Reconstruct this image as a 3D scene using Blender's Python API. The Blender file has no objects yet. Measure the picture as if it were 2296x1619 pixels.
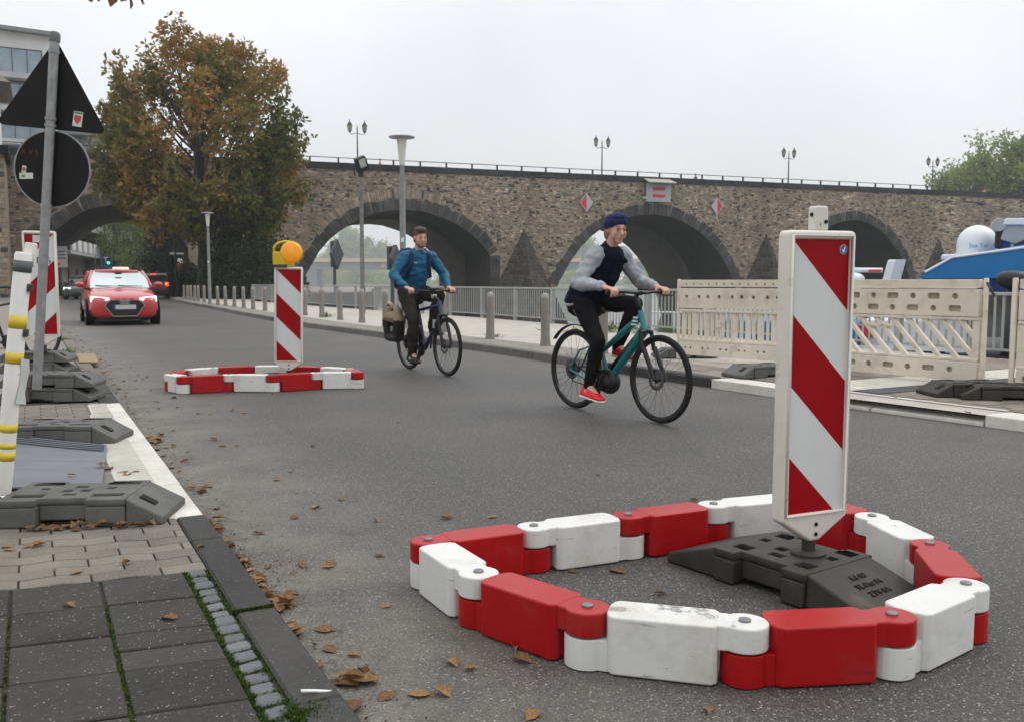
import bpy, bmesh, math, random
import numpy as np
from mathutils import Vector, Matrix, noise
R = math.radians
S = bpy.context.scene
col = S.collection
rng = random.Random(7)
nrg = np.random.default_rng(7)

# ------------------------------------------------------------------ camera, sky, sun, exposure
CAM_H, F, CX, CY = 1.1, 2050.0, 1148.0, 809.5      # measured camera: lens and tilt
PITCH = math.atan((809.5 - 633.0) / F)
cd = bpy.data.cameras.new('camera'); cam = bpy.data.objects.new('camera', cd); col.objects.link(cam)
cam.location = (0, 0, CAM_H); cam.rotation_euler = (R(90) - PITCH, 0, 0)
cd.sensor_width = 36; cd.lens = 36 * F / 2296; cd.clip_start = .05; cd.clip_end = 4000
cd.dof.use_dof = True; cd.dof.focus_distance = 4.6; cd.dof.aperture_fstop = 14
S.camera = cam

W = bpy.data.worlds.new('World'); S.world = W; W.use_nodes = True
wt = W.node_tree; wt.nodes.clear()
def wn(t, **k):
    n = wt.nodes.new(t)
    for a, b in k.items(): setattr(n, a, b)
    return n
SUN_EL, SUN_AZ = R(52), R(75)                     # azimuth: clockwise from +Y, to the right of the camera
sky = wn('ShaderNodeTexSky', sky_type='NISHITA', sun_disc=False, sun_elevation=SUN_EL, sun_rotation=SUN_AZ)
tc = wn('ShaderNodeTexCoord'); sep = wn('ShaderNodeSeparateXYZ')
wt.links.new(tc.outputs['Generated'], sep.inputs[0])
ramp = wn('ShaderNodeMapRange'); ramp.inputs[1].default_value = -.05; ramp.inputs[2].default_value = 1
ramp.inputs[3].default_value = 5.75; ramp.inputs[4].default_value = 17.0
wt.links.new(sep.outputs[2], ramp.inputs[0])
nz = wn('ShaderNodeTexNoise'); nz.inputs['Scale'].default_value = 2.6; nz.inputs['Detail'].default_value = 4
wt.links.new(tc.outputs['Generated'], nz.inputs['Vector'])
nr = wn('ShaderNodeMapRange'); nr.inputs[1].default_value = .3; nr.inputs[2].default_value = .7
nr.inputs[3].default_value = .90; nr.inputs[4].default_value = 1.09
wt.links.new(nz.outputs['Fac'], nr.inputs[0])
mu = wn('ShaderNodeMath', operation='MULTIPLY'); wt.links.new(ramp.outputs[0], mu.inputs[0]); wt.links.new(nr.outputs[0], mu.inputs[1])
tint = wn('ShaderNodeVectorMath', operation='SCALE'); tint.inputs[0].default_value = (.985, .995, 1.01)
wt.links.new(mu.outputs[0], tint.inputs['Scale'])
mx = wn('ShaderNodeMixRGB'); mx.inputs[0].default_value = .9
wt.links.new(sky.outputs[0], mx.inputs[1]); wt.links.new(tint.outputs[0], mx.inputs[2])
bg = wn('ShaderNodeBackground'); bg.inputs[1].default_value = .115
wt.links.new(mx.outputs[0], bg.inputs[0])
wo = wn('ShaderNodeOutputWorld'); wt.links.new(bg.outputs[0], wo.inputs[0])

sd = bpy.data.lights.new('sun', 'SUN'); sd.energy = .9; sd.angle = R(16); sd.color = (1, .97, .93)
sun = bpy.data.objects.new('sun', sd); col.objects.link(sun)
sdir = Vector((math.sin(SUN_AZ) * math.cos(SUN_EL), math.cos(SUN_AZ) * math.cos(SUN_EL), math.sin(SUN_EL)))
sun.rotation_euler = sdir.to_track_quat('Z', 'Y').to_euler(); sun.location = (30, 10, 60)
V = S.view_settings; V.view_transform = 'Standard'; V.look = 'None'; V.exposure = 0.0; V.gamma = 1; V.use_curve_mapping = False
S.cycles.use_denoising = True
S.cycles.max_bounces = 8
S.cycles.volume_bounces = 1
S.cycles.use_adaptive_sampling = True

# ------------------------------------------------------------------ measuring helpers
def ray(x, y):
    r, u = (x - CX) / F, (CY - y) / F
    return r, math.cos(PITCH) + u * math.sin(PITCH), -math.sin(PITCH) + u * math.cos(PITCH)
def G(x, y, z=0.0):                                # where a sighted point meets the height z
    d = ray(x, y); t = (z - CAM_H) / d[2]
    return Vector((d[0] * t, d[1] * t, z))
def D(x, y, dist):                                 # a sighted point at a given distance ahead
    d = ray(x, y); t = dist / d[1]
    return Vector((d[0] * t, dist, CAM_H + d[2] * t))
UV = Vector((-.4655, .885, 0)); VV = Vector((.885, .4655, 0))   # along and across the street
STREET = math.atan2(UV.y, UV.x) - math.pi / 2
def ST(t, s, z=0.0): return VV * t + UV * s + Vector((0, 0, z))

# ------------------------------------------------------------------ materials
MATS = {}
def principled(name):
    m = bpy.data.materials.new(name); m.use_nodes = True
    nt = m.node_tree; b = nt.nodes['Principled BSDF']
    return m, nt, b
def M(name, c, c2=None, rough=.6, scale=6., bump=0., bscale=40., metal=0., spec=.36, c3=None, scale3=30., thr3=.6, w3=.08, emit=None, es=0., coat=0., detail=6., stretch=None, bd=.01):
    if name in MATS: return MATS[name]
    m, nt, b = principled(name); L = nt.links.new; N = nt.nodes.new
    b.inputs['Roughness'].default_value = rough; b.inputs['Metallic'].default_value = metal
    b.inputs['Specular IOR Level'].default_value = spec
    b.inputs['Coat Weight'].default_value = coat
    t = N('ShaderNodeTexCoord'); vec = t.outputs['Object']
    if stretch:
        mp = N('ShaderNodeMapping'); mp.inputs['Scale'].default_value = stretch; L(vec, mp.inputs[0]); vec = mp.outputs[0]
    def col_out():
        n = N('ShaderNodeTexNoise'); n.inputs['Scale'].default_value = scale; n.inputs['Detail'].default_value = detail; n.inputs['Roughness'].default_value = .65
        L(vec, n.inputs['Vector'])
        r = N('ShaderNodeValToRGB'); r.color_ramp.elements[0].position = .32; r.color_ramp.elements[1].position = .68
        r.color_ramp.elements[0].color = (*c, 1); r.color_ramp.elements[1].color = (*(c2 or c), 1)
        L(n.outputs['Fac'], r.inputs[0]); out = r.outputs[0]
        if c3:
            n3 = N('ShaderNodeTexNoise'); n3.inputs['Scale'].default_value = scale3; n3.inputs['Detail'].default_value = 8; n3.inputs['Roughness'].default_value = .7
            L(vec, n3.inputs['Vector'])
            k = N('ShaderNodeMapRange'); k.inputs[1].default_value = thr3; k.inputs[2].default_value = thr3 + w3; L(n3.outputs['Fac'], k.inputs[0])
            x = N('ShaderNodeMixRGB'); L(k.outputs[0], x.inputs[0]); L(out, x.inputs[1]); x.inputs[2].default_value = (*c3, 1); out = x.outputs[0]
        return out
    if c2 or c3: L(col_out(), b.inputs['Base Color'])
    else: b.inputs['Base Color'].default_value = (*c, 1)
    if bump:
        n = N('ShaderNodeTexNoise'); n.inputs['Scale'].default_value = bscale; n.inputs['Detail'].default_value = 5; L(vec, n.inputs['Vector'])
        bn = N('ShaderNodeBump'); bn.inputs['Strength'].default_value = bump; bn.inputs['Distance'].default_value = bd
        L(n.outputs['Fac'], bn.inputs['Height']); L(bn.outputs[0], b.inputs['Normal'])
    if emit:
        b.inputs['Emission Color'].default_value = (*emit, 1); b.inputs['Emission Strength'].default_value = es
    MATS[name] = m; return m
def grime(m, c, scale, thr, w, stretch=(1, 1, 1), amount=1.):      # scuffs and dirt with a shape of their own, over the base colour
    nt = m.node_tree; L = nt.links.new; N = nt.nodes.new; b = nt.nodes['Principled BSDF']; s = b.inputs['Base Color']
    t = N('ShaderNodeTexCoord'); mp = N('ShaderNodeMapping'); mp.inputs['Scale'].default_value = stretch; L(t.outputs['Object'], mp.inputs[0])
    o = N('ShaderNodeObjectInfo'); ad = N('ShaderNodeVectorMath'); ad.operation = 'MULTIPLY_ADD'; L(o.outputs['Random'], ad.inputs[0]); ad.inputs[1].default_value = (31, 17, 23); L(mp.outputs[0], ad.inputs[2])
    n = N('ShaderNodeTexNoise'); n.inputs['Scale'].default_value = scale; n.inputs['Detail'].default_value = 9; n.inputs['Roughness'].default_value = .75; L(ad.outputs[0], n.inputs['Vector'])
    k = N('ShaderNodeMapRange'); k.inputs[1].default_value = thr; k.inputs[2].default_value = thr + w; k.inputs[4].default_value = amount; L(n.outputs['Fac'], k.inputs[0])
    x = N('ShaderNodeMixRGB'); L(k.outputs[0], x.inputs[0]); L(s.links[0].from_socket, x.inputs[1]) if s.links else None
    if not s.links: x.inputs[1].default_value = s.default_value
    x.inputs[2].default_value = (*c, 1); L(x.outputs[0], s); return m
def attr_mat(name, attr, rough=.9, bump=.3, bscale=12., var=.35, nscale=5., mult=1.):      # colour of each stone from the stone itself
    m, nt, b = principled(name); L = nt.links.new; N = nt.nodes.new
    a = N('ShaderNodeAttribute'); a.attribute_name = attr
    t = N('ShaderNodeTexCoord')
    n = N('ShaderNodeTexNoise'); n.inputs['Scale'].default_value = nscale; n.inputs['Detail'].default_value = 6; L(t.outputs['Object'], n.inputs['Vector'])
    r = N('ShaderNodeMapRange'); r.inputs[1].default_value = .3; r.inputs[2].default_value = .7; r.inputs[3].default_value = mult * (1 - var); r.inputs[4].default_value = mult * (1 + var); L(n.outputs['Fac'], r.inputs[0])
    s = N('ShaderNodeVectorMath'); s.operation = 'SCALE'; L(a.outputs['Color'], s.inputs[0]); L(r.outputs[0], s.inputs['Scale'])
    mp = N('ShaderNodeMapping'); mp.inputs['Scale'].default_value = (.22, .22, .09); L(t.outputs['Object'], mp.inputs[0])
    n4 = N('ShaderNodeTexNoise'); n4.inputs['Scale'].default_value = 1.; n4.inputs['Detail'].default_value = 7; n4.inputs['Roughness'].default_value = .7; L(mp.outputs[0], n4.inputs['Vector'])
    r4 = N('ShaderNodeMapRange'); r4.inputs[1].default_value = .35; r4.inputs[2].default_value = .65; r4.inputs[3].default_value = .66; r4.inputs[4].default_value = 1.12; L(n4.outputs['Fac'], r4.inputs[0])
    s4 = N('ShaderNodeVectorMath'); s4.operation = 'SCALE'; L(s.outputs[0], s4.inputs[0]); L(r4.outputs[0], s4.inputs['Scale']); s = s4
    L(s.outputs[0], b.inputs['Base Color']); b.inputs['Roughness'].default_value = rough; b.inputs['Specular IOR Level'].default_value = .25
    n2 = N('ShaderNodeTexNoise'); n2.inputs['Scale'].default_value = bscale; n2.inputs['Detail'].default_value = 6; L(t.outputs['Object'], n2.inputs['Vector'])
    bn = N('ShaderNodeBump'); bn.inputs['Strength'].default_value = bump; bn.inputs['Distance'].default_value = .03; L(n2.outputs['Fac'], bn.inputs['Height']); L(bn.outputs[0], b.inputs['Normal'])
    return m
def rand_mat(name, c1, c2, rough=.8, nscale=60., speck=None, bump=.25, bscale=90., spec=.16, moss=None):  # each piece its own tint, with grain
    m, nt, b = principled(name); L = nt.links.new; N = nt.nodes.new
    o = N('ShaderNodeObjectInfo'); g = N('ShaderNodeNewGeometry'); t = N('ShaderNodeTexCoord')
    rr = N('ShaderNodeMath'); rr.operation = 'ADD'; L(o.outputs['Random'], rr.inputs[0])
    n = N('ShaderNodeTexNoise'); n.inputs['Scale'].default_value = nscale; n.inputs['Detail'].default_value = 7; n.inputs['Roughness'].default_value = .75; L(g.outputs['Position'], n.inputs['Vector'])
    n5 = N('ShaderNodeTexNoise'); n5.inputs['Scale'].default_value = 3.; n5.inputs['Detail'].default_value = 4; L(g.outputs['Position'], n5.inputs['Vector'])
    ad = N('ShaderNodeMath'); ad.operation = 'MULTIPLY_ADD'; L(n5.outputs['Fac'], ad.inputs[0]); ad.inputs[1].default_value = .8; L(n.outputs['Fac'], ad.inputs[2])
    sc = N('ShaderNodeMath'); sc.operation = 'MULTIPLY_ADD'; L(o.outputs['Random'], sc.inputs[0]); sc.inputs[1].default_value = .35; L(ad.outputs[0], sc.inputs[2])
    mr = N('ShaderNodeMapRange'); mr.inputs[1].default_value = .65; mr.inputs[2].default_value = 1.5; L(sc.outputs[0], mr.inputs[0])
    x = N('ShaderNodeMixRGB'); x.inputs[1].default_value = (*c1, 1); x.inputs[2].default_value = (*c2, 1); L(mr.outputs[0], x.inputs[0]); out = x.outputs[0]
    if speck:
        v = N('ShaderNodeTexVoronoi'); v.inputs['Scale'].default_value = 110; L(g.outputs['Position'], v.inputs['Vector'])
        k = N('ShaderNodeMapRange'); k.inputs[1].default_value = .34; k.inputs[2].default_value = .22; L(v.outputs['Distance'], k.inputs[0])
        v2 = N('ShaderNodeTexNoise'); v2.inputs['Scale'].default_value = 75; L(g.outputs['Position'], v2.inputs['Vector'])
        k2 = N('ShaderNodeMapRange'); k2.inputs[1].default_value = .58; k2.inputs[2].default_value = .66; L(v2.outputs['Fac'], k2.inputs[0])
        mm = N('ShaderNodeMath'); mm.operation = 'MULTIPLY'; L(k.outputs[0], mm.inputs[0]); L(k2.outputs[0], mm.inputs[1])
        y = N('ShaderNodeMixRGB'); L(mm.outputs[0], y.inputs[0]); L(out, y.inputs[1]); y.inputs[2].default_value = (*speck, 1); out = y.outputs[0]
    L(out, b.inputs['Base Color']); b.inputs['Roughness'].default_value = rough; b.inputs['Specular IOR Level'].default_value = spec
    n2 = N('ShaderNodeTexNoise'); n2.inputs['Scale'].default_value = bscale; n2.inputs['Detail'].default_value = 6; L(g.outputs['Position'], n2.inputs['Vector'])
    bn = N('ShaderNodeBump'); bn.inputs['Strength'].default_value = bump; bn.inputs['Distance'].default_value = .004; L(n2.outputs['Fac'], bn.inputs['Height']); L(bn.outputs[0], b.inputs['Normal'])
    return m
def leaf_mat(name, stops, trans=.3, rough=.6):     # colour ramp along the leaf attribute "tint"
    m, nt, b = principled(name); L = nt.links.new; N = nt.nodes.new
    a = N('ShaderNodeAttribute'); a.attribute_name = 'tint'
    r = N('ShaderNodeValToRGB'); cr = r.color_ramp
    while len(cr.elements) < len(stops): cr.elements.new(.5)
    for e, (p, c) in zip(cr.elements, stops): e.position = p; e.color = (*c, 1)
    L(a.outputs['Fac'], r.inputs[0]); L(r.outputs[0], b.inputs['Base Color'])
    b.inputs['Roughness'].default_value = rough; b.inputs['Specular IOR Level'].default_value = .3
    tr = N('ShaderNodeBsdfTranslucent'); L(r.outputs[0], tr.inputs[0])
    mxs = N('ShaderNodeMixShader'); mxs.inputs[0].default_value = trans
    L(b.outputs[0], mxs.inputs[1]); L(tr.outputs[0], mxs.inputs[2]); L(mxs.outputs[0], nt.nodes['Material Output'].inputs[0])
    return m

# ------------------------------------------------------------------ mesh helpers
class MB:
    def __init__(s): s.v = []; s.f = []; s.m = []; s.c = []
    def add(s, vs, fs, mi=0, M_=None, c=None):
        o = len(s.v)
        if M_ is not None: vs = [M_ @ Vector(p) for p in vs]
        s.v += [tuple(p) for p in vs]; s.f += [tuple(i + o for i in f) for f in fs]; s.m += [mi] * len(fs)
        if c is not None: s.c += [c] * len(fs)
        return s
    def box(s, c, d, mi=0, M_=None, col_=None, taper=1.):
        x, y, z = c; a, b, h = d[0] / 2, d[1] / 2, d[2] / 2
        vs = [(x - a, y - b, z - h), (x + a, y - b, z - h), (x + a, y + b, z - h), (x - a, y + b, z - h),
              (x - a * taper, y - b * taper, z + h), (x + a * taper, y - b * taper, z + h), (x + a * taper, y + b * taper, z + h), (x - a * taper, y + b * taper, z + h)]
        return s.add(vs, [(3, 2, 1, 0), (4, 5, 6, 7), (0, 1, 5, 4), (1, 2, 6, 5), (2, 3, 7, 6), (3, 0, 4, 7)], mi, M_, col_)
    def prism(s, poly, z0, z1, mi=0, M_=None, c=None):    # polygon in xy, counter-clockwise
        n = len(poly); vs = [(x, y, z0) for x, y in poly] + [(x, y, z1) for x, y in poly]
        fs = [tuple(range(n - 1, -1, -1)), tuple(range(n, 2 * n))] + [(i, (i + 1) % n, n + (i + 1) % n, n + i) for i in range(n)]
        return s.add(vs, fs, mi, M_, c)
    def prismy(s, poly, y0, y1, mi=0, M_=None, c=None):   # polygon in xz, extruded along y
        n = len(poly); vs = [(x, y0, z) for x, z in poly] + [(x, y1, z) for x, z in poly]
        fs = [tuple(range(n)), tuple(range(2 * n - 1, n - 1, -1))] + [((i + 1) % n, i, n + i, n + (i + 1) % n) for i in range(n)]
        return s.add(vs, fs, mi, M_, c)
    def tube(s, pts, r, n=8, mi=0, M_=None, cap=True, flat=1., closed=False):
        pts = [Vector(p) for p in pts]; k = len(pts)
        rr = [r] * k if isinstance(r, (int, float)) else list(r)
        vs = []; fs = []; up = None
        for i, p in enumerate(pts):
            a = pts[(i - 1) % k] if (i or closed) else p; b_ = pts[(i + 1) % k] if (i < k - 1 or closed) else p
            t = (b_ - a).normalized()
            if up is None:
                up = t.cross(Vector((0, 0, 1)));  up = t.cross(Vector((0, 1, 0))) if up.length < .05 else up
                up.normalize()
            up = (up - t * up.dot(t)).normalized(); w = t.cross(up)
            for j in range(n):
                q = 2 * math.pi * j / n
                vs.append(p + up * (rr[i] * math.cos(q)) + w * (rr[i] * flat * math.sin(q)))
        for i in range(k if closed else k - 1):
            i2 = (i + 1) % k
            for j in range(n): fs.append((i * n + j, i * n + (j + 1) % n, i2 * n + (j + 1) % n, i2 * n + j))
        if cap and not closed: fs += [tuple(range(n - 1, -1, -1)), tuple((k - 1) * n + j for j in range(n))]
        return s.add(vs, fs, mi, M_)
    def lathe(s, prof, n=16, mi=0, M_=None, closed=False):   # (r, z) profile round the z axis
        k = len(prof); vs = []; fs = []
        for r, z in prof:
            for j in range(n):
                q = 2 * math.pi * j / n; vs.append((r * math.cos(q), r * math.sin(q), z))
        for i in range(k if closed else k - 1):
            i2 = (i + 1) % k
            for j in range(n): fs.append((i * n + j, i * n + (j + 1) % n, i2 * n + (j + 1) % n, i2 * n + j))
        if not closed:
            if prof[0][0] > 1e-5: fs.append(tuple(range(n - 1, -1, -1)))
            if prof[-1][0] > 1e-5: fs.append(tuple((k - 1) * n + j for j in range(n)))
        return s.add(vs, fs, mi, M_)
    def ball(s, c, r, n=12, mi=0, M_=None):
        r = (r, r, r) if isinstance(r, (int, float)) else r
        k = n // 2 + 1; vs = []; fs = []
        for i in range(k):
            a = math.pi * (i / (k - 1) - .5)
            for j in range(n):
                q = 2 * math.pi * j / n
                vs.append((c[0] + r[0] * math.cos(a) * math.cos(q), c[1] + r[1] * math.cos(a) * math.sin(q), c[2] + r[2] * math.sin(a)))
        for i in range(k - 1):
            for j in range(n): fs.append((i * n + j, i * n + (j + 1) % n, (i + 1) * n + (j + 1) % n, (i + 1) * n + j))
        return s.add(vs, fs, mi, M_)
    def mesh(s, name, mats, smooth=False, colname='stonecol'):
        me = bpy.data.meshes.new(name); me.from_pydata(s.v, [], s.f)
        for m in mats if isinstance(mats, (list, tuple)) else [mats]: me.materials.append(m)
        if any(s.m): me.polygons.foreach_set('material_index', s.m)
        if smooth: me.polygons.foreach_set('use_smooth', [True] * len(s.f))
        if s.c and len(s.c) == len(s.f):
            a = me.attributes.new(colname, 'FLOAT_COLOR', 'FACE')
            a.data.foreach_set('color', np.array([(*c, 1) for c in s.c], dtype=np.float32).ravel())
        me.validate(); me.update(); return me
    def build(s, name, mats, parent=None, smooth=False, bevel=0., loc=None, sharp=None, seg=2):
        return link(name, s.mesh(name, mats, smooth), parent, bevel, loc, sharp, seg)
def link(name, me, parent=None, bevel=0., loc=None, sharp=None, seg=2):
    o = bpy.data.objects.new(name, me); col.objects.link(o)
    if parent: o.parent = parent
    if loc is not None: o.location = loc
    if bevel:
        b = o.modifiers.new('edge', 'BEVEL'); b.width = bevel; b.segments = seg; b.limit_method = 'ANGLE'; b.angle_limit = R(35); b.harden_normals = False
    if sharp:
        bm = bmesh.new(); bm.from_mesh(me)
        for e in bm.edges:
            if len(e.link_faces) == 2 and e.calc_face_angle(0) > R(sharp): e.smooth = False
        bm.to_mesh(me); bm.free()
    return o
def tag(o, label=None, cat=None, group=None, kind=None):
    if label: o['label'] = label
    if cat: o['category'] = cat
    if group: o['group'] = group
    if kind: o['kind'] = kind
    return o
def thing(name, label, cat, loc=(0, 0, 0), rz=0., group=None, rot=None):
    o = bpy.data.objects.new(name, None); o.empty_display_size = .2; col.objects.link(o)
    o.location = loc; o.rotation_euler = rot if rot else (0, 0, rz)
    return tag(o, label, cat, group)
def copy_tree(o, parent=None):
    c = o.copy(); col.objects.link(c)
    if parent: c.parent = parent
    for ch in o.children: copy_tree(ch, c)
    return c
def struct(o): o['kind'] = 'structure'; return o
def evalmesh(o):                                   # bake modifiers or curves into a plain mesh and drop the source
    dg = bpy.context.evaluated_depsgraph_get(); dg.update()
    me = bpy.data.meshes.new_from_object(o.evaluated_get(dg), depsgraph=dg)
    dat = o.data; bpy.data.objects.remove(o)
    (bpy.data.meshes if isinstance(dat, bpy.types.Mesh) else bpy.data.curves).remove(dat)
    return me
def sheet(outer, holes, depth, bevel=0., name='sheet', res=2):   # flat plate in xy with true holes, thickness along z, centred
    cu = bpy.data.curves.new(name, 'CURVE'); cu.dimensions = '2D'; cu.fill_mode = 'BOTH'
    cu.extrude = max(.0005, depth / 2 - bevel); cu.bevel_depth = bevel; cu.bevel_resolution = res; cu.offset = -bevel
    for loop in [outer] + list(holes):
        sp = cu.splines.new('POLY'); sp.points.add(len(loop) - 1); sp.use_cyclic_u = True
        for p, q in zip(sp.points, loop): p.co = (q[0], q[1], 0, 1)
    o = bpy.data.objects.new(name, cu); col.objects.link(o)
    return evalmesh(o)
def text_mesh(body, size, depth=.002):
    cu = bpy.data.curves.new('lettering', 'FONT'); cu.body = body; cu.size = size; cu.align_x = 'CENTER'; cu.align_y = 'CENTER'; cu.extrude = depth
    o = bpy.data.objects.new('lettering', cu); col.objects.link(o); return evalmesh(o)
def setmat(me, *ms):
    me.materials.clear()
    for m in ms: me.materials.append(m)
    return me
def xform(me, M_): me.transform(M_); me.update(); return me
def rrect(x0, y0, x1, y1, r, n=4):
    out = []
    for cx_, cy_, a in ((x1 - r, y0 + r, -90), (x1 - r, y1 - r, 0), (x0 + r, y1 - r, 90), (x0 + r, y0 + r, 180)):
        for i in range(n + 1):
            q = R(a + 90 * i / n); out.append((cx_ + r * math.cos(q), cy_ + r * math.sin(q)))
    return out
def circ(cx_, cy_, r, n=16): return [(cx_ + r * math.cos(2 * math.pi * i / n), cy_ + r * math.sin(2 * math.pi * i / n)) for i in range(n)]
def roundpoly(pts, r, n=4):
    out = []; k = len(pts)
    for i in range(k):
        p, a, b = Vector(pts[i]), Vector(pts[i - 1]), Vector(pts[(i + 1) % k])
        u, w = (a - p).normalized(), (b - p).normalized()
        ang = u.angle(w); d = min(r / math.tan(ang / 2), (a - p).length * .48, (b - p).length * .48)
        s_, e_ = p + u * d, p + w * d
        for j in range(n + 1):
            t = j / n; out.append(tuple(s_ * (1 - t) ** 2 + p * (2 * t * (1 - t)) + e_ * t ** 2))
    return out
FRONT = Matrix(((1, 0, 0, 0), (0, 0, -1, 0), (0, 1, 0, 0), (0, 0, 0, 1)))   # sheet xy -> upright xz, its +z towards -y
_ico = {}
def ico(k):
    if k not in _ico:
        bm = bmesh.new(); bmesh.ops.create_icosphere(bm, subdivisions=k, radius=1); _ico[k] = [v.co.copy() for v in bm.verts]; bm.free()
    return _ico[k]
def hulls(chains, voxel, name, smooth=6, noise_amp=0., noise_scale=14., squash=None):
    """one continuous surface grown from overlapping tapered limbs: (p0, r0, p1, r1), r a number or three radii"""
    bm = bmesh.new()
    for p0, r0, p1, r1 in chains:
        vs = []
        for p, r in ((p0, r0), (p1, r1)):
            r = (r, r, r) if isinstance(r, (int, float)) else r
            for q in ico(2): vs.append(bm.verts.new((p[0] + q.x * r[0], p[1] + q.y * r[1], p[2] + q.z * r[2])))
        g = bmesh.ops.convex_hull(bm, input=vs)
        bmesh.ops.delete(bm, geom=[e for e in g['geom_interior'] if isinstance(e, bmesh.types.BMVert)], context='VERTS')
    me = bpy.data.meshes.new(name); bm.to_mesh(me); bm.free()
    o = bpy.data.objects.new(name, me); col.objects.link(o)
    rm = o.modifiers.new('skin', 'REMESH'); rm.mode = 'VOXEL'; rm.voxel_size = voxel; rm.use_smooth_shade = True
    sm = o.modifiers.new('soft', 'SMOOTH'); sm.iterations = smooth; sm.factor = .5
    me = evalmesh(o); me.name = name
    if noise_amp:
        n = len(me.vertices)
        for v in me.vertices:
            p = v.co; k = noise.noise(Vector((p.x * noise_scale, p.y * noise_scale, p.z * noise_scale * 1.9))) + .5 * noise.noise(p * noise_scale * 2.7)
            v.co = p + v.normal * (k * noise_amp)
        me.update()
    return me
def ik(a, b, l1, l2, hint):
    a, b = Vector(a), Vector(b); d = b - a; L = min(d.length, (l1 + l2) * .999); u = d.normalized()
    x = (l1 * l1 - l2 * l2 + L * L) / (2 * L); h = math.sqrt(max(l1 * l1 - x * x, 0))
    w = Vector(hint); w = (w - u * w.dot(u)).normalized()
    return a + u * x + w * h
def leafcloud(name, pos, nrm_up, size, tint, mat, parent, k=1, aspect=.5, seed=1, spread=1.0, droop=.2):
    """a crown of real leaves: k blades at each twig end, every blade a folded diamond of its own"""
    g = np.random.default_rng(seed); n = len(pos)
    d = nrm_up / (np.linalg.norm(nrm_up, axis=1, keepdims=True) + 1e-9)
    P = np.repeat(pos, k, 0); Dr = np.repeat(d, k, 0); sz = np.repeat(size, k) * g.uniform(.75, 1.2, n * k); T = np.repeat(tint, k) + g.normal(0, .035, n * k)
    rnd = g.normal(0, 1, (n * k, 3)); ax = Dr * .5 + rnd * spread; ax[:, 2] -= droop; ax /= np.linalg.norm(ax, axis=1, keepdims=True) + 1e-9
    sd = np.cross(ax, g.normal(0, 1, (n * k, 3))); sd /= np.linalg.norm(sd, axis=1, keepdims=True) + 1e-9
    up = np.cross(sd, ax); s = sz[:, None]
    a = P; c = P + ax * s; mid = P + ax * s * .58 + up * s * .08
    b1 = mid + sd * s * aspect * .5; b2 = mid - sd * s * aspect * .5
    vs = np.stack([a, b1, c, b2], 1).reshape(-1, 3).astype(np.float32)
    N_ = n * k; me = bpy.data.meshes.new(name)
    me.vertices.add(N_ * 4); me.vertices.foreach_set('co', vs.ravel())
    me.loops.add(N_ * 4); me.loops.foreach_set('vertex_index', np.arange(N_ * 4, dtype=np.int32))
    me.polygons.add(N_); me.polygons.foreach_set('loop_start', np.arange(0, N_ * 4, 4, dtype=np.int32))
    at = me.attributes.new('tint', 'FLOAT', 'FACE'); at.data.foreach_set('value', np.clip(T, 0, 1).astype(np.float32))
    me.materials.append(mat); me.update(); me.validate()
    o = link(name, me, parent); return o
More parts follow.
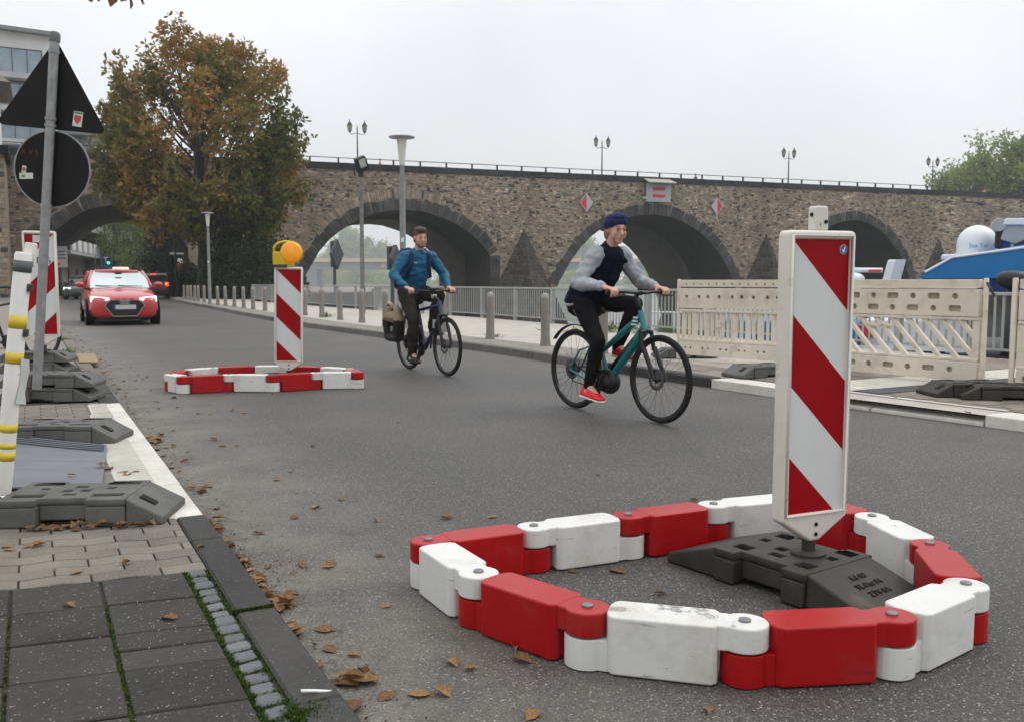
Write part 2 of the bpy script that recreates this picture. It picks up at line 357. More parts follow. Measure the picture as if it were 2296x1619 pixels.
# ------------------------------------------------------------------ the setting: water, road, pavements, kerbs
def asphalt():
    m, nt, b = principled('asphalt'); L = nt.links.new; N = nt.nodes.new
    t = N('ShaderNodeTexCoord'); P = t.outputs['Object']
    def nse(sc, det=6, ro=.6):
        n = N('ShaderNodeTexNoise'); n.inputs['Scale'].default_value = sc; n.inputs['Detail'].default_value = det; n.inputs['Roughness'].default_value = ro; L(P, n.inputs['Vector']); return n.outputs['Fac']
    def mr(x, a, b_, c=0., d=1.):
        k = N('ShaderNodeMapRange'); k.inputs[1].default_value = a; k.inputs[2].default_value = b_; k.inputs[3].default_value = c; k.inputs[4].default_value = d; L(x, k.inputs[0]); return k.outputs[0]
    def mix(f, a, b_, mode='MIX'):
        x = N('ShaderNodeMixRGB'); x.blend_type = mode
        for i, q in ((0, f), (1, a), (2, b_)):
            if isinstance(q, tuple): x.inputs[i].default_value = (*q, 1)
            elif isinstance(q, (int, float)): x.inputs[i].default_value = q
            else: L(q, x.inputs[i])
        return x.outputs[0]
    def mul(a, b_):
        k = N('ShaderNodeMath'); k.operation = 'MULTIPLY'; L(a, k.inputs[0])
        if isinstance(b_, float): k.inputs[1].default_value = b_
        else: L(b_, k.inputs[1])
        return k.outputs[0]
    c = mix(mr(nse(120, 4, .85), .36, .66), (.010, .010, .010), (.128, .125, .121))
    c = mix(mr(nse(38, 3, .7), .35, .68), mix(1., c, (.66, .65, .64), 'MULTIPLY'), mix(1., c, (1.3, 1.28, 1.25), 'MULTIPLY'))
    v = N('ShaderNodeTexVoronoi'); v.inputs['Scale'].default_value = 105; L(P, v.inputs['Vector'])
    c = mix(mul(mr(v.outputs['Distance'], .38, .24), mr(nse(64, 2, .6), .47, .58)), c, mix(v.outputs['Color'], (.06, .056, .05), (.52, .48, .43)))
    v2 = N('ShaderNodeTexVoronoi'); v2.inputs['Scale'].default_value = 8; L(P, v2.inputs['Vector'])     # old chewing gum and flecks
    c = mix(mul(mr(v2.outputs['Distance'], .10, .085), mr(nse(3.1, 3), .58, .62)), c, (.24, .23, .215))
    c = mix(mr(nse(.55, 5, .6), .32, .7), mix(1., c, (.80, .80, .81), 'MULTIPLY'), mix(1., c, (1.2, 1.17, 1.13), 'MULTIPLY'))
    dp = N('ShaderNodeVectorMath'); dp.operation = 'DOT_PRODUCT'; L(P, dp.inputs[0]); dp.inputs[1].default_value = VV
    tt = dp.outputs['Value']
    dust = mul(mr(tt, 1.75, .68, 0, .85), mr(nse(2.3, 7, .7), .3, .72))     # dry sand swept against the left kerb
    c = mix(dust, c, mix(mr(nse(140, 3, .8), .35, .65), (.10, .088, .07), (.34, .31, .26)))
    dirt = mul(mr(tt, .98, .66), mr(nse(17, 6, .75), .52, .62))
    c = mix(dirt, c, (.035, .026, .018))
    lane = mul(mr(tt, 5.0, 6.2), mr(nse(1.3, 4), .35, .7, 0, .5))
    c = mix(lane, c, (.13, .12, .105))
    L(c, b.inputs['Base Color']); b.inputs['Roughness'].default_value = .6; b.inputs['Specular IOR Level'].default_value = .36
    bn = N('ShaderNodeBump'); bn.inputs['Strength'].default_value = .55; bn.inputs['Distance'].default_value = .006
    L(nse(210, 3, .7), bn.inputs['Height']); L(bn.outputs[0], b.inputs['Normal'])
    return m
m_asphalt = asphalt()
m_sand = M('promenade_surface', (.34, .31, .275), (.46, .43, .385), rough=.85, scale=3, c3=(.20, .18, .155), scale3=.9, thr3=.6, w3=.2, bump=.2, bscale=120)
m_earth = M('pavement_bed', (.035, .033, .022), (.085, .07, .05), rough=.95, scale=20, bump=.6, bscale=90)
m_leftpave = M('old_pavement', (.17, .155, .135), (.25, .23, .20), rough=.9, scale=5, c3=(.10, .09, .08), scale3=6, thr3=.58)
m_kerbdark = rand_mat('kerb_basalt', (.020, .0195, .019), (.062, .059, .055), rough=.55, nscale=70, bump=.3, speck=(.16, .155, .15))
m_kerbgrey = rand_mat('kerb_concrete', (.10, .092, .082), (.20, .185, .165), rough=.85, nscale=30, bump=.3)
m_kerbwhite = rand_mat('kerb_white', (.42, .40, .36), (.68, .655, .60), rough=.75, nscale=14, bump=.15)
m_slab = rand_mat('dark_slab', (.016, .0145, .012), (.060, .055, .047), rough=.6, nscale=45, speck=(.34, .32, .29), bump=.35)
m_paver = rand_mat('interlock_paver', (.105, .095, .08), (.235, .215, .185), rough=.85, nscale=90, bump=.35, speck=(.36, .33, .29))
m_paver2 = rand_mat('brown_paver', (.16, .135, .112), (.28, .245, .21), rough=.85, nscale=40, bump=.3)
m_sett = rand_mat('sett_stone', (.075, .082, .088), (.165, .172, .178), rough=.6, nscale=60, bump=.4)
m_tact = rand_mat('tactile_slab', (.52, .50, .45), (.72, .70, .65), rough=.8, nscale=12, bump=.1)
m_darkslab = rand_mat('anthracite_slab', (.05, .052, .056), (.09, .092, .096), rough=.75, nscale=40, bump=.2)
m_moss = leaf_mat('moss', [(0, (.016, .032, .005)), (.5, (.045, .08, .010)), (1, (.10, .14, .022))], .15, .9)
m_water = M('river_water', (.055, .07, .065), (.08, .10, .09), rough=.12, scale=.2, bump=.25, bscale=1.6, spec=.6, stretch=(1, .3, 1))

def poly_sheet(name, pts, z, mat, kind=True):
    me = bpy.data.meshes.new(name); bm = bmesh.new()
    vs = [bm.verts.new((p[0], p[1], z)) for p in pts]; f = bm.faces.new(vs); f.normal_update()
    if f.normal.z < 0: f.normal_flip()
    bmesh.ops.triangulate(bm, faces=[f]); bm.to_mesh(me); bm.free(); me.materials.append(mat)
    o = link(name, me);
    return struct(o) if kind else o
RK = [(11.2, -6), (7.55, .3), (3.783, 6.687), (2.944, 7.961), (1.858, 9.913), (-.338, 14.375), (-2.62, 18.226), (-4.95, 22.177), (-9.1, 30.7), (-13.35, 39.76), (-19.7, 53.1), (-26.2, 70), (-33, 95), (-39, 120), (-47, 150), (-62, 210)]
LK = [tuple(ST(.662, -9).xy), tuple(ST(.662, 0).xy), (-13.36, 26.63), (-24, 46.8), (-31.8, 63), (-37.4, 80), (-44.5, 110), (-53, 150), (-70, 210)]
RAIL = [(14.6, -6), (10.3, 4.5), (6.55, 12.0), (3.45, 17.5), (-.55, 25.5), (-8.75, 39.6), (-13.9, 49.0), (-16.6, 60.0), (-17.3, 74.0), (-14.5, 95), (-20, 130), (-30, 210)]
struct(poly_sheet('river', [(-40, -30), (1900, -30), (1900, 1290), (-520, 1290)], -2.7, m_water))
poly_sheet('road', LK + RK[::-1], 0.0, m_asphalt)
PZ = .10
poly_sheet('promenade', RK + RAIL[::-1], PZ - .012, m_sand)
pav_l = poly_sheet('pavement', LK + [(-190, 210), (-120, 60), (-60, -9)], .028, m_leftpave)
bed = poly_sheet('paving_bed', [tuple(ST(t, s).xy) for t, s in ((-2.3, -1), (.6, -1), (.6, 9.2), (-2.3, 9.2))], .032, m_earth)
# quay wall below the railing and the far shore
q = MB()
for a, b in zip(RAIL, RAIL[1:]):
    q.add([(a[0], a[1], PZ - .013), (b[0], b[1], PZ - .013), (b[0] + .4, b[1] + .1, -3.2), (a[0] + .4, a[1] + .1, -3.2)], [(0, 1, 2, 3)])
struct(q.build('quay_wall', M('quay_stone', (.10, .095, .085), (.17, .16, .145), rough=.9, scale=2, bump=.5, bscale=6)))
m_bank = M('grassy_bank', (.05, .075, .03), (.10, .12, .05), rough=.95, scale=.3)
fb = MB(); xs = [-560 + 80 * i for i in range(30)]
for i, x in enumerate(xs): fb.v += [(x, 790 + 14 * math.sin(i), -3), (x, 820, -1.2), (x, 1300, 4)]
for i in range(len(xs) - 1):
    for j in range(2): fb.f.append((i * 3 + j, i * 3 + 3 + j, i * 3 + 4 + j, i * 3 + 1 + j)); fb.m.append(0)
struct(fb.build('far_bank', m_bank))

# --- left pavement: slabs, interlocking pavers, setts, kerb
CV = Vector((math.cos(R(19)), math.sin(R(19)), 0))
O0 = Vector((-1.201, 3.266, 0)); A_, B_ = .281, .287
def slab_piece(name, pts, z0, z1, mat, parent, bev=.004, tilt=.0015):
    c = sum((Vector((p[0], p[1], 0)) for p in pts), Vector()) / len(pts)
    mb = MB(); mb.prism([(p[0] - c.x, p[1] - c.y) for p in pts], z0 - z1, 0)
    me = mb.mesh(name, mat); o = link(name, me, parent, bev, (c.x, c.y, z1 + rng.uniform(-.0018, .0018)), seg=1)
    o.rotation_euler = (rng.uniform(-tilt, tilt) * 3, rng.uniform(-tilt, tilt) * 3, 0)
    return o
for i in range(7):
    for j in range(7):
        o = O0 - CV * (A_ * i) - UV * (B_ * j); e = .0045
        jt = [rng.uniform(-.002, .002) for _ in range(4)]
        p = [o - CV * e - UV * e, o - CV * (A_ - e) - UV * (e + jt[0]), o - CV * (A_ - e) - UV * (B_ - e), o - CV * (e + jt[1]) - UV * (B_ - e)]
        if i == 0 and j == 2:       # this slab is cut in two
            mid = .5; 
            slab_piece('paving_slab', [p[0], p[1], p[1] + (p[2] - p[1]) * .47, p[0] + (p[3] - p[0]) * .47], .03, .044, m_slab, pav_l)
            slab_piece('paving_slab', [p[0] + (p[3] - p[0]) * .5, p[1] + (p[2] - p[1]) * .5, p[2], p[3]], .03, .044, m_slab, pav_l)
        else: slab_piece('paving_slab', p, .03, .045, m_slab, pav_l)
RW, PL = .104, .235
def paver_pts(u0, u1, v0, v1, ph):
    def wav(u): return .011 * math.sin(2 * math.pi * (u / PL) * 1.0 + 0)
    k = 7; e = .003
    lo = [(u0 + e + (u1 - u0 - 2 * e) * i / k, v0 + e + wav(u0 + (u1 - u0) * i / k)) for i in range(k + 1)]
    hi = [(u0 + e + (u1 - u0 - 2 * e) * i / k, v1 - e + wav(u0 + (u1 - u0) * i / k)) for i in range(k, -1, -1)]
    return lo + hi
for r in range(52):
    if ST(0, 0).length > 1e9: break
    base = O0 + UV * (RW * r * .99) + UV * .004
    for c_ in range(8):
        u1 = PL * .7 - (c_ * PL) + (PL * .5 if r % 2 else 0); u0 = u1 - PL
        if u1 <= 0.001: pass
        u1c = min(u1, .086)
        if u1c - u0 < .03: continue
        pts = [base + CV * a + UV * b for a, b in paver_pts(u0, u1c, 0, RW, r)]
        slab_piece('paver', pts, .03, .043, m_paver, pav_l, .003)
mossP = []
for k in range(24):
    s = 3.425 - .0765 * k
    t0 = .466 + rng.uniform(-.003, .004); w, d = .067 + rng.uniform(-.007, .005), .064 + rng.uniform(-.007, .004)
    pts = []
    for q_ in range(12):
        a = 2 * math.pi * q_ / 12 + .26
        f = .5 / max(abs(math.cos(a)), abs(math.sin(a))) ** .85
        pts.append(ST(t0 + .032 + math.cos(a) * w * f * rng.uniform(.9, 1.06), s + math.sin(a) * d * f * rng.uniform(.9, 1.06) + .1 * (math.cos(a) * w * f)))
    slab_piece('cobblestone', pts, .028, .044 + rng.uniform(-.004, .003), m_sett, pav_l, .006, .01)
    for _ in range(46): mossP.append(ST(.452 + rng.gauss(.008, .008), s + rng.uniform(-.04, .04), .036))
    for _ in range(16): mossP.append(ST(.533 + rng.gauss(0, .006), s + rng.uniform(-.04, .04), .036))
    for _ in range(9): mossP.append(ST(rng.uniform(.455, .53), s - .038 + rng.gauss(0, .004), .036))
for j in range(1, 7):                                # moss in the long slab joints
    for i in (1, 2, 3):
        for _ in range(60 if i == 1 else 18):
            p = O0 - CV * (A_ * i + rng.gauss(0, .004)) - UV * (B_ * (j + rng.random())); mossP.append(Vector((p.x, p.y, .037)))
for _ in range(160):
    p = ST(.60, 2.93) + VV * rng.uniform(-.07, .06); mossP.append(Vector((p.x, p.y, .05)))
for _ in range(500):
    a = rng.random() * 6.28; r_ = abs(rng.gauss(0, .035)); p = ST(.56 + math.cos(a) * r_, 2.15 + math.sin(a) * r_); mossP.append(Vector((p.x, p.y, .045)))
mp = np.array([tuple(p) for p in mossP]); mo = leafcloud('moss', mp, np.tile([0, 0, 1.], (len(mp), 1)), np.full(len(mp), .0095), np.clip(nrg.normal(.5, .25, len(mp)), 0, 1), m_moss, pav_l, k=5, aspect=.5, spread=.5, droop=0)
tag(mo, kind='stuff')
# kerb stones of the left side
kl = bpy.data.objects.new('kerb', None); col.objects.link(kl); struct(kl)
def kerb_piece(t0, t1, s0, s1, z, mat, name='kerb_stone', bev=.008):
    pts = [ST(t0, s0 + .003), ST(t1, s0 + .003), ST(t1, s1 - .003), ST(t0, s1 - .003)]
    return slab_piece(name, pts, -.02, z, mat, kl, bev, .0005)
for s0, s1 in ((-1.2, -.2), (-.2, .8), (.8, 1.35), (1.35, 2.2), (2.2, 2.93), (2.93, 3.85), (3.85, 4.28)): kerb_piece(.543, .668, s0, s1, .05, m_kerbdark)
for s0, s1, a in ((4.28, 4.55, .50), (4.55, 5.0, .45), (5.0, 5.9, .36), (5.9, 6.5, .36), (6.5, 7.35, .37), (7.35, 8.0, .38), (8.0, 8.66, .40)):
    k_ = kerb_piece(a, .662, s0, s1, .047, m_kerbwhite, 'white_kerb_slab')
    rb = MB(); n = int((s1 - s0) / .022)
    for i in range(n): 
        c = ST((a + .56) / 2, s0 + .02 + .022 * i, 0); 
        rb.box((0, 0, 0), (.56 - a - .03, .010, .004), 0, Matrix.Translation((c.x - k_.location.x, c.y - k_.location.y, .0015)) @ Matrix.Rotation(STREET, 4, 'Z'))
    if n > 3: rb.build('rib', m_kerbwhite, k_, bevel=0)
kerb_piece(.50, .662, 8.66, 9.4, .05, m_kerbdark)
s = 9.4
while s < 46: kerb_piece(.50, .662, s, s + 1.0, .055, m_kerbgrey if s > 11 else m_kerbdark); s += 1.0
for k in range(5):                                    # cream edging strip in front of the second plate
    slab_piece('edging_slab', [ST(.36 - .42 * k, 7.05), ST(.36 - .42 * k - .41, 7.12), ST(.36 - .42 * k - .41, 7.42), ST(.36 - .42 * k, 7.35)], .03, .047, m_tact, pav_l, .003)
    slab_piece('edging_slab', [ST(.36 - .42 * k, 7.36), ST(.36 - .42 * k - .41, 7.43), ST(.36 - .42 * k - .41, 7.66), ST(.36 - .42 * k, 7.6)], .03, .0465, m_darkslab, pav_l, .003)
# studded tactile slabs under the rubber mat
for k in range(4):
    c = ST(.21 - .31 * k, 4.95); rot = Matrix.Rotation(R(19), 4, 'Z')
    o = slab_piece('tactile_slab', [c + CV * a + UV * b for a, b in ((-.15, -.15), (.15, -.15), (.15, .15), (-.15, .15))], .03, .048, m_tact, pav_l, .003)
    st = MB()
    for a in range(6):
        for b in range(6):
            p = CV * (-.125 + .05 * a) + UV * (-.125 + .05 * b); st.lathe([(.015, 0), (.012, .004), (.004, .006), (0, .006)], 8, 0, Matrix.Translation((p.x, p.y, 0)))
    st.build('stud', m_tact, o, smooth=True)

# --- right side: kerb along the promenade, white crossing kerb, slabs, small pavers
def along(path, step, start=0.):
    out = []; acc = -start
    for a, b in zip(path, path[1:]):
        a, b = Vector((*a, 0)), Vector((*b, 0)); L_ = (b - a).length; d = (b - a) / L_
        while acc <= L_:
            if acc >= 0: out.append((a + d * acc, d))
            acc += step
        acc -= L_
    return out
kr = bpy.data.objects.new('kerb', None); col.objects.link(kr); struct(kr)
ptsR = along(RK, 1.0)
for (p, d), (p2, d2) in zip(ptsR, ptsR[1:]):
    if p.y > 52: break
    n = Vector((d.y, -d.x, 0)); sm = (p * .5 + p2 * .5).dot(UV)
    white = sm < 7.9
    e = d * .006
    if white and 4.5 < sm < 6.0: zr, zi, w = .028, PZ, .38
    elif white: zr = zi = .092; w = .36
    else: zr = zi = PZ + .008; w = .15
    c = (p + p2) / 2; mb = MB()
    q4 = [p + e, p2 - e, p2 - e + n * w, p + e + n * w]
    vs = [(v.x - c.x, v.y - c.y, -.03) for v in q4] + [(v.x - c.x, v.y - c.y, zz) for v, zz in zip(q4, (zr, zr, zi, zi))]
    mb.add(vs, [(0, 1, 2, 3), (7, 6, 5, 4), (0, 4, 5, 1), (1, 5, 6, 2), (2, 6, 7, 3), (3, 7, 4, 0)])
    mb.build('kerb_stone', m_kerbwhite if white else (m_kerbdark if sm < 9.8 else m_kerbgrey), kr, bevel=.015 if not white else .012, loc=(c.x, c.y, 0))
mb = MB(); prev = None
for (p, d), (p2, d2) in zip(ptsR, ptsR[1:]):
    if p.y <= 52: continue
    n = Vector((d.y, -d.x, 0)) * .15
    mb.add([(*p.xy, -.02), (*p2.xy, -.02), (*(p2 + n).xy, -.02), (*(p + n).xy, -.02), (*p.xy, PZ + .008), (*p2.xy, PZ + .008), (*(p2 + n).xy, PZ + .008), (*(p + n).xy, PZ + .008)], [(0, 4, 5, 1), (4, 7, 6, 5)])
mb.build('far_kerb', m_kerbgrey, kr)
prom = bpy.data.objects['promenade']
for k in range(12):
    t = 6.75 + .31 * k
    slab_piece('anthracite_slab', [ST(t, 5.72), ST(t + .3, 5.72), ST(t + .3, 6.02), ST(t, 6.02)], PZ - .02, PZ, m_darkslab, prom, .003)
    for q_ in range(2):
        o = slab_piece('tactile_slab', [ST(t, 6.03 + .31 * q_), ST(t + .3, 6.03 + .31 * q_), ST(t + .3, 6.33 + .31 * q_), ST(t, 6.33 + .31 * q_)], PZ - .02, PZ, m_tact, prom, .003)
        rb = MB()
        for i in range(7):
            p = VV * (-.13 + .043 * i); rb.box((0, 0, 0), (.02, .27, .008), 0, Matrix.Translation((p.x, p.y, .002)) @ Matrix.Rotation(STREET, 4, 'Z'))
        rb.build('rib', m_tact, o)
def TK(s): return float(np.interp(s, [-5, .3, 4.16, 5.7, 7.9, 12], [7.2, 6.82, 6.46, 6.32, 6.26, 6.3]))
bedp = [ST(TK(s) + .30, s) for s in np.linspace(-4, 7.95, 14)] + [ST(11, 7.95), ST(11.5, -4)]
poly_sheet('paver_bed', [tuple(p.xy) for p in bedp], PZ - .008, M('bed_brown', (.15, .13, .11), (.21, .185, .16), rough=.95, scale=12))
cnt = 0
for i in range(42):
    for j in range(15):
        s0 = 7.75 - .103 * i; t0 = TK(s0) + .40 + .205 * j + (.1 if i % 2 else 0)
        if 5.65 < s0 < 6.7: continue
        edge = 6.6
        if cnt > 296: break
        cnt += 1
        slab_piece('paver', [ST(t0, s0), ST(t0 + .2, s0), ST(t0 + .2, s0 + .098), ST(t0, s0 + .098)], PZ - .02, PZ - .001, m_paver2, prom, .003, .003)
mb = MB()
for i in range(60):
    for j in range(22):
        s0 = 7.75 - .103 * i; t0 = TK(s0) + .40 + .205 * j + (.1 if i % 2 else 0)
        if 5.65 < s0 < 6.7 or (i < 31 and j < 15): continue
        p = [ST(t0, s0), ST(t0 + .2, s0), ST(t0 + .2, s0 + .098), ST(t0, s0 + .098)]
        if p[0].x > 9.5: continue
        mb.prism([(a.x, a.y) for a in p], PZ - .02, PZ - .002)
tag(mb.build('pavers', m_paver2, prom), kind='stuff')
# band of worn setts behind the promenade kerb
m_band = M('sett_band', (.16, .145, .125), (.27, .25, .22), rough=.9, scale=9, c3=(.10, .09, .078), scale3=3, thr3=.55, w3=.15, bump=.5, bscale=30)
bn_ = MB()
for (p, d), (p2, d2) in zip(ptsR, ptsR[1:]):
    if p.y > 52 or (p * .5 + p2 * .5).dot(UV) < 7.9: continue
    n = Vector((d.y, -d.x, 0)); n2 = Vector((d2.y, -d2.x, 0))
    a, b, c, e = p + n * .15, p2 + n2 * .15, p2 + n2 * .95, p + n * .95
    bn_.add([(*v.xy, PZ - .006) for v in (a, b, c, e)], [(3, 2, 1, 0)])
o = bn_.build('sett_band', m_band); o.parent = prom

def grass(name, centre, rad, n, h, seed, parent=None):
    g = np.random.default_rng(seed); p = np.zeros((n, 3)); a = g.uniform(0, 6.28, n); r = np.abs(g.normal(0, rad * .5, n))
    p[:, 0] = centre[0] + np.cos(a) * r; p[:, 1] = centre[1] + np.sin(a) * r * 1.0; p[:, 2] = centre[2]
    o = leafcloud(name, p, np.tile([0, 0, 2.4], (n, 1)), g.uniform(.5, 1.1, n) * h, g.uniform(.2, .8, n), m_grass, parent, k=1, aspect=.09, seed=seed, spread=.5, droop=0)
    return o
m_grass = leaf_mat('grass_blade', [(0, (.04, .08, .012)), (.6, (.09, .16, .03)), (1, (.22, .21, .07))], .3)
for i, (px_, py_, r_, n_, h_) in enumerate([(1352, 745, .9, 260, .28), (1500, 745, .5, 160, .14), (1420, 740, .6, 160, .12), (733, 712, .22, 120, .17), (1113, 757, .16, 70, .09), (250, 690 + 0, 0, 0, 0)]):
    if n_: tag(grass('grass_tuft', G(px_, py_, PZ - .01), r_, n_, h_, 50 + i), 'ragged green grass ' + ('behind the teal bicycle at the foot of the railing' if i == 0 else 'strip under the railing beside the white slatted barrier' if i == 1 else 'low strip under the railing between two bollards' if i == 2 else 'clump at the foot of a bollard right of the orange lamp' if i == 3 else 'sprig beside the bollard right of the blue cyclist'), 'grass', kind='stuff')
for i, (px_, py_, r_, n_, h_) in enumerate([(245, 1290 * .598, .12, 150, .1), (150, 795, .18, 190, .12), (147, 803, .15, 140, .08), (140, 765, .2, 120, .1)]):
    if i: tag(grass('weed', G(px_, py_, .03), r_, n_, h_, 70 + i), ['', 'green weeds sprouting beside the far stacked base plates', 'low weeds at the tip of the far base plates', 'grass growing along the kerb behind the left beacon'][i], 'weeds', kind='stuff')
# ------------------------------------------------------------------ the stone arch bridge
BA = G(690, 368, 10.6); BB_ = G(2296, 440, 10.6)
bd_ = Vector((BB_.x - BA.x, BB_.y - BA.y, 0)).normalized(); bn3 = Vector((-bd_.y, bd_.x, 0))
BW = 15.5
def BP(s, z, w=0.0): return Vector((BA.x, BA.y, 0)) + bd_ * s + bn3 * w + Vector((0, 0, z))     # w > 0 is away from the camera
bridge = thing('stone_bridge', 'long dark rubble stone bridge with round arches crossing behind the street', 'bridge', (0, 0, 0))
ARCH = {
 1: [(-20.3, -3), (-20.2, 3.9), (-19.3, 4.5), (-18.27, 5.1), (-17.4, 5.85), (-16.4, 6.45), (-15.4, 6.75), (-14.3, 6.85), (-13.1, 6.7), (-11.9, 6.25), (-10.8, 5.55), (-9.9, 4.7), (-9.3, 3.7), (-9.2, -3)],
 2: [(-1.5, -3), (-1.1, 0), (-.35, 1.6), (.76, 3.53), (1.6, 4.5), (2.5, 5.25), (3.8, 6.1), (5.1, 6.68), (6.6, 7.02), (8.2, 7.14), (9.6, 7.03), (11.1, 6.6), (12.3, 6.15), (13.5, 5.45), (14.5, 4.65), (15.2, 3.9), (15.6, 3.3), (15.7, -3)],
 3: [(20.9, -3), (21.5, -.3), (22.2, 1.2), (23.2, 2.85), (24.31, 4.28), (25.3, 5.2), (26.4, 6.0), (27.6, 6.6), (28.95, 7.03), (30.4, 7.3), (31.8, 7.36), (33.4, 7.18), (34.86, 6.75), (36.2, 6.12), (37.48, 5.26), (38.6, 4.2), (39.56, 3.03), (40.3, 1.75), (41.1, 0), (41.9, -3)],
 4: [(44.8, -3), (45.6, -.3), (46.4, 1.3), (47.4, 2.9), (48.6, 4.3), (49.75, 5.3), (51, 6.2), (52.3, 6.85), (53.7, 7.25), (55.1, 7.4), (56.4, 7.22), (57.7, 6.75), (58.9, 6.05), (59.9, 5.2), (60.8, 4.25), (61.5, 3.3), (62.2, 2.0), (63.2, 0), (64.2, -3)]}
ARCH[5] = [(s_ + 22.9, z) for s_, z in ARCH[4]]
ARCH[6] = [(s_ + 45.8, z) for s_, z in ARCH[4]]
def arch_z(poly, s):
    for (a, za), (b, zb) in zip(poly, poly[1:]):
        if a <= s <= b and b > a: return za + (zb - za) * (s - a) / (b - a)
    return None
def bridge_bottom(s):
    for p in ARCH.values():
        z = arch_z(p, s)
        if z is not None: return z
    return -3.2
S0, S1, WT = -62, 150, 10.3
m_mortar = M('bridge_mortar', (.23, .19, .148), (.34, .28, .215), rough=.95, scale=1.5, c3=(.11, .095, .078), scale3=.35, thr3=.52, w3=.2, bump=.6, bscale=8)
m_stone = attr_mat('rubble_stone', 'stonecol', bump=.5, bscale=9, nscale=2.2, var=.3)
m_vouss = attr_mat('voussoir_stone', 'stonecol', bump=.35, bscale=14, nscale=3, var=.35)
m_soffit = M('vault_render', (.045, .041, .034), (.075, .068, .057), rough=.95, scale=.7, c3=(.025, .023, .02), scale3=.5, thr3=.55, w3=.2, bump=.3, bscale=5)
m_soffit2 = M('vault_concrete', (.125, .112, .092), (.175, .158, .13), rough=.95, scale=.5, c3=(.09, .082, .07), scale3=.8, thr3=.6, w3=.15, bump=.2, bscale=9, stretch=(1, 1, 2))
wall = MB(); ss = sorted(set([S0 + 1.0 * i for i in range(S1 - S0 + 1)] + [s_ for p in ARCH.values() for s_, z in p] + [s_ + (.002 if i == 0 else -.002) for p in ARCH.values() for i, s_ in ((0, p[0][0] - .004), (1, p[-1][0] + .004))]))
for w_, sg in ((0.0, 1), (BW, -1)):
    for a, b in zip(ss, ss[1:]):
        m_ = (a + b) / 2; inside = any(p[0][0] <= m_ <= p[-1][0] for p in ARCH.values())
        za, zb = (bridge_bottom(a), bridge_bottom(b)) if inside else (-3.2, -3.2)
        f = [BP(a, za, w_), BP(b, zb, w_), BP(b, WT, w_), BP(a, WT, w_)]
        wall.add(f if sg > 0 else f[::-1], [(0, 1, 2, 3)])
wall.add([BP(S0, 9.75, .5), BP(S1, 9.75, .5), BP(S1, 9.75, BW - .5), BP(S0, 9.75, BW - .5)], [(0, 1, 2, 3)])
bwall = wall.build('wall', m_mortar, bridge)
for k, poly in ARCH.items():
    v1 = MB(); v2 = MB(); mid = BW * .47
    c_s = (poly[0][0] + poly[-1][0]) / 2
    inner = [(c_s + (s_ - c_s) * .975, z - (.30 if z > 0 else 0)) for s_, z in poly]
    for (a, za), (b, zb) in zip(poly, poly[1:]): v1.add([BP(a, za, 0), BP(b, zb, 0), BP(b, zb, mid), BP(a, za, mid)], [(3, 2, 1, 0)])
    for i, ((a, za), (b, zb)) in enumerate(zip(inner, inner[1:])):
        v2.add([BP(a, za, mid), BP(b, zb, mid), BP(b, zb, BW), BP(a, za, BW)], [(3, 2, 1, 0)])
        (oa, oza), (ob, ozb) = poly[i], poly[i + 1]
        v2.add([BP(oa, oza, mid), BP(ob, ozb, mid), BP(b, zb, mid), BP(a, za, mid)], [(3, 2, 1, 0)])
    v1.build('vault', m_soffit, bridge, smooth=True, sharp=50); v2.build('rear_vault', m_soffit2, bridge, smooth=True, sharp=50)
# stones: rubble courses, kept clear of the arch rings; the largest in view are pieces of their own
PAL = [(.30, .24, .18), (.26, .212, .168), (.22, .187, .155), (.345, .28, .21), (.31, .233, .177), (.185, .162, .14), (.27, .222, .175), (.325, .264, .20)]
def stonecolor(g, dark=1.):
    c = PAL[g.randrange(len(PAL))]; k = g.uniform(.82, 1.14) * dark * 1.3
    r = g.random()
    if r > .988: c = (.46, .39, .30)
    elif r > .96: c = (.34, .275, .195)
    elif r < .10: c = (.065, .062, .06)
    return tuple(x * k for x in c)
g = random.Random(11); stones = []
ring_t = 1.0
def in_ring(s, z, t):
    for k, p in ARCH.items():
        if p[0][0] - t - 1 < s < p[-1][0] + t + 1:
            if p[0][0] <= s <= p[-1][0]:
                az = arch_z(p, s)
                if az is not None and z < az: return True
            for (a, za), (b, zb) in zip(p, p[1:]):
                L2 = (b - a) ** 2 + (zb - za) ** 2
                u = max(0, min(1, ((s - a) * (b - a) + (z - za) * (zb - za)) / max(L2, 1e-6)))
                tt = t if (za > .9 or zb > .9) else .15
                if (s - a - (b - a) * u) ** 2 + (z - za - (zb - za) * u) ** 2 < tt * tt: return True
    return False
z = -.6
while z < WT - .05:
    h = g.uniform(.10, .19); h = min(h, WT - z); s = -46.0 + g.random()
    while s < 110:
        near = 1.0 if -25 < s < 66 else 2.2
        w = (g.uniform(.11, .34) if g.random() < .85 else g.uniform(.3, .55)) * near
        zz = z + g.uniform(-.04, .04) + .05 * math.sin(s * .9 + z)
        if z > 1 or s < 64: stones.append((s, zz, w, h * g.uniform(.7, 1.22)))
        s += w + .025
    z += h + .018
def ring_keep(st):
    s, z_, w, h = st
    t = 1.8 if 1.0 < s < 11 and z_ > 4.2 else ring_t
    return not (in_ring(s + .04, z_ + .02, t * .97) or in_ring(s + w - .04, z_ + .02, t * .97) or in_ring(s + w / 2, z_ + h / 2, t * .97))
stones = [st for st in stones if ring_keep(st)]
def cut_tri(st):                                     # hidden behind the cutwaters
    s, z_, w, h = st
    return any(abs(s + w / 2 - c0) < (5.4 - z_) * .5 and z_ < 5.2 for c0 in (18.75, 44.3, 66.2))
stones = [st for st in stones if not cut_tri(st)]
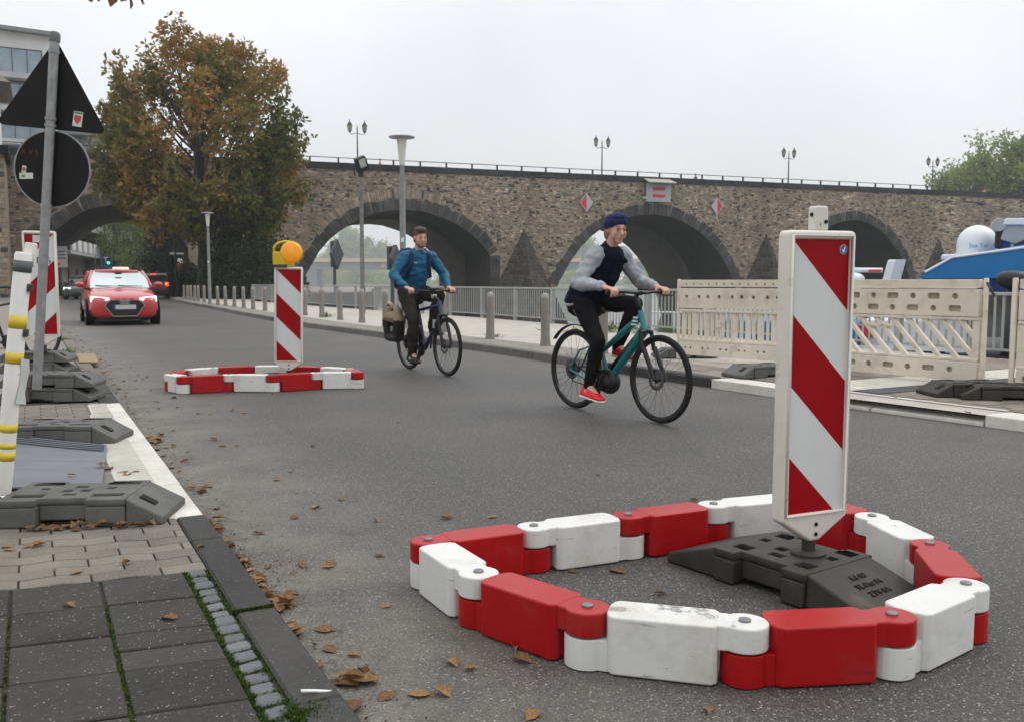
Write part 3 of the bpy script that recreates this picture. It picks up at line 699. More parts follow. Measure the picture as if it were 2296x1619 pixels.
def stone_verts(st, g):
    s, z_, w, h = st; pr = g.uniform(.025, .075); b = .02
    j = lambda a: a + g.uniform(-.03, .03)
    o = [(j(s), j(z_)), (j(s + w), j(z_)), (j(s + w), j(z_ + h)), (j(s), j(z_ + h))]
    i_ = [(j(s + b), j(z_ + b)), (j(s + w - b), j(z_ + b)), (j(s + w - b), j(z_ + h - b)), (j(s + b), j(z_ + h - b))]
    return [BP(a, c, .01) for a, c in o] + [BP(a, c, -pr + g.uniform(-.012, .012)) for a, c in i_]
SF = [(4, 5, 6, 7), (0, 1, 5, 4), (1, 2, 6, 5), (2, 3, 7, 6), (3, 0, 4, 7)]
order = sorted(range(len(stones)), key=lambda i: -stones[i][2] * stones[i][3] / (1 + ((stones[i][0] - 4) / 30) ** 2 if 0 < stones[i][0] < 50 else 6))
big = set(order[:295]); rest = MB()
for i, st in enumerate(stones):
    c = stonecolor(g, .8 if st[1] < 2.5 and g.random() < .5 else 1.)
    vs = stone_verts(st, g)
    if i in big: MB().add(vs, SF, 0, None, c).build('stone', m_stone, bridge)
    else: rest.add(vs, SF, 0, None, c)
# an outer ring of thin upright stones over the second arch
p2 = ARCH[2]
def arcwalk(poly, step, lo=.9):
    out = []; acc = 0
    pts = [q for q in poly]
    for (a, za), (b, zb) in zip(pts, pts[1:]):
        L_ = math.hypot(b - a, zb - za)
        while acc < L_:
            u = acc / L_; out.append((a + (b - a) * u, za + (zb - za) * u, (b - a) / L_, (zb - za) / L_)); acc += step
        acc -= L_
    return [q for q in out if q[1] > lo]
for s_, z_, ds, dz in arcwalk(p2, .17, 4.3):
    if s_ > 11.2 or s_ < .6: continue
    n = (-dz, ds); a0, a1 = 1.02, 1.02 + g.uniform(.55, .85); hw = .07
    q4 = [(s_ + n[0] * a0 - ds * hw, z_ + n[1] * a0 - dz * hw), (s_ + n[0] * a0 + ds * hw, z_ + n[1] * a0 + dz * hw), (s_ + n[0] * a1 + ds * hw, z_ + n[1] * a1 + dz * hw), (s_ + n[0] * a1 - ds * hw, z_ + n[1] * a1 - dz * hw)]
    pr = g.uniform(.03, .08)
    rest.add([BP(a, c, .01) for a, c in q4] + [BP(a * .97 + s_ * .03 + .0, c, -pr) for a, c in q4], SF, 0, None, stonecolor(g))
tag(rest.build('stones', m_stone, bridge), kind='stuff')
gv = random.Random(5)
for k, poly in ARCH.items():
    if k == 6: continue
    step = .46 if k < 4 else .62
    for s_, z_, ds, dz in arcwalk(poly, step, .7 if k > 1 else 3.9):
        n = (-dz, ds)
        if n[1] < -.01: continue
        t1 = .95 * gv.uniform(.86, 1.12); hw = step / 2 - .012
        q4 = [(s_ + n[0] * r_ + ds * e * (1 + r_ * .045), z_ + n[1] * r_ + dz * e * (1 + r_ * .045)) for r_, e in ((0, -hw), (0, hw), (t1, hw), (t1, -hw))]
        pr = gv.uniform(.05, .10); k_ = gv.uniform(.7, 1.25)
        c = tuple(x * k_ for x in (.075, .072, .070))
        cs, cz = sum(a for a, _ in q4) / 4, sum(b for _, b in q4) / 4
        vs = [BP(a, c_, .25) for a, c_ in q4] + [BP(cs + (a - cs) * .95, cz + (c_ - cz) * .97, -pr) for a, c_ in q4]
        MB().add(vs, SF, 0, None, c).build('voussoir', m_vouss, bridge)
# coping blocks on top of the wall
cgn = 0
for i in range(int((120 - S0) / 1.55)):
    a = S0 + 1.55 * i; mb = MB(); k_ = gv.uniform(.8, 1.2)
    for z0, z1, p_ in ((10.3, 10.79, .14),):
        q4 = [(a + .012, z0), (a + 1.538, z0), (a + 1.538, z1), (a + .012, z1)]
        mb.add([BP(x, y, -p_) for x, y in q4] + [BP(x, y, .55) for x, y in q4], [(0, 1, 2, 3), (3, 2, 6, 7), (1, 5, 6, 2), (0, 3, 7, 4), (0, 4, 5, 1), (5, 4, 7, 6)], 0, None, tuple(x * k_ for x in (.045, .045, .047)))
    mb.build('coping_stone', m_vouss, bridge)
# stepped pyramid cutwaters on the piers
m_cut = attr_mat('cutwater_stone', 'stonecol', bump=.4, bscale=10, nscale=2, var=.4)
for c0 in (18.75, 44.3, 66.2, 89.5):
    cw = MB(); body = MB(); top, base, hw, dep = 5.8, -3.0, 3.9 * 1.06, 3.6
    hw = 2.55 * (top - base) / (top - .8)
    def P3(u, zf): # u -1..1 along the plan, zf height fraction
        k_ = 1 - zf; return BP(c0 + u * hw * k_, base + (top - base) * zf, -(1 - abs(u)) * dep * k_)
    body.add([BP(c0 - hw, base, 0), BP(c0, base, -dep), BP(c0 + hw, base, 0), BP(c0, top, .02)], [(0, 1, 3), (1, 2, 3)])
    cwb = body.build('cutwater', m_mortar, bridge)
    nrow = 26
    for side in (-1, 1):
        for r_ in range(nrow):
            z0, z1 = r_ / nrow, (r_ + .93) / nrow; u = 0.0
            L_ = math.hypot(hw, dep) * (1 - (z0 + z1) / 2)
            n_ = max(1, int(L_ / .62)); off = .5 / n_ if r_ % 2 else 0
            cuts = [0] + [min(1, max(0, (i + (off and .5)) / n_ + gv.uniform(-.08, .08) / n_)) for i in range(0 if off else 1, n_)] + [1]
            for a, b in zip(cuts, cuts[1:]):
                if b - a < .02: continue
                e = .012 / max(L_, .3)
                q4 = [P3(side * (a + e), z0), P3(side * (b - e), z0), P3(side * (b - e), z1), P3(side * (a + e), z1)]
                if side < 0: pass
                nv = (q4[1] - q4[0]).cross(q4[3] - q4[0]).normalized()
                if nv.y > 0: nv = -nv
                pr = gv.uniform(.02, .06); cen = sum(q4, Vector()) / 4
                out = [cen + (p - cen) * .95 + nv * pr for p in q4]
                k_ = gv.uniform(.65, 1.3) * (.8 if gv.random() < .2 else 1)
                cw.add(q4 + out, SF if side > 0 else [tuple(reversed(f)) for f in SF], 0, None, tuple(x * k_ for x in (.066, .061, .052)))
    tag(cw.build('cutwater_stones', m_cut, cwb), kind='stuff')
# railing on the parapet
m_iron = M('painted_iron', (.045, .047, .05), rough=.6)
rail_b = thing('bridge_railing', 'thin low iron railing on top of the stone bridge parapet', 'railing', tuple(BP(0, 10.79, .2)))
o0 = BP(0, 10.79, .2)
for i in range(80):
    s_ = -55 + 2.3 * i
    p = BP(s_, 10.79, .2) - o0
    MB().box((0, 0, .2), (.13, .13, .42), 0, Matrix.Translation(p) @ Matrix.Rotation(math.atan2(bd_.y, bd_.x), 4, 'Z')).build('post', m_iron, rail_b)
a, b = BP(-56, 11.22, .2) - o0, BP(128, 11.22, .2) - o0
MB().tube([a, b], .035, 6).build('rail', m_iron, rail_b)
# lamps, navigation signs and people on the bridge
m_lampglass = M('lantern_glass', (.34, .35, .29), rough=.25)
def bridge_lamp(s_, label):
    p = BP(s_, 9.75, .75)
    t = thing('bridge_lamp', label, 'lamp', tuple(p), math.atan2(bd_.y, bd_.x), 'double lantern lamps on the bridge')
    MB().lathe([(.11, 0), (.11, .9), (.07, 1.0), (.055, 2.5), (.045, 4.05), (.02, 4.15), (.02, 4.3)], 10).build('pole', m_iron, t, smooth=True)
    MB().tube([(-.62, 0, 3.62), (-.45, 0, 3.5), (0, 0, 3.62), (.45, 0, 3.5), (.62, 0, 3.62)], .025, 6).build('arm', m_iron, t)
    for sx in (-.62, .62):
        l = MB().lathe([(.11, 3.75), (.13, 3.78), (.21, 4.22)], 6, 0, Matrix.Translation((sx, 0, 0))).build('lantern', m_lampglass, t)
        c = MB().lathe([(.24, 4.22), (.22, 4.26), (.10, 4.45), (.03, 4.56), (.03, 4.66), (0, 4.72)], 6, 0, Matrix.Translation((sx, 0, 0))); 
        for q_ in range(6):
            a_ = math.pi / 3 * q_; c.tube([(sx + .135 * math.cos(a_), .135 * math.sin(a_), 3.78), (sx + .215 * math.cos(a_), .215 * math.sin(a_), 4.22)], .014, 4)
        c.lathe([(.03, 3.6), (.05, 3.66), (.14, 3.75), (.13, 3.79)], 6, 0, Matrix.Translation((sx, 0, 0)))
        c.build('lantern_frame', m_iron, l)
for s_, lb in ((4.2, 'double lantern lamp on the bridge above the floodlight post'), (26.7, 'double lantern lamp on the bridge above the left diamond sign'), (47.3, 'double lantern lamp on the bridge right of the two diamond signs'), (65.8, 'double lantern lamp on the bridge beside the pale green trees')):
    bridge_lamp(s_, lb)
m_galv = M('galvanised_panel', (.36, .375, .39), (.44, .455, .47), rough=.5, scale=3)
m_signred = M('sign_red', (.62, .035, .045), rough=.5)
BROT = math.atan2(bd_.y, bd_.x)
for s_, zc, flip, lb in ((24.68, 8.22, False, 'diamond sign with red left half on the bridge, left of the hooded board'), (38.41, 8.28, True, 'diamond sign with red right half on the bridge, right of the hooded board')):
    t = thing('diamond_sign', lb, 'sign', tuple(BP(s_, zc, -.3)), BROT, 'red and grey diamond signs on the bridge')
    d = xform(sheet(roundpoly([(-.68, 0), (0, -.86), (.68, 0), (0, .86)], .05), [], .05), FRONT); link('plate', setmat(d, m_galv), t)
    sg = -1 if not flip else 1
    tri = [(0.02 * sg, -.72), (.58 * sg, 0), (.02 * sg, .72)]
    if sg < 0: tri = tri[::-1]
    mb = MB(); mb.prismy([(x, z_) for x, z_ in tri], -.034, -.027); mb.build('red_half', m_signred, t)
    MB().box((0, .15, 0), (.1, .25, .1)).build('bracket', m_iron, t)
t = thing('navigation_board', 'grey hooded board with two red bars above the third arch', 'sign', tuple(BP(31.95, 9.35, -.45)), BROT)
MB().box((0, 0, 0), (2.55, .12, 1.75)).build('board', m_galv, t, bevel=.03)
for zc in (.33, -.33): MB().box((0, -.075, zc), (1.25, .03, .27)).build('red_bar', m_signred, t)
hd = MB(); hd.add([(-1.5, -.9, .78), (1.45, -.9, .78), (1.35, .5, 1.3), (-1.4, .5, 1.3), (-1.5, -.9, .83), (1.45, -.9, .83), (1.35, .5, 1.35), (-1.4, .5, 1.35)], [(0, 3, 2, 1), (4, 5, 6, 7), (0, 1, 5, 4), (1, 2, 6, 5), (2, 3, 7, 6), (3, 0, 4, 7)])
hd.build('hood', M('hood_metal', (.30, .285, .26), rough=.6), t)
MB().box((-1.45, -.1, -.55), (.45, .12, .22)).build('side_lamp', m_galv, t, bevel=.02)

def small_person(p, rz, top, legs, hair, label, scale=1., walk=.12):
    t = thing('person', label, 'person', tuple(p), rz, 'people on the bridge')
    sk = M('skin_far', (.42, .25, .18), rough=.6)
    ch = [((0, 0, 1.62), (.09, .075, .115), (.02, 0, 1.56), (.07, .06, .08)), ((0, 0, 1.5), .055, (0, 0, 1.42), .06),
          ((0, 0, 1.36), (.11, .19, .08), (0, 0, 1.05), (.10, .14, .1)), ((0, 0, 1.05), (.10, .14, .1), (0, 0, .92), (.11, .155, .1))]
    for sy in (-1, 1):
        ch += [((0, sy * .09, .9), .085, (walk * sy, sy * .09, .48), .062), ((walk * sy, sy * .09, .48), .06, (walk * sy * .9 - .05, sy * .09, .08), .042), ((walk * sy * .9 - .05, sy * .09, .05), .042, (walk * sy * .9 + .14, sy * .09, .04), .035),
               ((0, sy * .2, 1.38), .055, (-.04 * sy, sy * .24, 1.1), .045), ((-.04 * sy, sy * .24, 1.1), .042, (.12, sy * .22, .88), .033), ((.12, sy * .22, .87), .035, (.14, sy * .22, .80), .03)]
    me = hulls(ch, .022, 'person', 3)
    me.materials.append(sk); me.materials.append(M('far_top_' + label[:9], top, rough=.85)); me.materials.append(M('far_legs', legs, rough=.85)); me.materials.append(M('far_hair_' + label[:9], hair, rough=.8))
    for f in me.polygons:
        z_ = f.center.z
        f.material_index = 2 if z_ < .93 and abs(f.center.y) < .2 else 1 if .9 < z_ < 1.44 else 3 if z_ > 1.66 or (z_ > 1.55 and f.center.x < -.02) else 0
    link('body', me, t); t.scale = (scale,) * 3
small_person(BP(6.2, 9.75, 1.3), BROT, (.45, .36, .30), (.08, .08, .1), (.45, .33, .22), 'small figure in beige walking on the bridge beside the floodlight')
small_person(BP(6.35 + 1.9, 9.75, 1.6), BROT + math.pi, (.38, .28, .24), (.08, .08, .1), (.4, .32, .25), 'shorter figure in brown on the bridge just left of the street lamp', .93)
small_person(BP(36.9, 9.75, 1.2), BROT, (.16, .17, .18), (.05, .05, .06), (.12, .1, .09), 'grey clad figure on the bridge between hooded board and lamp')
small_person(BP(71.7, 9.75, 1.1), BROT + 1.5, (.04, .045, .06), (.05, .05, .06), (.4, .38, .35), 'person in dark jacket and white shirt on the bridge before the green trees')
small_person(BP(73.6, 9.75, 1.1), BROT + 1.5, (.42, .30, .26), (.05, .05, .06), (.55, .45, .32), 'fair haired person in pink on the bridge before the green trees', .94)

# ------------------------------------------------------------------ trees and shrubs
m_bark = M('bark', (.035, .03, .024), (.075, .065, .052), rough=.95, scale=6, bump=.8, bscale=14, stretch=(1, 1, .3))
m_chest = leaf_mat('chestnut_leaf', [(0, (.045, .07, .018)), (.28, (.115, .125, .028)), (.5, (.25, .185, .045)), (.72, (.38, .205, .058)), (1, (.54, .31, .12))], .36)
m_pop = leaf_mat('pale_leaf', [(0, (.12, .17, .05)), (.5, (.26, .33, .095)), (1, (.40, .44, .14))], .4)
m_wil = leaf_mat('willow_leaf', [(0, (.085, .13, .04)), (.5, (.20, .26, .075)), (1, (.36, .35, .11))], .4)
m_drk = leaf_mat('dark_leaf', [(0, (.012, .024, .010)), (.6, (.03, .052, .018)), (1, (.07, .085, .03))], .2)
m_brn = leaf_mat('brown_leaf', [(0, (.06, .035, .015)), (.5, (.15, .08, .03)), (1, (.24, .14, .05))], .25)
def tree(name, label, base, H_, r_, zc, rz_, n_plume, per, leaf, mat, seed, trunk_r=.3, k=5, flow='up', tintf=None, group=None, lobes=.25, aspect=.5, shell=.35, spread=.9, droop=.25, low=None, twig=.02, jit=1.):
    g = np.random.default_rng(seed)
    t = thing(name, label, 'tree', tuple(base), 0, group)
    mb = MB(); th = zc - rz_ * .55
    mb.tube([(0, 0, -.2), (0, 0, .25), (g.normal(0, .05), 0, th * .5), (g.normal(0, .12), g.normal(0, .12), th), (0, 0, zc + rz_ * .3)], [trunk_r * 1.5, trunk_r * 1.1, trunk_r, trunk_r * .8, trunk_r * .25], 10)
    mb.build('trunk', m_bark, t, smooth=True)
    P, Dn, T = [], [], []; br = MB()
    for i in range(n_plume):
        cz = g.uniform(-.97, 1); ph = g.uniform(0, 2 * math.pi) ; sr = math.sqrt(1 - cz * cz)
        d = np.array([sr * math.cos(ph), sr * math.sin(ph), cz])
        lob = 1 + lobes * noise.noise(Vector((d[0] * 1.7 + seed, d[1] * 1.7, d[2] * 1.7))) * 1.6 + g.normal(0, .05)
        ctr = np.array([0, 0, zc])
        e = ctr + d * np.array([r_, r_, rz_]) * lob
        lw = low(e[0]) if callable(low) else low
        if lw is not None and e[2] < lw: e[2] = lw + g.uniform(0, .8)
        if flow == 'up': s0 = np.array([e[0] * .12, e[1] * .12, max(th * .75, e[2] - .62 * math.hypot(e[0], e[1]) - rz_ * .55 * g.uniform(.4, 1))])
        elif flow == 'column': s0 = np.array([e[0] * .8, e[1] * .8, e[2] - g.uniform(1, 3)])
        else: s0 = np.array([e[0] * .8, e[1] * .8, e[2] + g.uniform(1.5, 4)])
        ctrl = np.array([(s0[0] + e[0]) * .62, (s0[1] + e[1]) * .62, (s0[2] * .6 + e[2] * .4)]) if flow == 'up' else (s0 + e) / 2
        def B(u): u = np.asarray(u)[:, None]; return s0 * (1 - u) ** 2 + ctrl * 2 * u * (1 - u) + e * u * u
        if twig: br.tube([tuple(x) for x in B(np.linspace(0, .97, 6))], [trunk_r * .16 + twig, trunk_r * .12 + twig, .09 * trunk_r + twig, .06 * trunk_r + twig * .8, twig * .7, twig * .4], 4, cap=False)
        u = np.clip(1 - np.abs(g.normal(0, shell, per)), .12, 1.0); pts = B(u)
        jit_ = g.normal(0, 1, (per, 3)) * jit * (leaf * .9 + (.10 + .03 * r_) * (1.15 - u[:, None]) * 2)
        pts = pts + jit_; dd = jit_ * .6 + (e - s0) / (np.linalg.norm(e - s0) + 1e-6) * .35
        P.append(pts); Dn.append(dd)
        base_t = noise.noise(Vector(tuple(e * .28)) + Vector((seed, 0, 0))) * .55
        T.append(np.full(per, base_t) + (tintf(e, zc, rz_) if tintf else .5) + g.normal(0, .07, per))
    if twig: br.build('branches', m_bark, t)
    P = np.concatenate(P); o = leafcloud('crown', P, np.concatenate(Dn), np.full(len(P), leaf), np.concatenate(T), mat, t, k=k, aspect=aspect, seed=seed, spread=spread, droop=droop)
    tag(o, kind='stuff'); return t
tb = D(458, 640, 58.0)
tree('chestnut_tree', 'large chestnut tree in brown autumn leaf beside the road before the bridge', (tb.x, tb.y, PZ - .02), 17.8, 6.4, 9.45, 6.15, 240, 39, .36, m_chest, 3, .42, 5, 'up',
     lambda e, zc, rz_: .40 + .022 * (e[2] - zc) - .007 * e[0] + .02, lobes=.15, aspect=.44, low=lambda x: 2.9 + 3.9 * min(1, max(0, (-.5 - x) / 3.5)), spread=.95, droop=.35, shell=.22, jit=.7)
# ivy and shrubs in the shade at the pier
def shrub(name, label, p, r_, h_, n, leaf, mat, seed, group=None, cat='shrub'):
    g = np.random.default_rng(seed); t = thing(name, label, cat, tuple(p), 0, group)
    d = g.normal(0, 1, (n, 3)); d /= np.linalg.norm(d, axis=1, keepdims=True); d[:, 2] = np.abs(d[:, 2])
    rr = g.uniform(.55, 1.05, n)[:, None] * (1 + .25 * np.sin(d[:, :1] * 5 + seed) * np.cos(d[:, 1:2] * 4))
    P = d * rr * np.array([r_[0], r_[1], h_])
    st = MB()
    for i in range(7):
        a = g.uniform(0, 6.28); st.tube([(0, 0, -.1), (math.cos(a) * r_[0] * .3, math.sin(a) * r_[1] * .3, h_ * .4), (math.cos(a) * r_[0] * .6, math.sin(a) * r_[1] * .6, h_ * .75)], [.05, .035, .015], 5)
    st.build('stem', m_bark, t)
    o = leafcloud('foliage', P, d, np.full(n, leaf), .45 + .2 * np.sin(P[:, 0] * 2 + seed) + g.normal(0, .15, n), mat, t, k=3, seed=seed, spread=.8)
    tag(o, kind='stuff')
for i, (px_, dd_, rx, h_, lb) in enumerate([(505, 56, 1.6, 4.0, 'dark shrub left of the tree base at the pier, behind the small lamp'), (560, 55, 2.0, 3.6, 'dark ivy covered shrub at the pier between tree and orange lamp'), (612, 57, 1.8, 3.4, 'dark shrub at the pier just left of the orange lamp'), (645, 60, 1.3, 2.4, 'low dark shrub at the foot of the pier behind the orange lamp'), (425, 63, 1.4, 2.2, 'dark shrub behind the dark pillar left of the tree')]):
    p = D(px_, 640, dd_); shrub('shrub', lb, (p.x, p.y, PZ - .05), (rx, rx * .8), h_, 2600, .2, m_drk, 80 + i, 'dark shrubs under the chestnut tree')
# trees beyond the bridge
for i, (px_, dd_, zt, r_, mt, lb, flow) in enumerate([
    (2150, 175, 29, 5.2, m_pop, 'pale green poplar nearest the right bridge lamp', 'column'), (2185, 190, 33, 5.2, m_pop, 'pointed pale poplar second from the lamp beyond the bridge', 'column'),
    (2235, 170, 29.5, 5.8, m_pop, 'tall bushy poplar in the middle of the right tree group', 'column'), (2283, 168, 30.5, 6.0, m_pop, 'tallest green poplar at the right edge beyond the bridge', 'column'), (2330, 172, 31, 6, m_pop, 'poplar cut by the right edge of the view beyond the bridge', 'column'), (2122, 182, 24, 4.2, m_pop, 'low pale tree at the left end of the right tree group', 'column')]):
    p = D(px_, 640, dd_); zz = zt * .9
    tree('poplar_tree', lb, (p.x, p.y, -1), zz + 1, r_, zz * .52, zz * .42, 90, 60, .75, mt, 200 + i, .5, 3, flow, lambda e, zc, rz_: .5, 'pale trees beyond the bridge', lobes=.42, shell=.5, twig=.04, droop=0.)
for i, (px_, dd_, zt, r_, mt, lb, nm, flow) in enumerate([
    (262, 108, 13.5, 4.6, m_wil, 'weeping willow hanging behind the parking sign', 'willow_tree', 'down'), (300, 122, 15, 5.0, m_wil, 'second willow right of the parking sign, seen through the road arch', 'willow_tree', 'down'),
    (330, 140, 15, 5.0, m_wil, 'green tree in the middle of the road arch', 'street_tree', 'up'), (366, 118, 12, 3.6, m_brn, 'brown leaved tree at the right side of the road arch', 'street_tree', 'up'),
    (385, 150, 15, 4.5, m_brn, 'far brown tree behind the dark pillar in the road arch', 'street_tree', 'up'), (235, 130, 14, 4.5, m_wil, 'green tree behind the balconies in the road arch', 'street_tree', 'up'), (400, 100, 10, 3.2, m_drk, 'dark tree at the right edge of the road arch', 'street_tree', 'up'), (352, 170, 14, 6, m_wil, 'farthest green tree at the end of the street', 'street_tree', 'up')]):
    p = D(px_, 640, dd_)
    tree(nm, lb, (p.x, p.y, 0), zt, r_, zt * .56, zt * .46, 80, 60, .45, mt, 300 + i, .3, 3, flow, lambda e, zc, rz_: .45, 'trees beyond the road arch', lobes=.25, shell=.5, twig=.03, droop=.9 if flow == 'down' else .2, low=1.6, aspect=.3 if flow == 'down' else .5)
for i, (px_, zt, r_) in enumerate([(765, 22, 4), (783, 26, 4), (800, 24, 4), (818, 21, 4.5), (858, 18, 5), (740, 14, 6), (880, 13, 6), (1268, 24, 5), (1290, 27, 5), (1308, 20, 6)]):
    FS = 2.3; p = D(px_, 640, (430 + 6 * (i % 3)) * FS); zt *= FS; r_ *= FS
    tree('poplar_tree', ['hazy tall poplar far off, left of the floodlight post', 'tallest hazy poplar seen through the second arch'][i == 1] if i < 4 else ['hazy round tree far off right of the floodlight post', 'low hazy tree at the left of the second arch', 'low hazy tree beside the blue cyclist', 'hazy poplar in the left corner of the third arch', 'hazy taller poplar in the left corner of the third arch', 'hazy round tree behind the teal rider in the third arch'][i - 4], (p.x, p.y, -2), zt, r_, zt * .55, zt * .46, 60, 40, 2.5, m_pop, 400 + i, 1., 3, 'column', lambda e, zc, rz_: .4, 'hazy trees on the far bank', lobes=.3, shell=.5, twig=.06, droop=0)
gw = np.random.default_rng(9); P = []
for i in range(70):
    c = np.array([-420 + 13 * i + gw.uniform(-5, 5), 830 + gw.uniform(0, 34), 0]); r_ = gw.uniform(8, 14)
    d = gw.normal(0, 1, (260, 3)); d /= np.linalg.norm(d, axis=1, keepdims=True); P.append(c + np.array([0, 0, gw.uniform(1.5, 5)]) + d * r_ * gw.uniform(.8, 1.05, (260, 1)) * np.array([1, .7, .9]))
P = np.concatenate(P); w_ = leafcloud('riverside_woods', P, gw.normal(0, 1, P.shape), np.full(len(P), 2.3), np.clip(.5 + .35 * np.sin(P[:, 0] * .15) + gw.normal(0, .15, len(P)), 0, 1), m_pop, None, k=3, seed=4)
tag(w_, 'hazy belt of low green trees along the far bank under the distant bridge', 'woods', kind='stuff')
# distant girder bridge
fbx = D(790, 600, 300)
t = thing('distant_bridge', 'pale hazy road bridge with yellow edge beam far up the river', 'bridge', (0, 300 * FS, CAM_H * (1 - FS))); t.scale = (FS,) * 3
m_fy = M('faded_yellow', (.55, .42, .22), rough=.7); m_fg = M('girder_grey', (.22, .235, .25), rough=.7); m_fp = M('far_pier', (.17, .175, .18), (.22, .225, .23), rough=.9, scale=.5)
MB().box((20, 0, 8.05), (440, 12, 1.15)).build('edge_beam', m_fy, t)
MB().box((20, .5, 6.3), (440, 9, 2.3)).build('girder', m_fg, t)
for i in range(60): MB().box((-190 + 7 * i, -5.8, 9.15), (.12, .12, 1.1)).build('post', m_fg, t)
MB().box((20, -5.8, 9.7), (440, .1, .1)).build('rail', m_fg, t)
for x in (-65.5, -5, 60, 130, -130): MB().box((x, 0, .5), (5.2, 9, 9.4)).build('pier', m_fp, t)
MB().lathe([(0, -.05), (.9, 0), (0, .05)], 4, 0, Matrix.Translation((-41.5, -4.4, 6.3)) @ Matrix.Rotation(R(90), 4, 'X')).build('diamond_board', m_fy, t)

# ------------------------------------------------------------------ buildings at the left
m_wht = M('render_white', (.62, .62, .62), (.72, .72, .71), rough=.85, scale=.4)
m_gry = M('render_grey', (.36, .36, .365), (.44, .44, .44), rough=.85, scale=.4)
m_glass = M('window_glass', (.16, .22, .25), (.26, .33, .37), rough=.08, scale=.5, metal=.35, spec=.8)
m_wfr = M('window_frame', (.055, .052, .05), rough=.6)
m_roofg = M('zinc_roof', (.15, .155, .17), (.21, .215, .23), rough=.6, scale=1)
def window(parent, x, y, z, w, h, panes=2, depth=.12):
    f = MB()
    for a, b, c_, d_ in ((-w / 2, -h / 2, w, .07), (-w / 2, h / 2 - .07, w, .07)): f.box((x, y, z + b + .035), (w, depth, .07))
    for i in range(panes + 1): f.box((x - w / 2 + .04 + (w - .08) * i / panes, y, z), (.07, depth - .004, h - .14))
    fo = f.build('window', m_wfr, parent)
    for i in range(panes):
        pw = (w - .08) / panes; MB().box((x - w / 2 + .04 + pw * (i + .5), y + .03, z), (pw - .07, .02, h - .14)).build('pane', m_glass, fo)
    return fo
ap = D(52, 60, 92)                                       # modern flats behind the bridge
flats = thing('apartment_block', 'pale modern apartment block with balconies rising behind the triangular sign', 'building', (ap.x, 92, 0), R(28))
zt = ap.z
body = MB(); xr, xl = 2.65, -14
for a, b, z0, z1 in ((xl, xr, -.5, zt - .45),): body.box(((a + b) / 2, 5.15, (z0 + z1) / 2), (b - a, 10, z1 - z0))
body.build('wall', m_wht, flats)
rf = MB(); rf.add([(xl, -.9, zt - .4), (xr + .2, -.9, zt - .75), (xr + .2, 10.5, zt - .2), (xl, 10.5, zt + .1), (xl, -.9, zt), (xr + .2, -.9, zt - .4), (xr + .2, 10.5, zt + .2), (xl, 10.5, zt + .5)], [(0, 3, 2, 1), (4, 5, 6, 7), (0, 1, 5, 4), (1, 2, 6, 5), (2, 3, 7, 6), (3, 0, 4, 7)])
rf.build('roof', m_roofg, flats)
m_bal = M('balcony_glass', (.42, .47, .47), rough=.1, spec=.6)
for fl in range(7):
    zf = zt - 4.75 - 3.15 * fl
    b = MB().box(((xl + xr) / 2 - .1, -.75, zf - .3), (xr - xl - .4, 1.7, .5)).build('balcony', m_gry, flats)
    MB().box((xl / 2 - 1.2, -1.55, zf + .45), (-xl - 2.4, .04, .9)).build('glass_balustrade', m_bal, b)
    window(flats, -.45 if fl % 2 == 0 else -1.2, .05, zf + 1.35, 4.0, 2.5, 3); window(flats, -7.5, .05, zf + 1.35, 4.2, 2.5, 3)
    MB().box((-2.9, .02, zf + 1.35), (.5, .25, 2.7)).build('pier_strip', m_gry, flats)
ap2 = D(172, 300, 112)
fl2 = thing('apartment_block', 'white stepped apartment wing with a glass balcony behind the round sign', 'building', (ap2.x, 112, 0), R(25))
MB().box((-4, 5, 8.9), (11.4, 10, 19)).build('wall', m_gry, fl2); MB().box((1.9, 4.7, 9.4), (.5, 9.9, 20)).build('fin', m_wht, fl2)
MB().box((5, 5.5, 7.9), (6, 9, 16.4)).build('stepped_wing', m_wht, fl2)
for k in range(5): window(fl2, -.2, -.02, 17.4 - 3.1 * k, 3.2, 2.3, 3)
for k in range(4): window(fl2, 4.6, .96, 14.6 - 3.1 * k, 2.2, 1.8, 2)
MB().box((0, 4, 18.75), (12, 12, .5)).build('roof', m_roofg, fl2)
# bridge tower with the old toll house on top
m_timber = M('brown_timber', (.12, .075, .05), (.17, .11, .075), rough=.8, scale=3, stretch=(1, 1, .2))
m_slate = M('slate_roof', (.11, .095, .085), (.19, .165, .145), rough=.8, scale=5, bump=.5, bscale=20, stretch=(1, 1, 4))
tw = thing('bridge_tower', 'stone bridge tower with an old timber toll house at the left edge', 'building', tuple(D(22, 640, 62).xy) + (0,), R(27))
MB().box((-4.5, 3.2, 4.7), (9, 6.4, 9.9)).build('tower_wall', m_mortar, tw)
tws = MB(); gz = random.Random(3); z = 0.
while z < 9.5:
    h = gz.uniform(.24, .4); x = -9.
    while x < -.1:
        w = min(gz.uniform(.35, .8), -x)
        c = stonecolor(gz, .9); pr = gz.uniform(.02, .06)
        o_ = [(x + .01, z), (x + w - .015, z), (x + w - .015, z + h - .02), (x + .01, z + h - .02)]
        tws.add([(a, .01, b) for a, b in o_] + [(a + (.02 if i in (0, 3) else -.02), -pr, b + (.02 if i < 2 else -.02)) for i, (a, b) in enumerate(o_)], SF, 0, None, c); x += w
    z += h
tag(tws.build('stones', m_stone, tw), kind='stuff')
MB().box((-4.4, 3.0, 9.85), (9.4, 7.2, .55)).build('cornice', m_vouss, tw)
hs = MB().box((-4.55, 3.3, 12.2), (8.6, 6, 4.2)).build('house_wall', m_wht, tw)
for x in (-.35, -2.1, -4.2, -6.4): MB().box((x, .26, 12.2), (.3, .12, 4.2)).build('timber_post', m_timber, tw)
for z_ in (10.35, 12.0, 14.2): MB().box((-4.55, .245, z_), (8.6, .11, .28)).build('timber_beam', m_timber, tw)
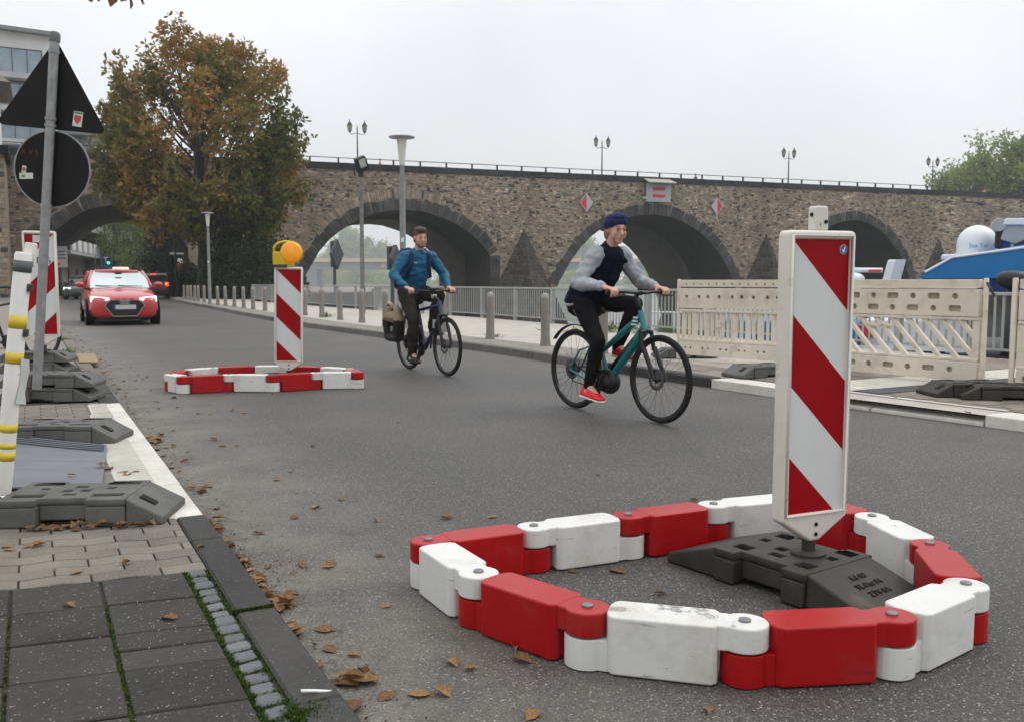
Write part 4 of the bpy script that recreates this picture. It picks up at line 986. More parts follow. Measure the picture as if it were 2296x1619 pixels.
rf = MB(); rf.add([(-9.6, -.9, 14.2), (.6, -.9, 14.2), (.6, 7.5, 14.2), (-9.6, 7.5, 14.2), (-7, 3.3, 17), (-2.3, 3.3, 17)], [(0, 1, 5, 4), (1, 2, 5), (2, 3, 4, 5), (3, 0, 4), (3, 2, 1, 0)])
rf.build('roof', m_slate, tw)
# flats with balconies seen through the road arch
ar = D(138, 640, 90)
fl3 = thing('apartment_block', 'grey block with white balcony boxes seen through the road arch', 'building', (ar.x, 90, 0), R(107))
m_pinkstone = M('pinkish_stone', (.21, .165, .14), (.29, .235, .20), rough=.9, scale=2)
MB().box((8, 4.2, 5.4), (26, 8, 11)).build('wall', m_gry, fl3); MB().box((8, .1, 1.75), (26, .3, 3.5)).build('base_wall', m_pinkstone, fl3)
for r_ in range(3):
    zf = 3.9 + 2.75 * r_
    MB().box((8, -.7, zf), (25.4, 1.9, .3)).build('balcony_slab', m_gry, fl3)
    for k in range(6): MB().box((-2.5 + 3.6 * k, -1.55, zf + .75), (2.1, .2, 1.1)).build('balcony', m_wht, fl3)
    for k in range(6): window(fl3, -.7 + 3.6 * k, .15, zf + 1.35, 1.5, 1.6, 2)
for k in range(4):
    MB().box((-1 + 5 * k, -.12, 1.3), (1.2, .1, 2.3)).build('door', m_wfr, fl3)
ar2 = D(228, 560, 118)
fl4 = thing('house', 'grey house with projecting balcony behind the white balconies', 'building', (ar2.x, 118, 0), R(-40))
MB().box((0, 3, 4), (7, 6, 8.4)).build('wall', m_gry, fl4); MB().box((0, -.7, 5.6), (5.4, 1.8, 1.5)).build('balcony', M('balcony_grey', (.27, .27, .27), rough=.8), fl4); window(fl4, 0, -.05, 7.2, 2.4, 1.4, 2)
gwall = thing('garden_wall', 'grey stone wall with hedge at the end of the street', 'wall', tuple(D(330, 640, 165).xy) + (0,), R(0))
MB().box((0, 0, 1.4), (20, .5, 3.0)).build('masonry', M('grey_masonry', (.14, .13, .12), (.2, .19, .175), rough=.9, scale=2), gwall)
# ------------------------------------------------------------------ barrier rings, beacons, base plates
def plastic(name, c, c2, dirt, thr=.60, rough=.38, coat=.0):
    return M(name, c, c2, rough=rough, scale=2.5, c3=dirt, scale3=16, thr3=thr, w3=.12, bump=.08, bscale=160, spec=.5, coat=coat, bd=.003)
m_red = plastic('red_plastic', (.37, .003, .005), (.31, .0025, .0045), (.40, .05, .05), .665, .36); m_red.node_tree.nodes['Principled BSDF'].inputs['Specular IOR Level'].default_value = .32
m_white = plastic('white_plastic', (.66, .655, .62), (.58, .575, .54), (.33, .30, .25), .63, .42)
grime(m_white, (.07, .068, .062), 5., .61, .04, (1, 1, 7), .7); grime(m_white, (.33, .29, .22), 3.5, .5, .22, (1, 1, 1), .55)
grime(m_red, (.05, .012, .012), 5., .61, .05, (1, 1, 7), .6); grime(m_red, (.36, .075, .07), 4., .52, .22, (1, 1, 1), .4)
m_bolt = M('zinc_bolt', (.20, .20, .21), rough=.4, metal=.6)
m_rubber = M('recycled_plastic', (.020, .018, .015), (.042, .037, .029), rough=.62, scale=7, c3=(.115, .085, .05), scale3=3.5, thr3=.62, w3=.16, bump=.3, bscale=120, bd=.004)
m_rubber2 = M('recycled_plastic_grey', (.072, .072, .066), (.12, .119, .109), rough=.75, scale=6, c3=(.17, .16, .14), scale3=9, thr3=.62, w3=.15, bump=.35, bscale=150, bd=.004)
def ring(joints, label, group, h=.172):
    c = sum(joints, Vector()) / len(joints); t = thing('barrier_ring', label, 'road barrier', (c.x, c.y, 0), 0, group)
    n = len(joints); rad = .066
    for i in range(n):
        a, b = joints[(i + 1) % n], joints[i]       # lower lug at a, upper lug at b
        d = b - a; L_ = d.length; ang = math.atan2(d.y, d.x); mat = m_red if i % 2 == 0 else m_white
        mb = MB(); Mx = Matrix.Translation((a.x - c.x, a.y - c.y, 0)) @ Matrix.Rotation(ang, 4, 'Z')
        x0, x1, hw = .0695, L_ - .0695, .071
        pl = [(x0, -hw + .014), (x0 + .014, -hw), (x1 - .016, -hw), (x1, -hw + .016), (x1, hw - .016), (x1 - .016, hw), (x0 + .014, hw), (x0, hw - .014), (x0 - .008, .03), (x0 - .008, -.03)]
        mb.prism(pl, .004, h)
        body = mb.build('barrier_segment', mat, t, bevel=.0065, seg=3); body.matrix_local = Mx
        lg = MB(); hm = h * .555
        up = [(L_ + rad * math.cos(R(q)), rad * math.sin(R(q))) for q in range(-130, 131, 13)]
        pl = [(x1 - .01, -rad * .80), (L_ + rad * math.cos(R(-130)) - .005, -rad * .80)] + up + [(L_ + rad * math.cos(R(130)) - .005, rad * .80), (x1 - .01, rad * .80)]
        lg.prism(pl, hm + .003, h - .002)
        lo = [(rad * math.cos(R(q)), rad * math.sin(R(q))) for q in range(50, 311, 13)]
        pl = lo + [(.045, -rad * .80), (x0 + .01, -rad * .80), (x0 + .01, rad * .80), (.045, rad * .80)]
        MB().prism(pl, .004, hm - .002).build('lower_lug', mat, body, bevel=.006, seg=2); lg.build('upper_lug', mat, body, bevel=.006, seg=2)
        MB().lathe([(.017, h - .004), (.017, h + .004), (.012, h + .006), (0, h + .006)], 14, 0, Matrix.Translation((L_, 0, 0))).build('bolt', m_bolt, body, smooth=False, bevel=.001)
    return t
J1 = [G(x, y, .172) for x, y in [(960, 1208), (1197, 1177), (1408, 1152), (1600, 1128), (1795, 1110), (1955, 1155), (2085, 1217), (2166, 1307), (2000, 1375), (1670, 1390), (1317, 1357), (1073, 1280)]]
J1 = [Vector((p.x, p.y, 0)) for p in J1]
ring(J1, 'red and white plastic kerb ring around the big foreground beacon', 'barrier rings in the road')
J2 = [(-3.26, 9.02), (-2.87, 9.22), (-2.41, 9.18), (-2.03, 9.42), (-1.61, 9.475), (-1.78, 9.84), (-2.13, 10.05), (-2.52, 10.16), (-2.92, 10.14), (-3.28, 9.97), (-3.50, 9.65), (-3.47, 9.26)]
def j2(i): return i
J2c = [Vector((x, y, 0)) for x, y in J2]
# walk the second ring so that the front row alternates as seen
ring(J2c, 'smaller looking red and white kerb ring further back around the lamp-topped beacon', 'barrier rings in the road')

def base_plate(name, label, c, ang, z, mat, group, lettering=False, L_=.84):
    t = thing(name, label, 'base plate', (c[0], c[1], z), ang, group)
    h = L_ / 2; w = .2; k = .27 if not lettering else .20
    mb = MB()
    def seg(x0, x1, hw, top0, top1, z0=.0):
        mb.add([(x0, -hw, z0), (x1, -hw, z0), (x1, hw, z0), (x0, hw, z0), (x0, -hw * .97, top0), (x1, -hw * .97, top1), (x1, hw * .97, top1), (x0, hw * .97, top0)], [(3, 2, 1, 0), (4, 5, 6, 7), (0, 1, 5, 4), (1, 2, 6, 5), (2, 3, 7, 6), (3, 0, 4, 7)])
    seg(-h, -k, w * .93, .034, .118); seg(k, h, w * .93, .118, .034)       # sloped ends
    seg(-k + .001, -.105, w, .088, .088); seg(-.105, .105, w - .045, .088, .088, .02); seg(.105, k - .001, w, .088, .088)
    body = mb.build('block', mat, t, bevel=.008, seg=2)
    holes = [rrect(-.06, -.03, -.015, .015, .004), rrect(.02, -.03, .065, .015, .004), rrect(-.03, .05, .03, .09, .004), rrect(-.17, .02, -.13, .06, .004), rrect(.12, .02, .16, .06, .004), rrect(-.03, -.1, .03, -.06, .004), rrect(.1, -.13, k - .03, -.07, .006), rrect(-k + .03, -.13, -.1, -.07, .006), rrect(.1, .11, k - .03, .165, .006), rrect(-k + .03, .11, -.1, .165, .006)]
    outer = [(-k, -w * .97), (-.105, -w * .97), (-.105, -w + .047), (.105, -w + .047), (.105, -w * .97), (k, -w * .97), (k, w * .97), (.105, w * .97), (.105, w - .047), (-.105, w - .047), (-.105, w * .97), (-k, w * .97)]
    me = setmat(sheet(outer, holes, .03, .003, res=1), mat)
    o = link('top_deck', me, t); o.location = (0, 0, .1035)
    for sx in (-1, 1):
        if lettering: break
        gr = MB()
        sl = math.atan2(.084, h - k)
        for sy in (-.07,):
            gr.box((0, 0, 0), (.075, .05, .012), 0, Matrix.Translation((sx * (k + (h - k) * .42), sy, .118 - .084 * .42 + .002)) @ Matrix.Rotation(sx * sl, 4, 'Y'))
        gr.build('recess_patch', M('recess_dark', (.014, .013, .012), rough=.9), t, bevel=.002)  # dark raised patch added for a recessed hole, shade put into its colour
    if lettering:
        sl = math.atan2(.084, h - k)
        for i, tx in enumerate(('K1 08', 'TL-Pist 94', 'ZTV-SA')):
            me = text_mesh(tx, .034, .0015); me.materials.append(M('moulded_letters', (.02, .018, .016), rough=.8))
            o = link('lettering', me, body); o.matrix_local = Matrix.Translation((k + .075 + .042 * i, 0, .118 - .084 * (.075 + .042 * i) / (h - k) + .003)) @ Matrix.Rotation(sl, 4, 'Y') @ Matrix.Rotation(R(90), 4, 'Z')
    return t
pA, pB = G(1585, 1222, .05), G(1950, 1335, .05)
mid = G(1812, 1243, .12)
angp = math.atan2(pB.y - pA.y, pB.x - pA.x)
cpl = (pA + pB) / 2 * .62 + Vector((mid.x, mid.y, 0)) * .38
base_plate('base_plate', 'dark brown rubber base plate inside the front ring carrying the big beacon', (cpl.x, cpl.y), angp, .004, m_rubber, 'beacon base plates', True, .90)
base_plate('base_plate', 'nearest grey base plate on the left pavement with leaves along its foot', (-1.97, 4.07), R(5), .046, m_rubber2, 'beacon base plates', L_=.86)
base_plate('base_plate', 'single grey base plate behind the grey rubber mat', (-3.03, 6.07), R(4), .048, m_rubber2, 'beacon base plates')
base_plate('base_plate', 'lower plate of the stack that carries the traffic sign pole', (-4.17, 8.20), R(4), .048, m_rubber2, 'beacon base plates')
base_plate('base_plate', 'upper plate of the stack that carries the traffic sign pole', (-4.16, 8.21), R(5), .170, m_rubber2, 'beacon base plates')
base_plate('base_plate', 'lower plate of the far stack below the left beacon', (-5.72, 10.95), R(3), .03, m_rubber2, 'beacon base plates')
base_plate('base_plate', 'upper plate of the far stack below the left beacon', (-5.72, 10.96), R(6), .152, m_rubber2, 'beacon base plates')

m_refw = M('reflective_white', (.56, .575, .57), (.62, .63, .62), rough=.35, scale=3, c3=(.40, .37, .31), scale3=22, thr3=.70, w3=.1, stretch=(1, 1, .35))
m_refr = M('reflective_red', (.26, .0025, .006), (.30, .003, .007), rough=.4, spec=.12, scale=3, c3=(.40, .10, .09), scale3=42, thr3=.715, w3=.05, stretch=(1, 1, .6))
m_frame = plastic('beacon_frame', (.66, .63, .57), (.56, .53, .47), (.36, .31, .25), .60, .5); grime(m_frame, (.05, .045, .04), 6., .66, .04, (1, 1, .5), .85)
def beacon(label, loc, rz, mirror=False, scale=1., tilt=(0, 0), tab=True, group='red and white beacons'):
    t = thing('traffic_beacon', label, 'traffic beacon', loc, 0, group, rot=(tilt[0], tilt[1], rz)); t.scale = (scale,) * 3
    Wf, H0, Hh = .25, .105, .965; z1 = H0 + Hh
    outer = roundpoly([(-.148, z1 + .03), (-.148, .082), (-.02, .0), (.02, .0), (.148, .082), (.148, z1 + .03)], .022)
    hole = rrect(-Wf / 2, H0, Wf / 2, z1, .004)
    me = setmat(xform(sheet(outer, [hole], .062, .011, res=3), FRONT), m_frame); fr = link('frame', me, t)
    bead = MB().tube([(-.132, -.031, H0 - .005), (-.132, -.031, z1 + .012), (.132, -.031, z1 + .012), (.132, -.031, H0 - .005)], .007, 6, closed=True).build('rim', m_frame, fr, smooth=True)
    s = -1 if mirror else 1; mb = MB(); y = -.020
    def P(pts, mi):
        p = [(s * (x - Wf / 2), y, z1 - dz) for x, dz in pts]; mb.add(p if s > 0 else p[::-1], [tuple(range(len(p)))], mi)
    st = .25; Wb = Wf
    P([(0, 0), (Wb, st), (Wb, 0)], 1)
    P([(0, 0), (0, st), (Wb, 2 * st), (Wb, st)], 0); P([(0, st), (0, 2 * st), (Wb, 3 * st), (Wb, 2 * st)], 1)
    P([(0, 2 * st), (0, 3 * st), (Wb * (Hh - 3 * st) / st, Hh), (Wb, Hh), (Wb, 3 * st)], 0); P([(0, 3 * st), (0, Hh), (Wb * (Hh - 3 * st) / st, Hh)], 1)
    mb.build('face', [m_refw, m_refr], t)
    MB().box((0, .006, H0 + Hh / 2), (Wf + .01, .038, Hh + .01)).build('back_panel', m_frame, t)
    if tab:
        tb_ = MB(); tb_.prismy(roundpoly([(-.029, z1 + .028), (.029, z1 + .028), (.026, z1 + .115), (-.026, z1 + .115)], .010), -.022, .022); tb_.build('handle_tab', m_frame, t, bevel=.006)
        for x, z in ((.018, z1 + .06),): MB().lathe([(.007, 0), (.007, .003), (0, .003)], 10, 0, Matrix.Translation((x - .004, -.0225, z)) @ Matrix.Rotation(R(90), 4, 'X')).build('hole', M('hole_dark', (.01, .01, .01), rough=.9), t)
        MB().lathe([(.007, 0), (.007, .003), (0, .003)], 10, 0, Matrix.Translation((-.0285, 0, z1 + .085)) @ Matrix.Rotation(R(-90), 4, 'Y')).build('hole', MATS['hole_dark'], t)
    for x, z in ((.004, .062), (.004, .026)): MB().lathe([(.008, 0), (.008, .002), (0, .002)], 8, 0, Matrix.Translation((x, -.0315, z)) @ Matrix.Rotation(R(90), 4, 'X')).build('rivet', M('hole_dark', (.01, .01, .01), rough=.9), t)
    pm = MB().lathe([(.024, -.075), (.024, .02)], 14); pm.lathe([(.062, -.055), (.062, -.045), (.055, -.04), (.024, -.038)], 20); pm.build('foot', m_rubber, t, smooth=True, sharp=40)
    return t
b1 = beacon('large red and white beacon standing in the front barrier ring', (mid.x, mid.y, .178), R(23), tilt=(R(.6), R(-.4)))
Z1 = .105 + .965
stk = MB().lathe([(.017, 0), (.017, .001), (0, .001)], 24, 0, Matrix.Translation((.098, -.0215, Z1 - .035)) @ Matrix.Rotation(R(90), 4, 'X')).build('sticker', M('sticker_white', (.7, .7, .7), rough=.5), b1)
MB().lathe([(.0155, 0), (.0155, .001), (0, .001)], 24, 0, Matrix.Translation((.098, -.0227, Z1 - .035)) @ Matrix.Rotation(R(90), 4, 'X')).build('blue_disc', M('sticker_blue', (.03, .10, .38), rough=.4), stk)
ar_ = MB().prismy([(-.0022, -.002), (.0022, -.002), (.0022, .011), (-.0022, .011)], -.0248, -.0238); ar_.prismy([(0, -.012), (.0075, -.002), (-.0075, -.002)], -.0248, -.0238)
MB_ = ar_.build('arrow', M('sticker_white', (.7, .7, .7)), stk); MB_.matrix_local = Matrix.Translation((.098, 0, Z1 - .035)) @ Matrix.Rotation(R(28), 4, 'Y')
p2_ = G(646, 826, .15); b2 = beacon('red and white beacon carrying an amber warning lamp in the second ring', (p2_.x, 9.72, .16), R(11), tilt=(0, R(1.2)), tab=False)
b2.location.x = (645 - CX) / F * 9.72 + .0
base_plate('base_plate', 'dark base plate inside the second ring below the lamp-topped beacon', (b2.location.x, 9.74), R(12), .004, m_rubber, 'beacon base plates')
# amber warning lamp clipped to the second beacon
m_yel = M('lamp_yellow', (.62, .40, .015), (.55, .34, .01), rough=.45); m_amb = M('amber_lens', (.85, .30, .006), (.95, .40, .01), rough=.18, scale=14, emit=(1., .36, .01), es=.12, spec=.6)
lam = thing('warning_lamp', 'amber warning lamp with round lens and handle on the second beacon', 'warning lamp', (b2.location.x, 9.72, .16 + 1.10), R(14))
MB().box((-.075, 0, .078), (.13, .09, .155)).build('battery_box', m_yel, lam, bevel=.012); MB().box((-.07, 0, .008), (.15, .1, .03)).build('clamp', m_iron, lam, bevel=.004)
MB().box((.035, -.005, .035), (.09, .06, .08), taper=1.25).build('neck', m_yel, lam, bevel=.01)
MB().tube([(-.125, 0, .14), (-.125, 0, .20), (-.09, 0, .245), (-.02, 0, .265), (.04, 0, .265)], .013, 8).build('handle', m_yel, lam, smooth=True)
Ml = Matrix.Translation((.055, -.012, .150)) @ Matrix.Rotation(R(90), 4, 'X')
hb = MB().lathe([(.0, -.05), (.09, -.045), (.118, -.015), (.118, .012), (.11, .018)], 28, 0, Ml).build('lamp_housing', m_yel, lam, smooth=True)
ln = MB().lathe([(.108, .012), (.108, .026), (.09, .036), (.06, .041), (.03, .044), (0, .045)], 28, 0, Ml)
for r_ in (.028, .05, .072, .094): ln.lathe([(r_ - .004, .03 + .015 * (1 - r_ / .11)), (r_, .036 + .013 * (1 - r_ / .11)), (r_ + .004, .03 + .012 * (1 - r_ / .11))], 28, 0, Ml)
ln.build('lens', m_amb, lam, smooth=True)
# left beacon behind the traffic sign
b3 = beacon('scuffed red and white beacon behind the traffic sign pole at left', (D(98, 760, 10.75).x, 10.75, .36), R(20), True, 1.21, tab=False)
for tx, x in (('ME', -.045), ('6', .075)):
    me = text_mesh(tx, .085, .0012); me.materials.append(M('black_print', (.03, .03, .032), rough=.7)); xform(me, FRONT)
    o = link('lettering', me, b3); o.location = (x, -.0215, .815)
MB().box((.0, -.0215, 1.025), (.11, .002, .07)).build('sticker', M('sticker_pale', (.55, .57, .52), rough=.6), b3)

# ------------------------------------------------------------------ traffic sign seen from behind
m_gal = M('galvanised_steel', (.20, .205, .205), (.31, .315, .315), rough=.5, scale=14, metal=.35, bump=.1, bscale=60)
m_back = M('sign_back', (.006, .006, .0052), (.011, .011, .010), rough=.65, scale=3, spec=.2)
pb = G(84, 846, .29); ptop = D(123, 78, pb.y)
sp = thing('traffic_sign', 'black backs of a triangular and a round sign on a steel pole at left', 'traffic sign', tuple(pb))
ax = ptop - pb; Lp = ax.length; sp.rotation_euler = (0, math.atan2(ax.x, ax.z), 0)
MB().tube([(0, 0, -.1), (0, 0, Lp)], .038, 20).build('pole', m_gal, sp, smooth=True, sharp=60)
MB().lathe([(.044, Lp - .06), (.044, Lp), (.03, Lp + .02), (0, Lp + .02)], 16).build('cap', M('cap_grey', (.11, .11, .11), rough=.6), sp, smooth=True, sharp=40)
def lz(x, y): q = D(x, y, pb.y) - pb; q = Matrix.Rotation(-sp.rotation_euler.y, 3, 'Y') @ q; return q
ta, tb2, tc2 = lz(118, 84), lz(-18, 278), lz(236, 300)
tz0 = (tb2.z + tc2.z) / 2; cxm = (tb2.x + tc2.x) / 2; hwt = (tc2.x - tb2.x) / 2
me = setmat(xform(sheet(roundpoly([(cxm - hwt, tz0), (cxm + hwt, tz0), (ta.x + .005, ta.z)], .05, 6), [], .004, .0012), FRONT), m_back)
tri = link('triangle_plate', me, sp); tri.location = (0, .046, 0)
cc = lz(111, 379); rr_ = .325
rim = MB().lathe([(rr_ - .012, -.004), (rr_, -.003), (rr_, .003), (rr_ - .012, .004)], 48, 0, Matrix.Translation((cc.x, .046, cc.z)) @ Matrix.Rotation(R(90), 4, 'X'), closed=True).build('rim', m_gal, sp, smooth=True)
me = setmat(xform(sheet(circ(0, 0, rr_ - .004, 56), [], .004, .0012), FRONT), m_back); rnd = link('round_plate', me, sp); rnd.location = (cc.x, .046, cc.z)
for z_ in (cc.z + rr_ + .03, cc.z - rr_ * .95, ta.z - .12, tz0 + .08): MB().lathe([(.045, z_ - .012), (.045, z_ + .012)], 16).build('clamp', m_gal, sp)
def sticker(x, y, w, h, rot, parent):
    p = lz(x, y); o = MB().box((0, 0, 0), (w, .0015, h)).build('sticker', MATS['sticker_pale'], parent); o.location = (p.x - parent.location.x, -.0045, p.z - parent.location.z); o.rotation_euler = (0, R(rot), 0); return o
s1 = sticker(169, 266, .078, .125, 4, tri); 
MB().prismy([(-.03, -.01), (0, -.045), (.028, -.01), (.028, .03), (-.03, .03)], -.002, -.001).build('red_mark', M('sticker_red', (.45, .06, .05), rough=.6), s1); MB().box((0, -.0013, .05), (.07, .001, .018)).build('green_mark', M('sticker_green', (.10, .22, .08), rough=.6), s1)
s2 = sticker(48, 379, .035, .06, 6, rnd); MB().prismy([(-.015, 0), (0, -.025), (.015, 0), (.01, .015), (-.01, .015)], -.002, -.001).build('red_mark', MATS['sticker_red'], s2)
s3_ = sticker(53, 394, .115, .05, -6, rnd); MB().box((-.025, -.0013, 0), (.03, .001, .02)).build('green_mark', MATS['sticker_green'], s3_)
me = text_mesh('K V S', .062, .0008); me.materials.append(M('faded_orange', (.11, .05, .01), rough=.8)); xform(me, FRONT); p = lz(61, 341); o = link('lettering', me, rnd); o.location = (p.x - rnd.location.x, -.004, p.z - rnd.location.z)

# leaning white delineator with yellow bands
pd_, pt_ = G(6, 1104, .165), None
pt_ = D(53, 572, pd_.y); ax = pt_ - pd_; Ld = ax.length
dl = thing('delineator_post', 'leaning white marker post with yellow bands and grey ring at the left edge', 'marker post', tuple(pd_)); dl.rotation_euler = (0, math.atan2(ax.x, ax.z), 0)
m_post = plastic('post_white', (.72, .71, .68), (.64, .63, .59), (.30, .27, .21), .63, .45)
MB().lathe([(.034, 0), (.036, .05), (.036, Ld), (.031, Ld + .01), (0, Ld + .01)], 22).build('tube', m_post, dl, smooth=True, sharp=50)
m_yb = M('yellow_band', (.58, .42, .02), (.66, .52, .06), rough=.5, scale=12, c3=(.70, .68, .60), scale3=18, thr3=.62)
for y0, y1 in ((704, 733), (787, 812), (948, 966), (990, 1003), (1010, 1030)):
    za, zb = [(D(30, y_, pd_.y).z - pd_.z) for y_ in (y1, y0)]; MB().lathe([(.0366, za), (.0366, zb)], 22).build('yellow_band', m_yb, dl, smooth=True)
zg0, zg1 = [(D(30, y_, pd_.y).z - pd_.z) for y_ in (606, 580)]; MB().lathe([(.0375, zg0), (.0375, zg1)], 22).build('grey_ring', M('ring_grey', (.10, .105, .11), rough=.6), dl, smooth=True)
MB().prismy(roundpoly([(-.012, Ld - .05), (.04, Ld - .05), (.04, Ld + .055), (-.012, Ld + .055)], .01), .02, .034).build('reflector_plate', m_post, dl, bevel=.003)
for z_ in (Ld - .14, Ld - .34): MB().box((.039, .0, z_), (.018, .03, .035)).build('clip', m_iron, dl, bevel=.006)
fl_ = MB()
for i in range(5): fl_.v += [(.037, -.02 + .012 * math.sin(i), Ld - .45 - .05 * i), (.050 + .006 * math.sin(i * 1.7), .03, Ld - .46 - .05 * i)]
for i in range(4): fl_.f.append((2 * i, 2 * i + 1, 2 * i + 3, 2 * i + 2)); fl_.m.append(0)
fl_.build('tape_flap', M('clear_tape', (.52, .55, .52), rough=.3), dl, smooth=True)
# rubber mat
m_mat = M('grey_rubber_mat', (.105, .115, .13), (.16, .17, .185), rough=.5, scale=5, c3=(.06, .06, .065), scale3=7, thr3=.62, bump=.1, bscale=200, stretch=(.3, 2, 1), bd=.003)
mA, mB2, mC, mD = G(-60, 1093, .06), G(228, 1093, .06), G(240, 1001, .06), G(-45, 983, .06)
c = (mA + mB2 + mC + mD) / 4
mt = MB(); nx, ny = 14, 12
for k in range(2):
    for j in range(ny + 1):
        for i in range(nx + 1):
            u, v = i / nx, j / ny; p = mA.lerp(mB2, u).lerp(mD.lerp(mC, u), v); zz = .052 + .012 * math.sin(u * 3 + v * 2) * v + (.035 * max(0, v - .8) / .2 * (1 - .4 * u)) + (0 if k else -.009)
            mt.v.append((p.x - c.x, p.y - c.y, zz))
n_ = (nx + 1) * (ny + 1)
for j in range(ny):
    for i in range(nx):
        a = j * (nx + 1) + i; mt.f.append((n_ + a, n_ + a + 1, n_ + a + nx + 2, n_ + a + nx + 1)); mt.f.append((a + nx + 1, a + nx + 2, a + 1, a)); mt.m += [0, 0]
for i in range(nx):
    for a, b in ((i, i + 1), (ny * (nx + 1) + i + 1, ny * (nx + 1) + i)): mt.f.append((a, b, n_ + b, n_ + a)); mt.m.append(0)
for j in range(ny):
    for a, b in (((j + 1) * (nx + 1), j * (nx + 1)), (j * (nx + 1) + nx, (j + 1) * (nx + 1) + nx)): mt.f.append((a, b, n_ + b, n_ + a)); mt.m.append(0)
mo_ = mt.build('rubber_mat', m_mat, smooth=True, loc=(c.x, c.y, .012), sharp=40); tag(mo_, 'grey rubber mat lying on the pavement between two base plates', 'mat')
for k in range(4):
    rb = MB(); pts = [mD.lerp(mC, u) * (.965 - .035 * k) + mA.lerp(mB2, u) * (.035 + .035 * k) for u in np.linspace(0.02, .98, 10)]
    rb.tube([(p.x - c.x, p.y - c.y, .062 + .030 * max(0, (.965 - .035 * k) - .8) / .2 * (1 - .4 * i / 9) + .012 * math.sin(i / 9 * 3 + 1.9)) for i, p in enumerate(pts)], .006, 5); rb.build('ridge', m_mat, mo_)
# plywood sheet by the far plates
pw = [G(x, y, .06) for x, y in ((296, 797 + 2), (357, 818), (346, 780 + 4), (292, 1))][:3]
q4 = [G(x, y, .05) for x, y in ((176 + 2, 816), (222, 816), (212, 797), (172, 797))]
c = sum(q4, Vector()) / 4; mbp = MB(); mbp.prism([(p.x - c.x, p.y - c.y) for p in q4], 0, .018)
tag(mbp.build('plywood_board', M('plywood', (.24, .165, .10), (.33, .24, .155), rough=.8, scale=3, stretch=(1, 6, 1)), loc=(c.x, c.y, .057)), 'square brown plywood board lying by the kerb at the left', 'board')
# paper stick on the kerb
pa, pb2 = G(675, 1548, .06), G(744, 1550, .045)
o = MB().tube([(0, 0, 0), tuple((pb2 - pa) * .5 + Vector((0, 0, .001))), tuple(pb2 - pa)], .0042, 8).build('paper_stick', M('paper_white', (.78, .78, .77), rough=.7), smooth=True, loc=tuple(pa)); tag(o, 'thin white paper stick lying across the dark kerb', 'litter')

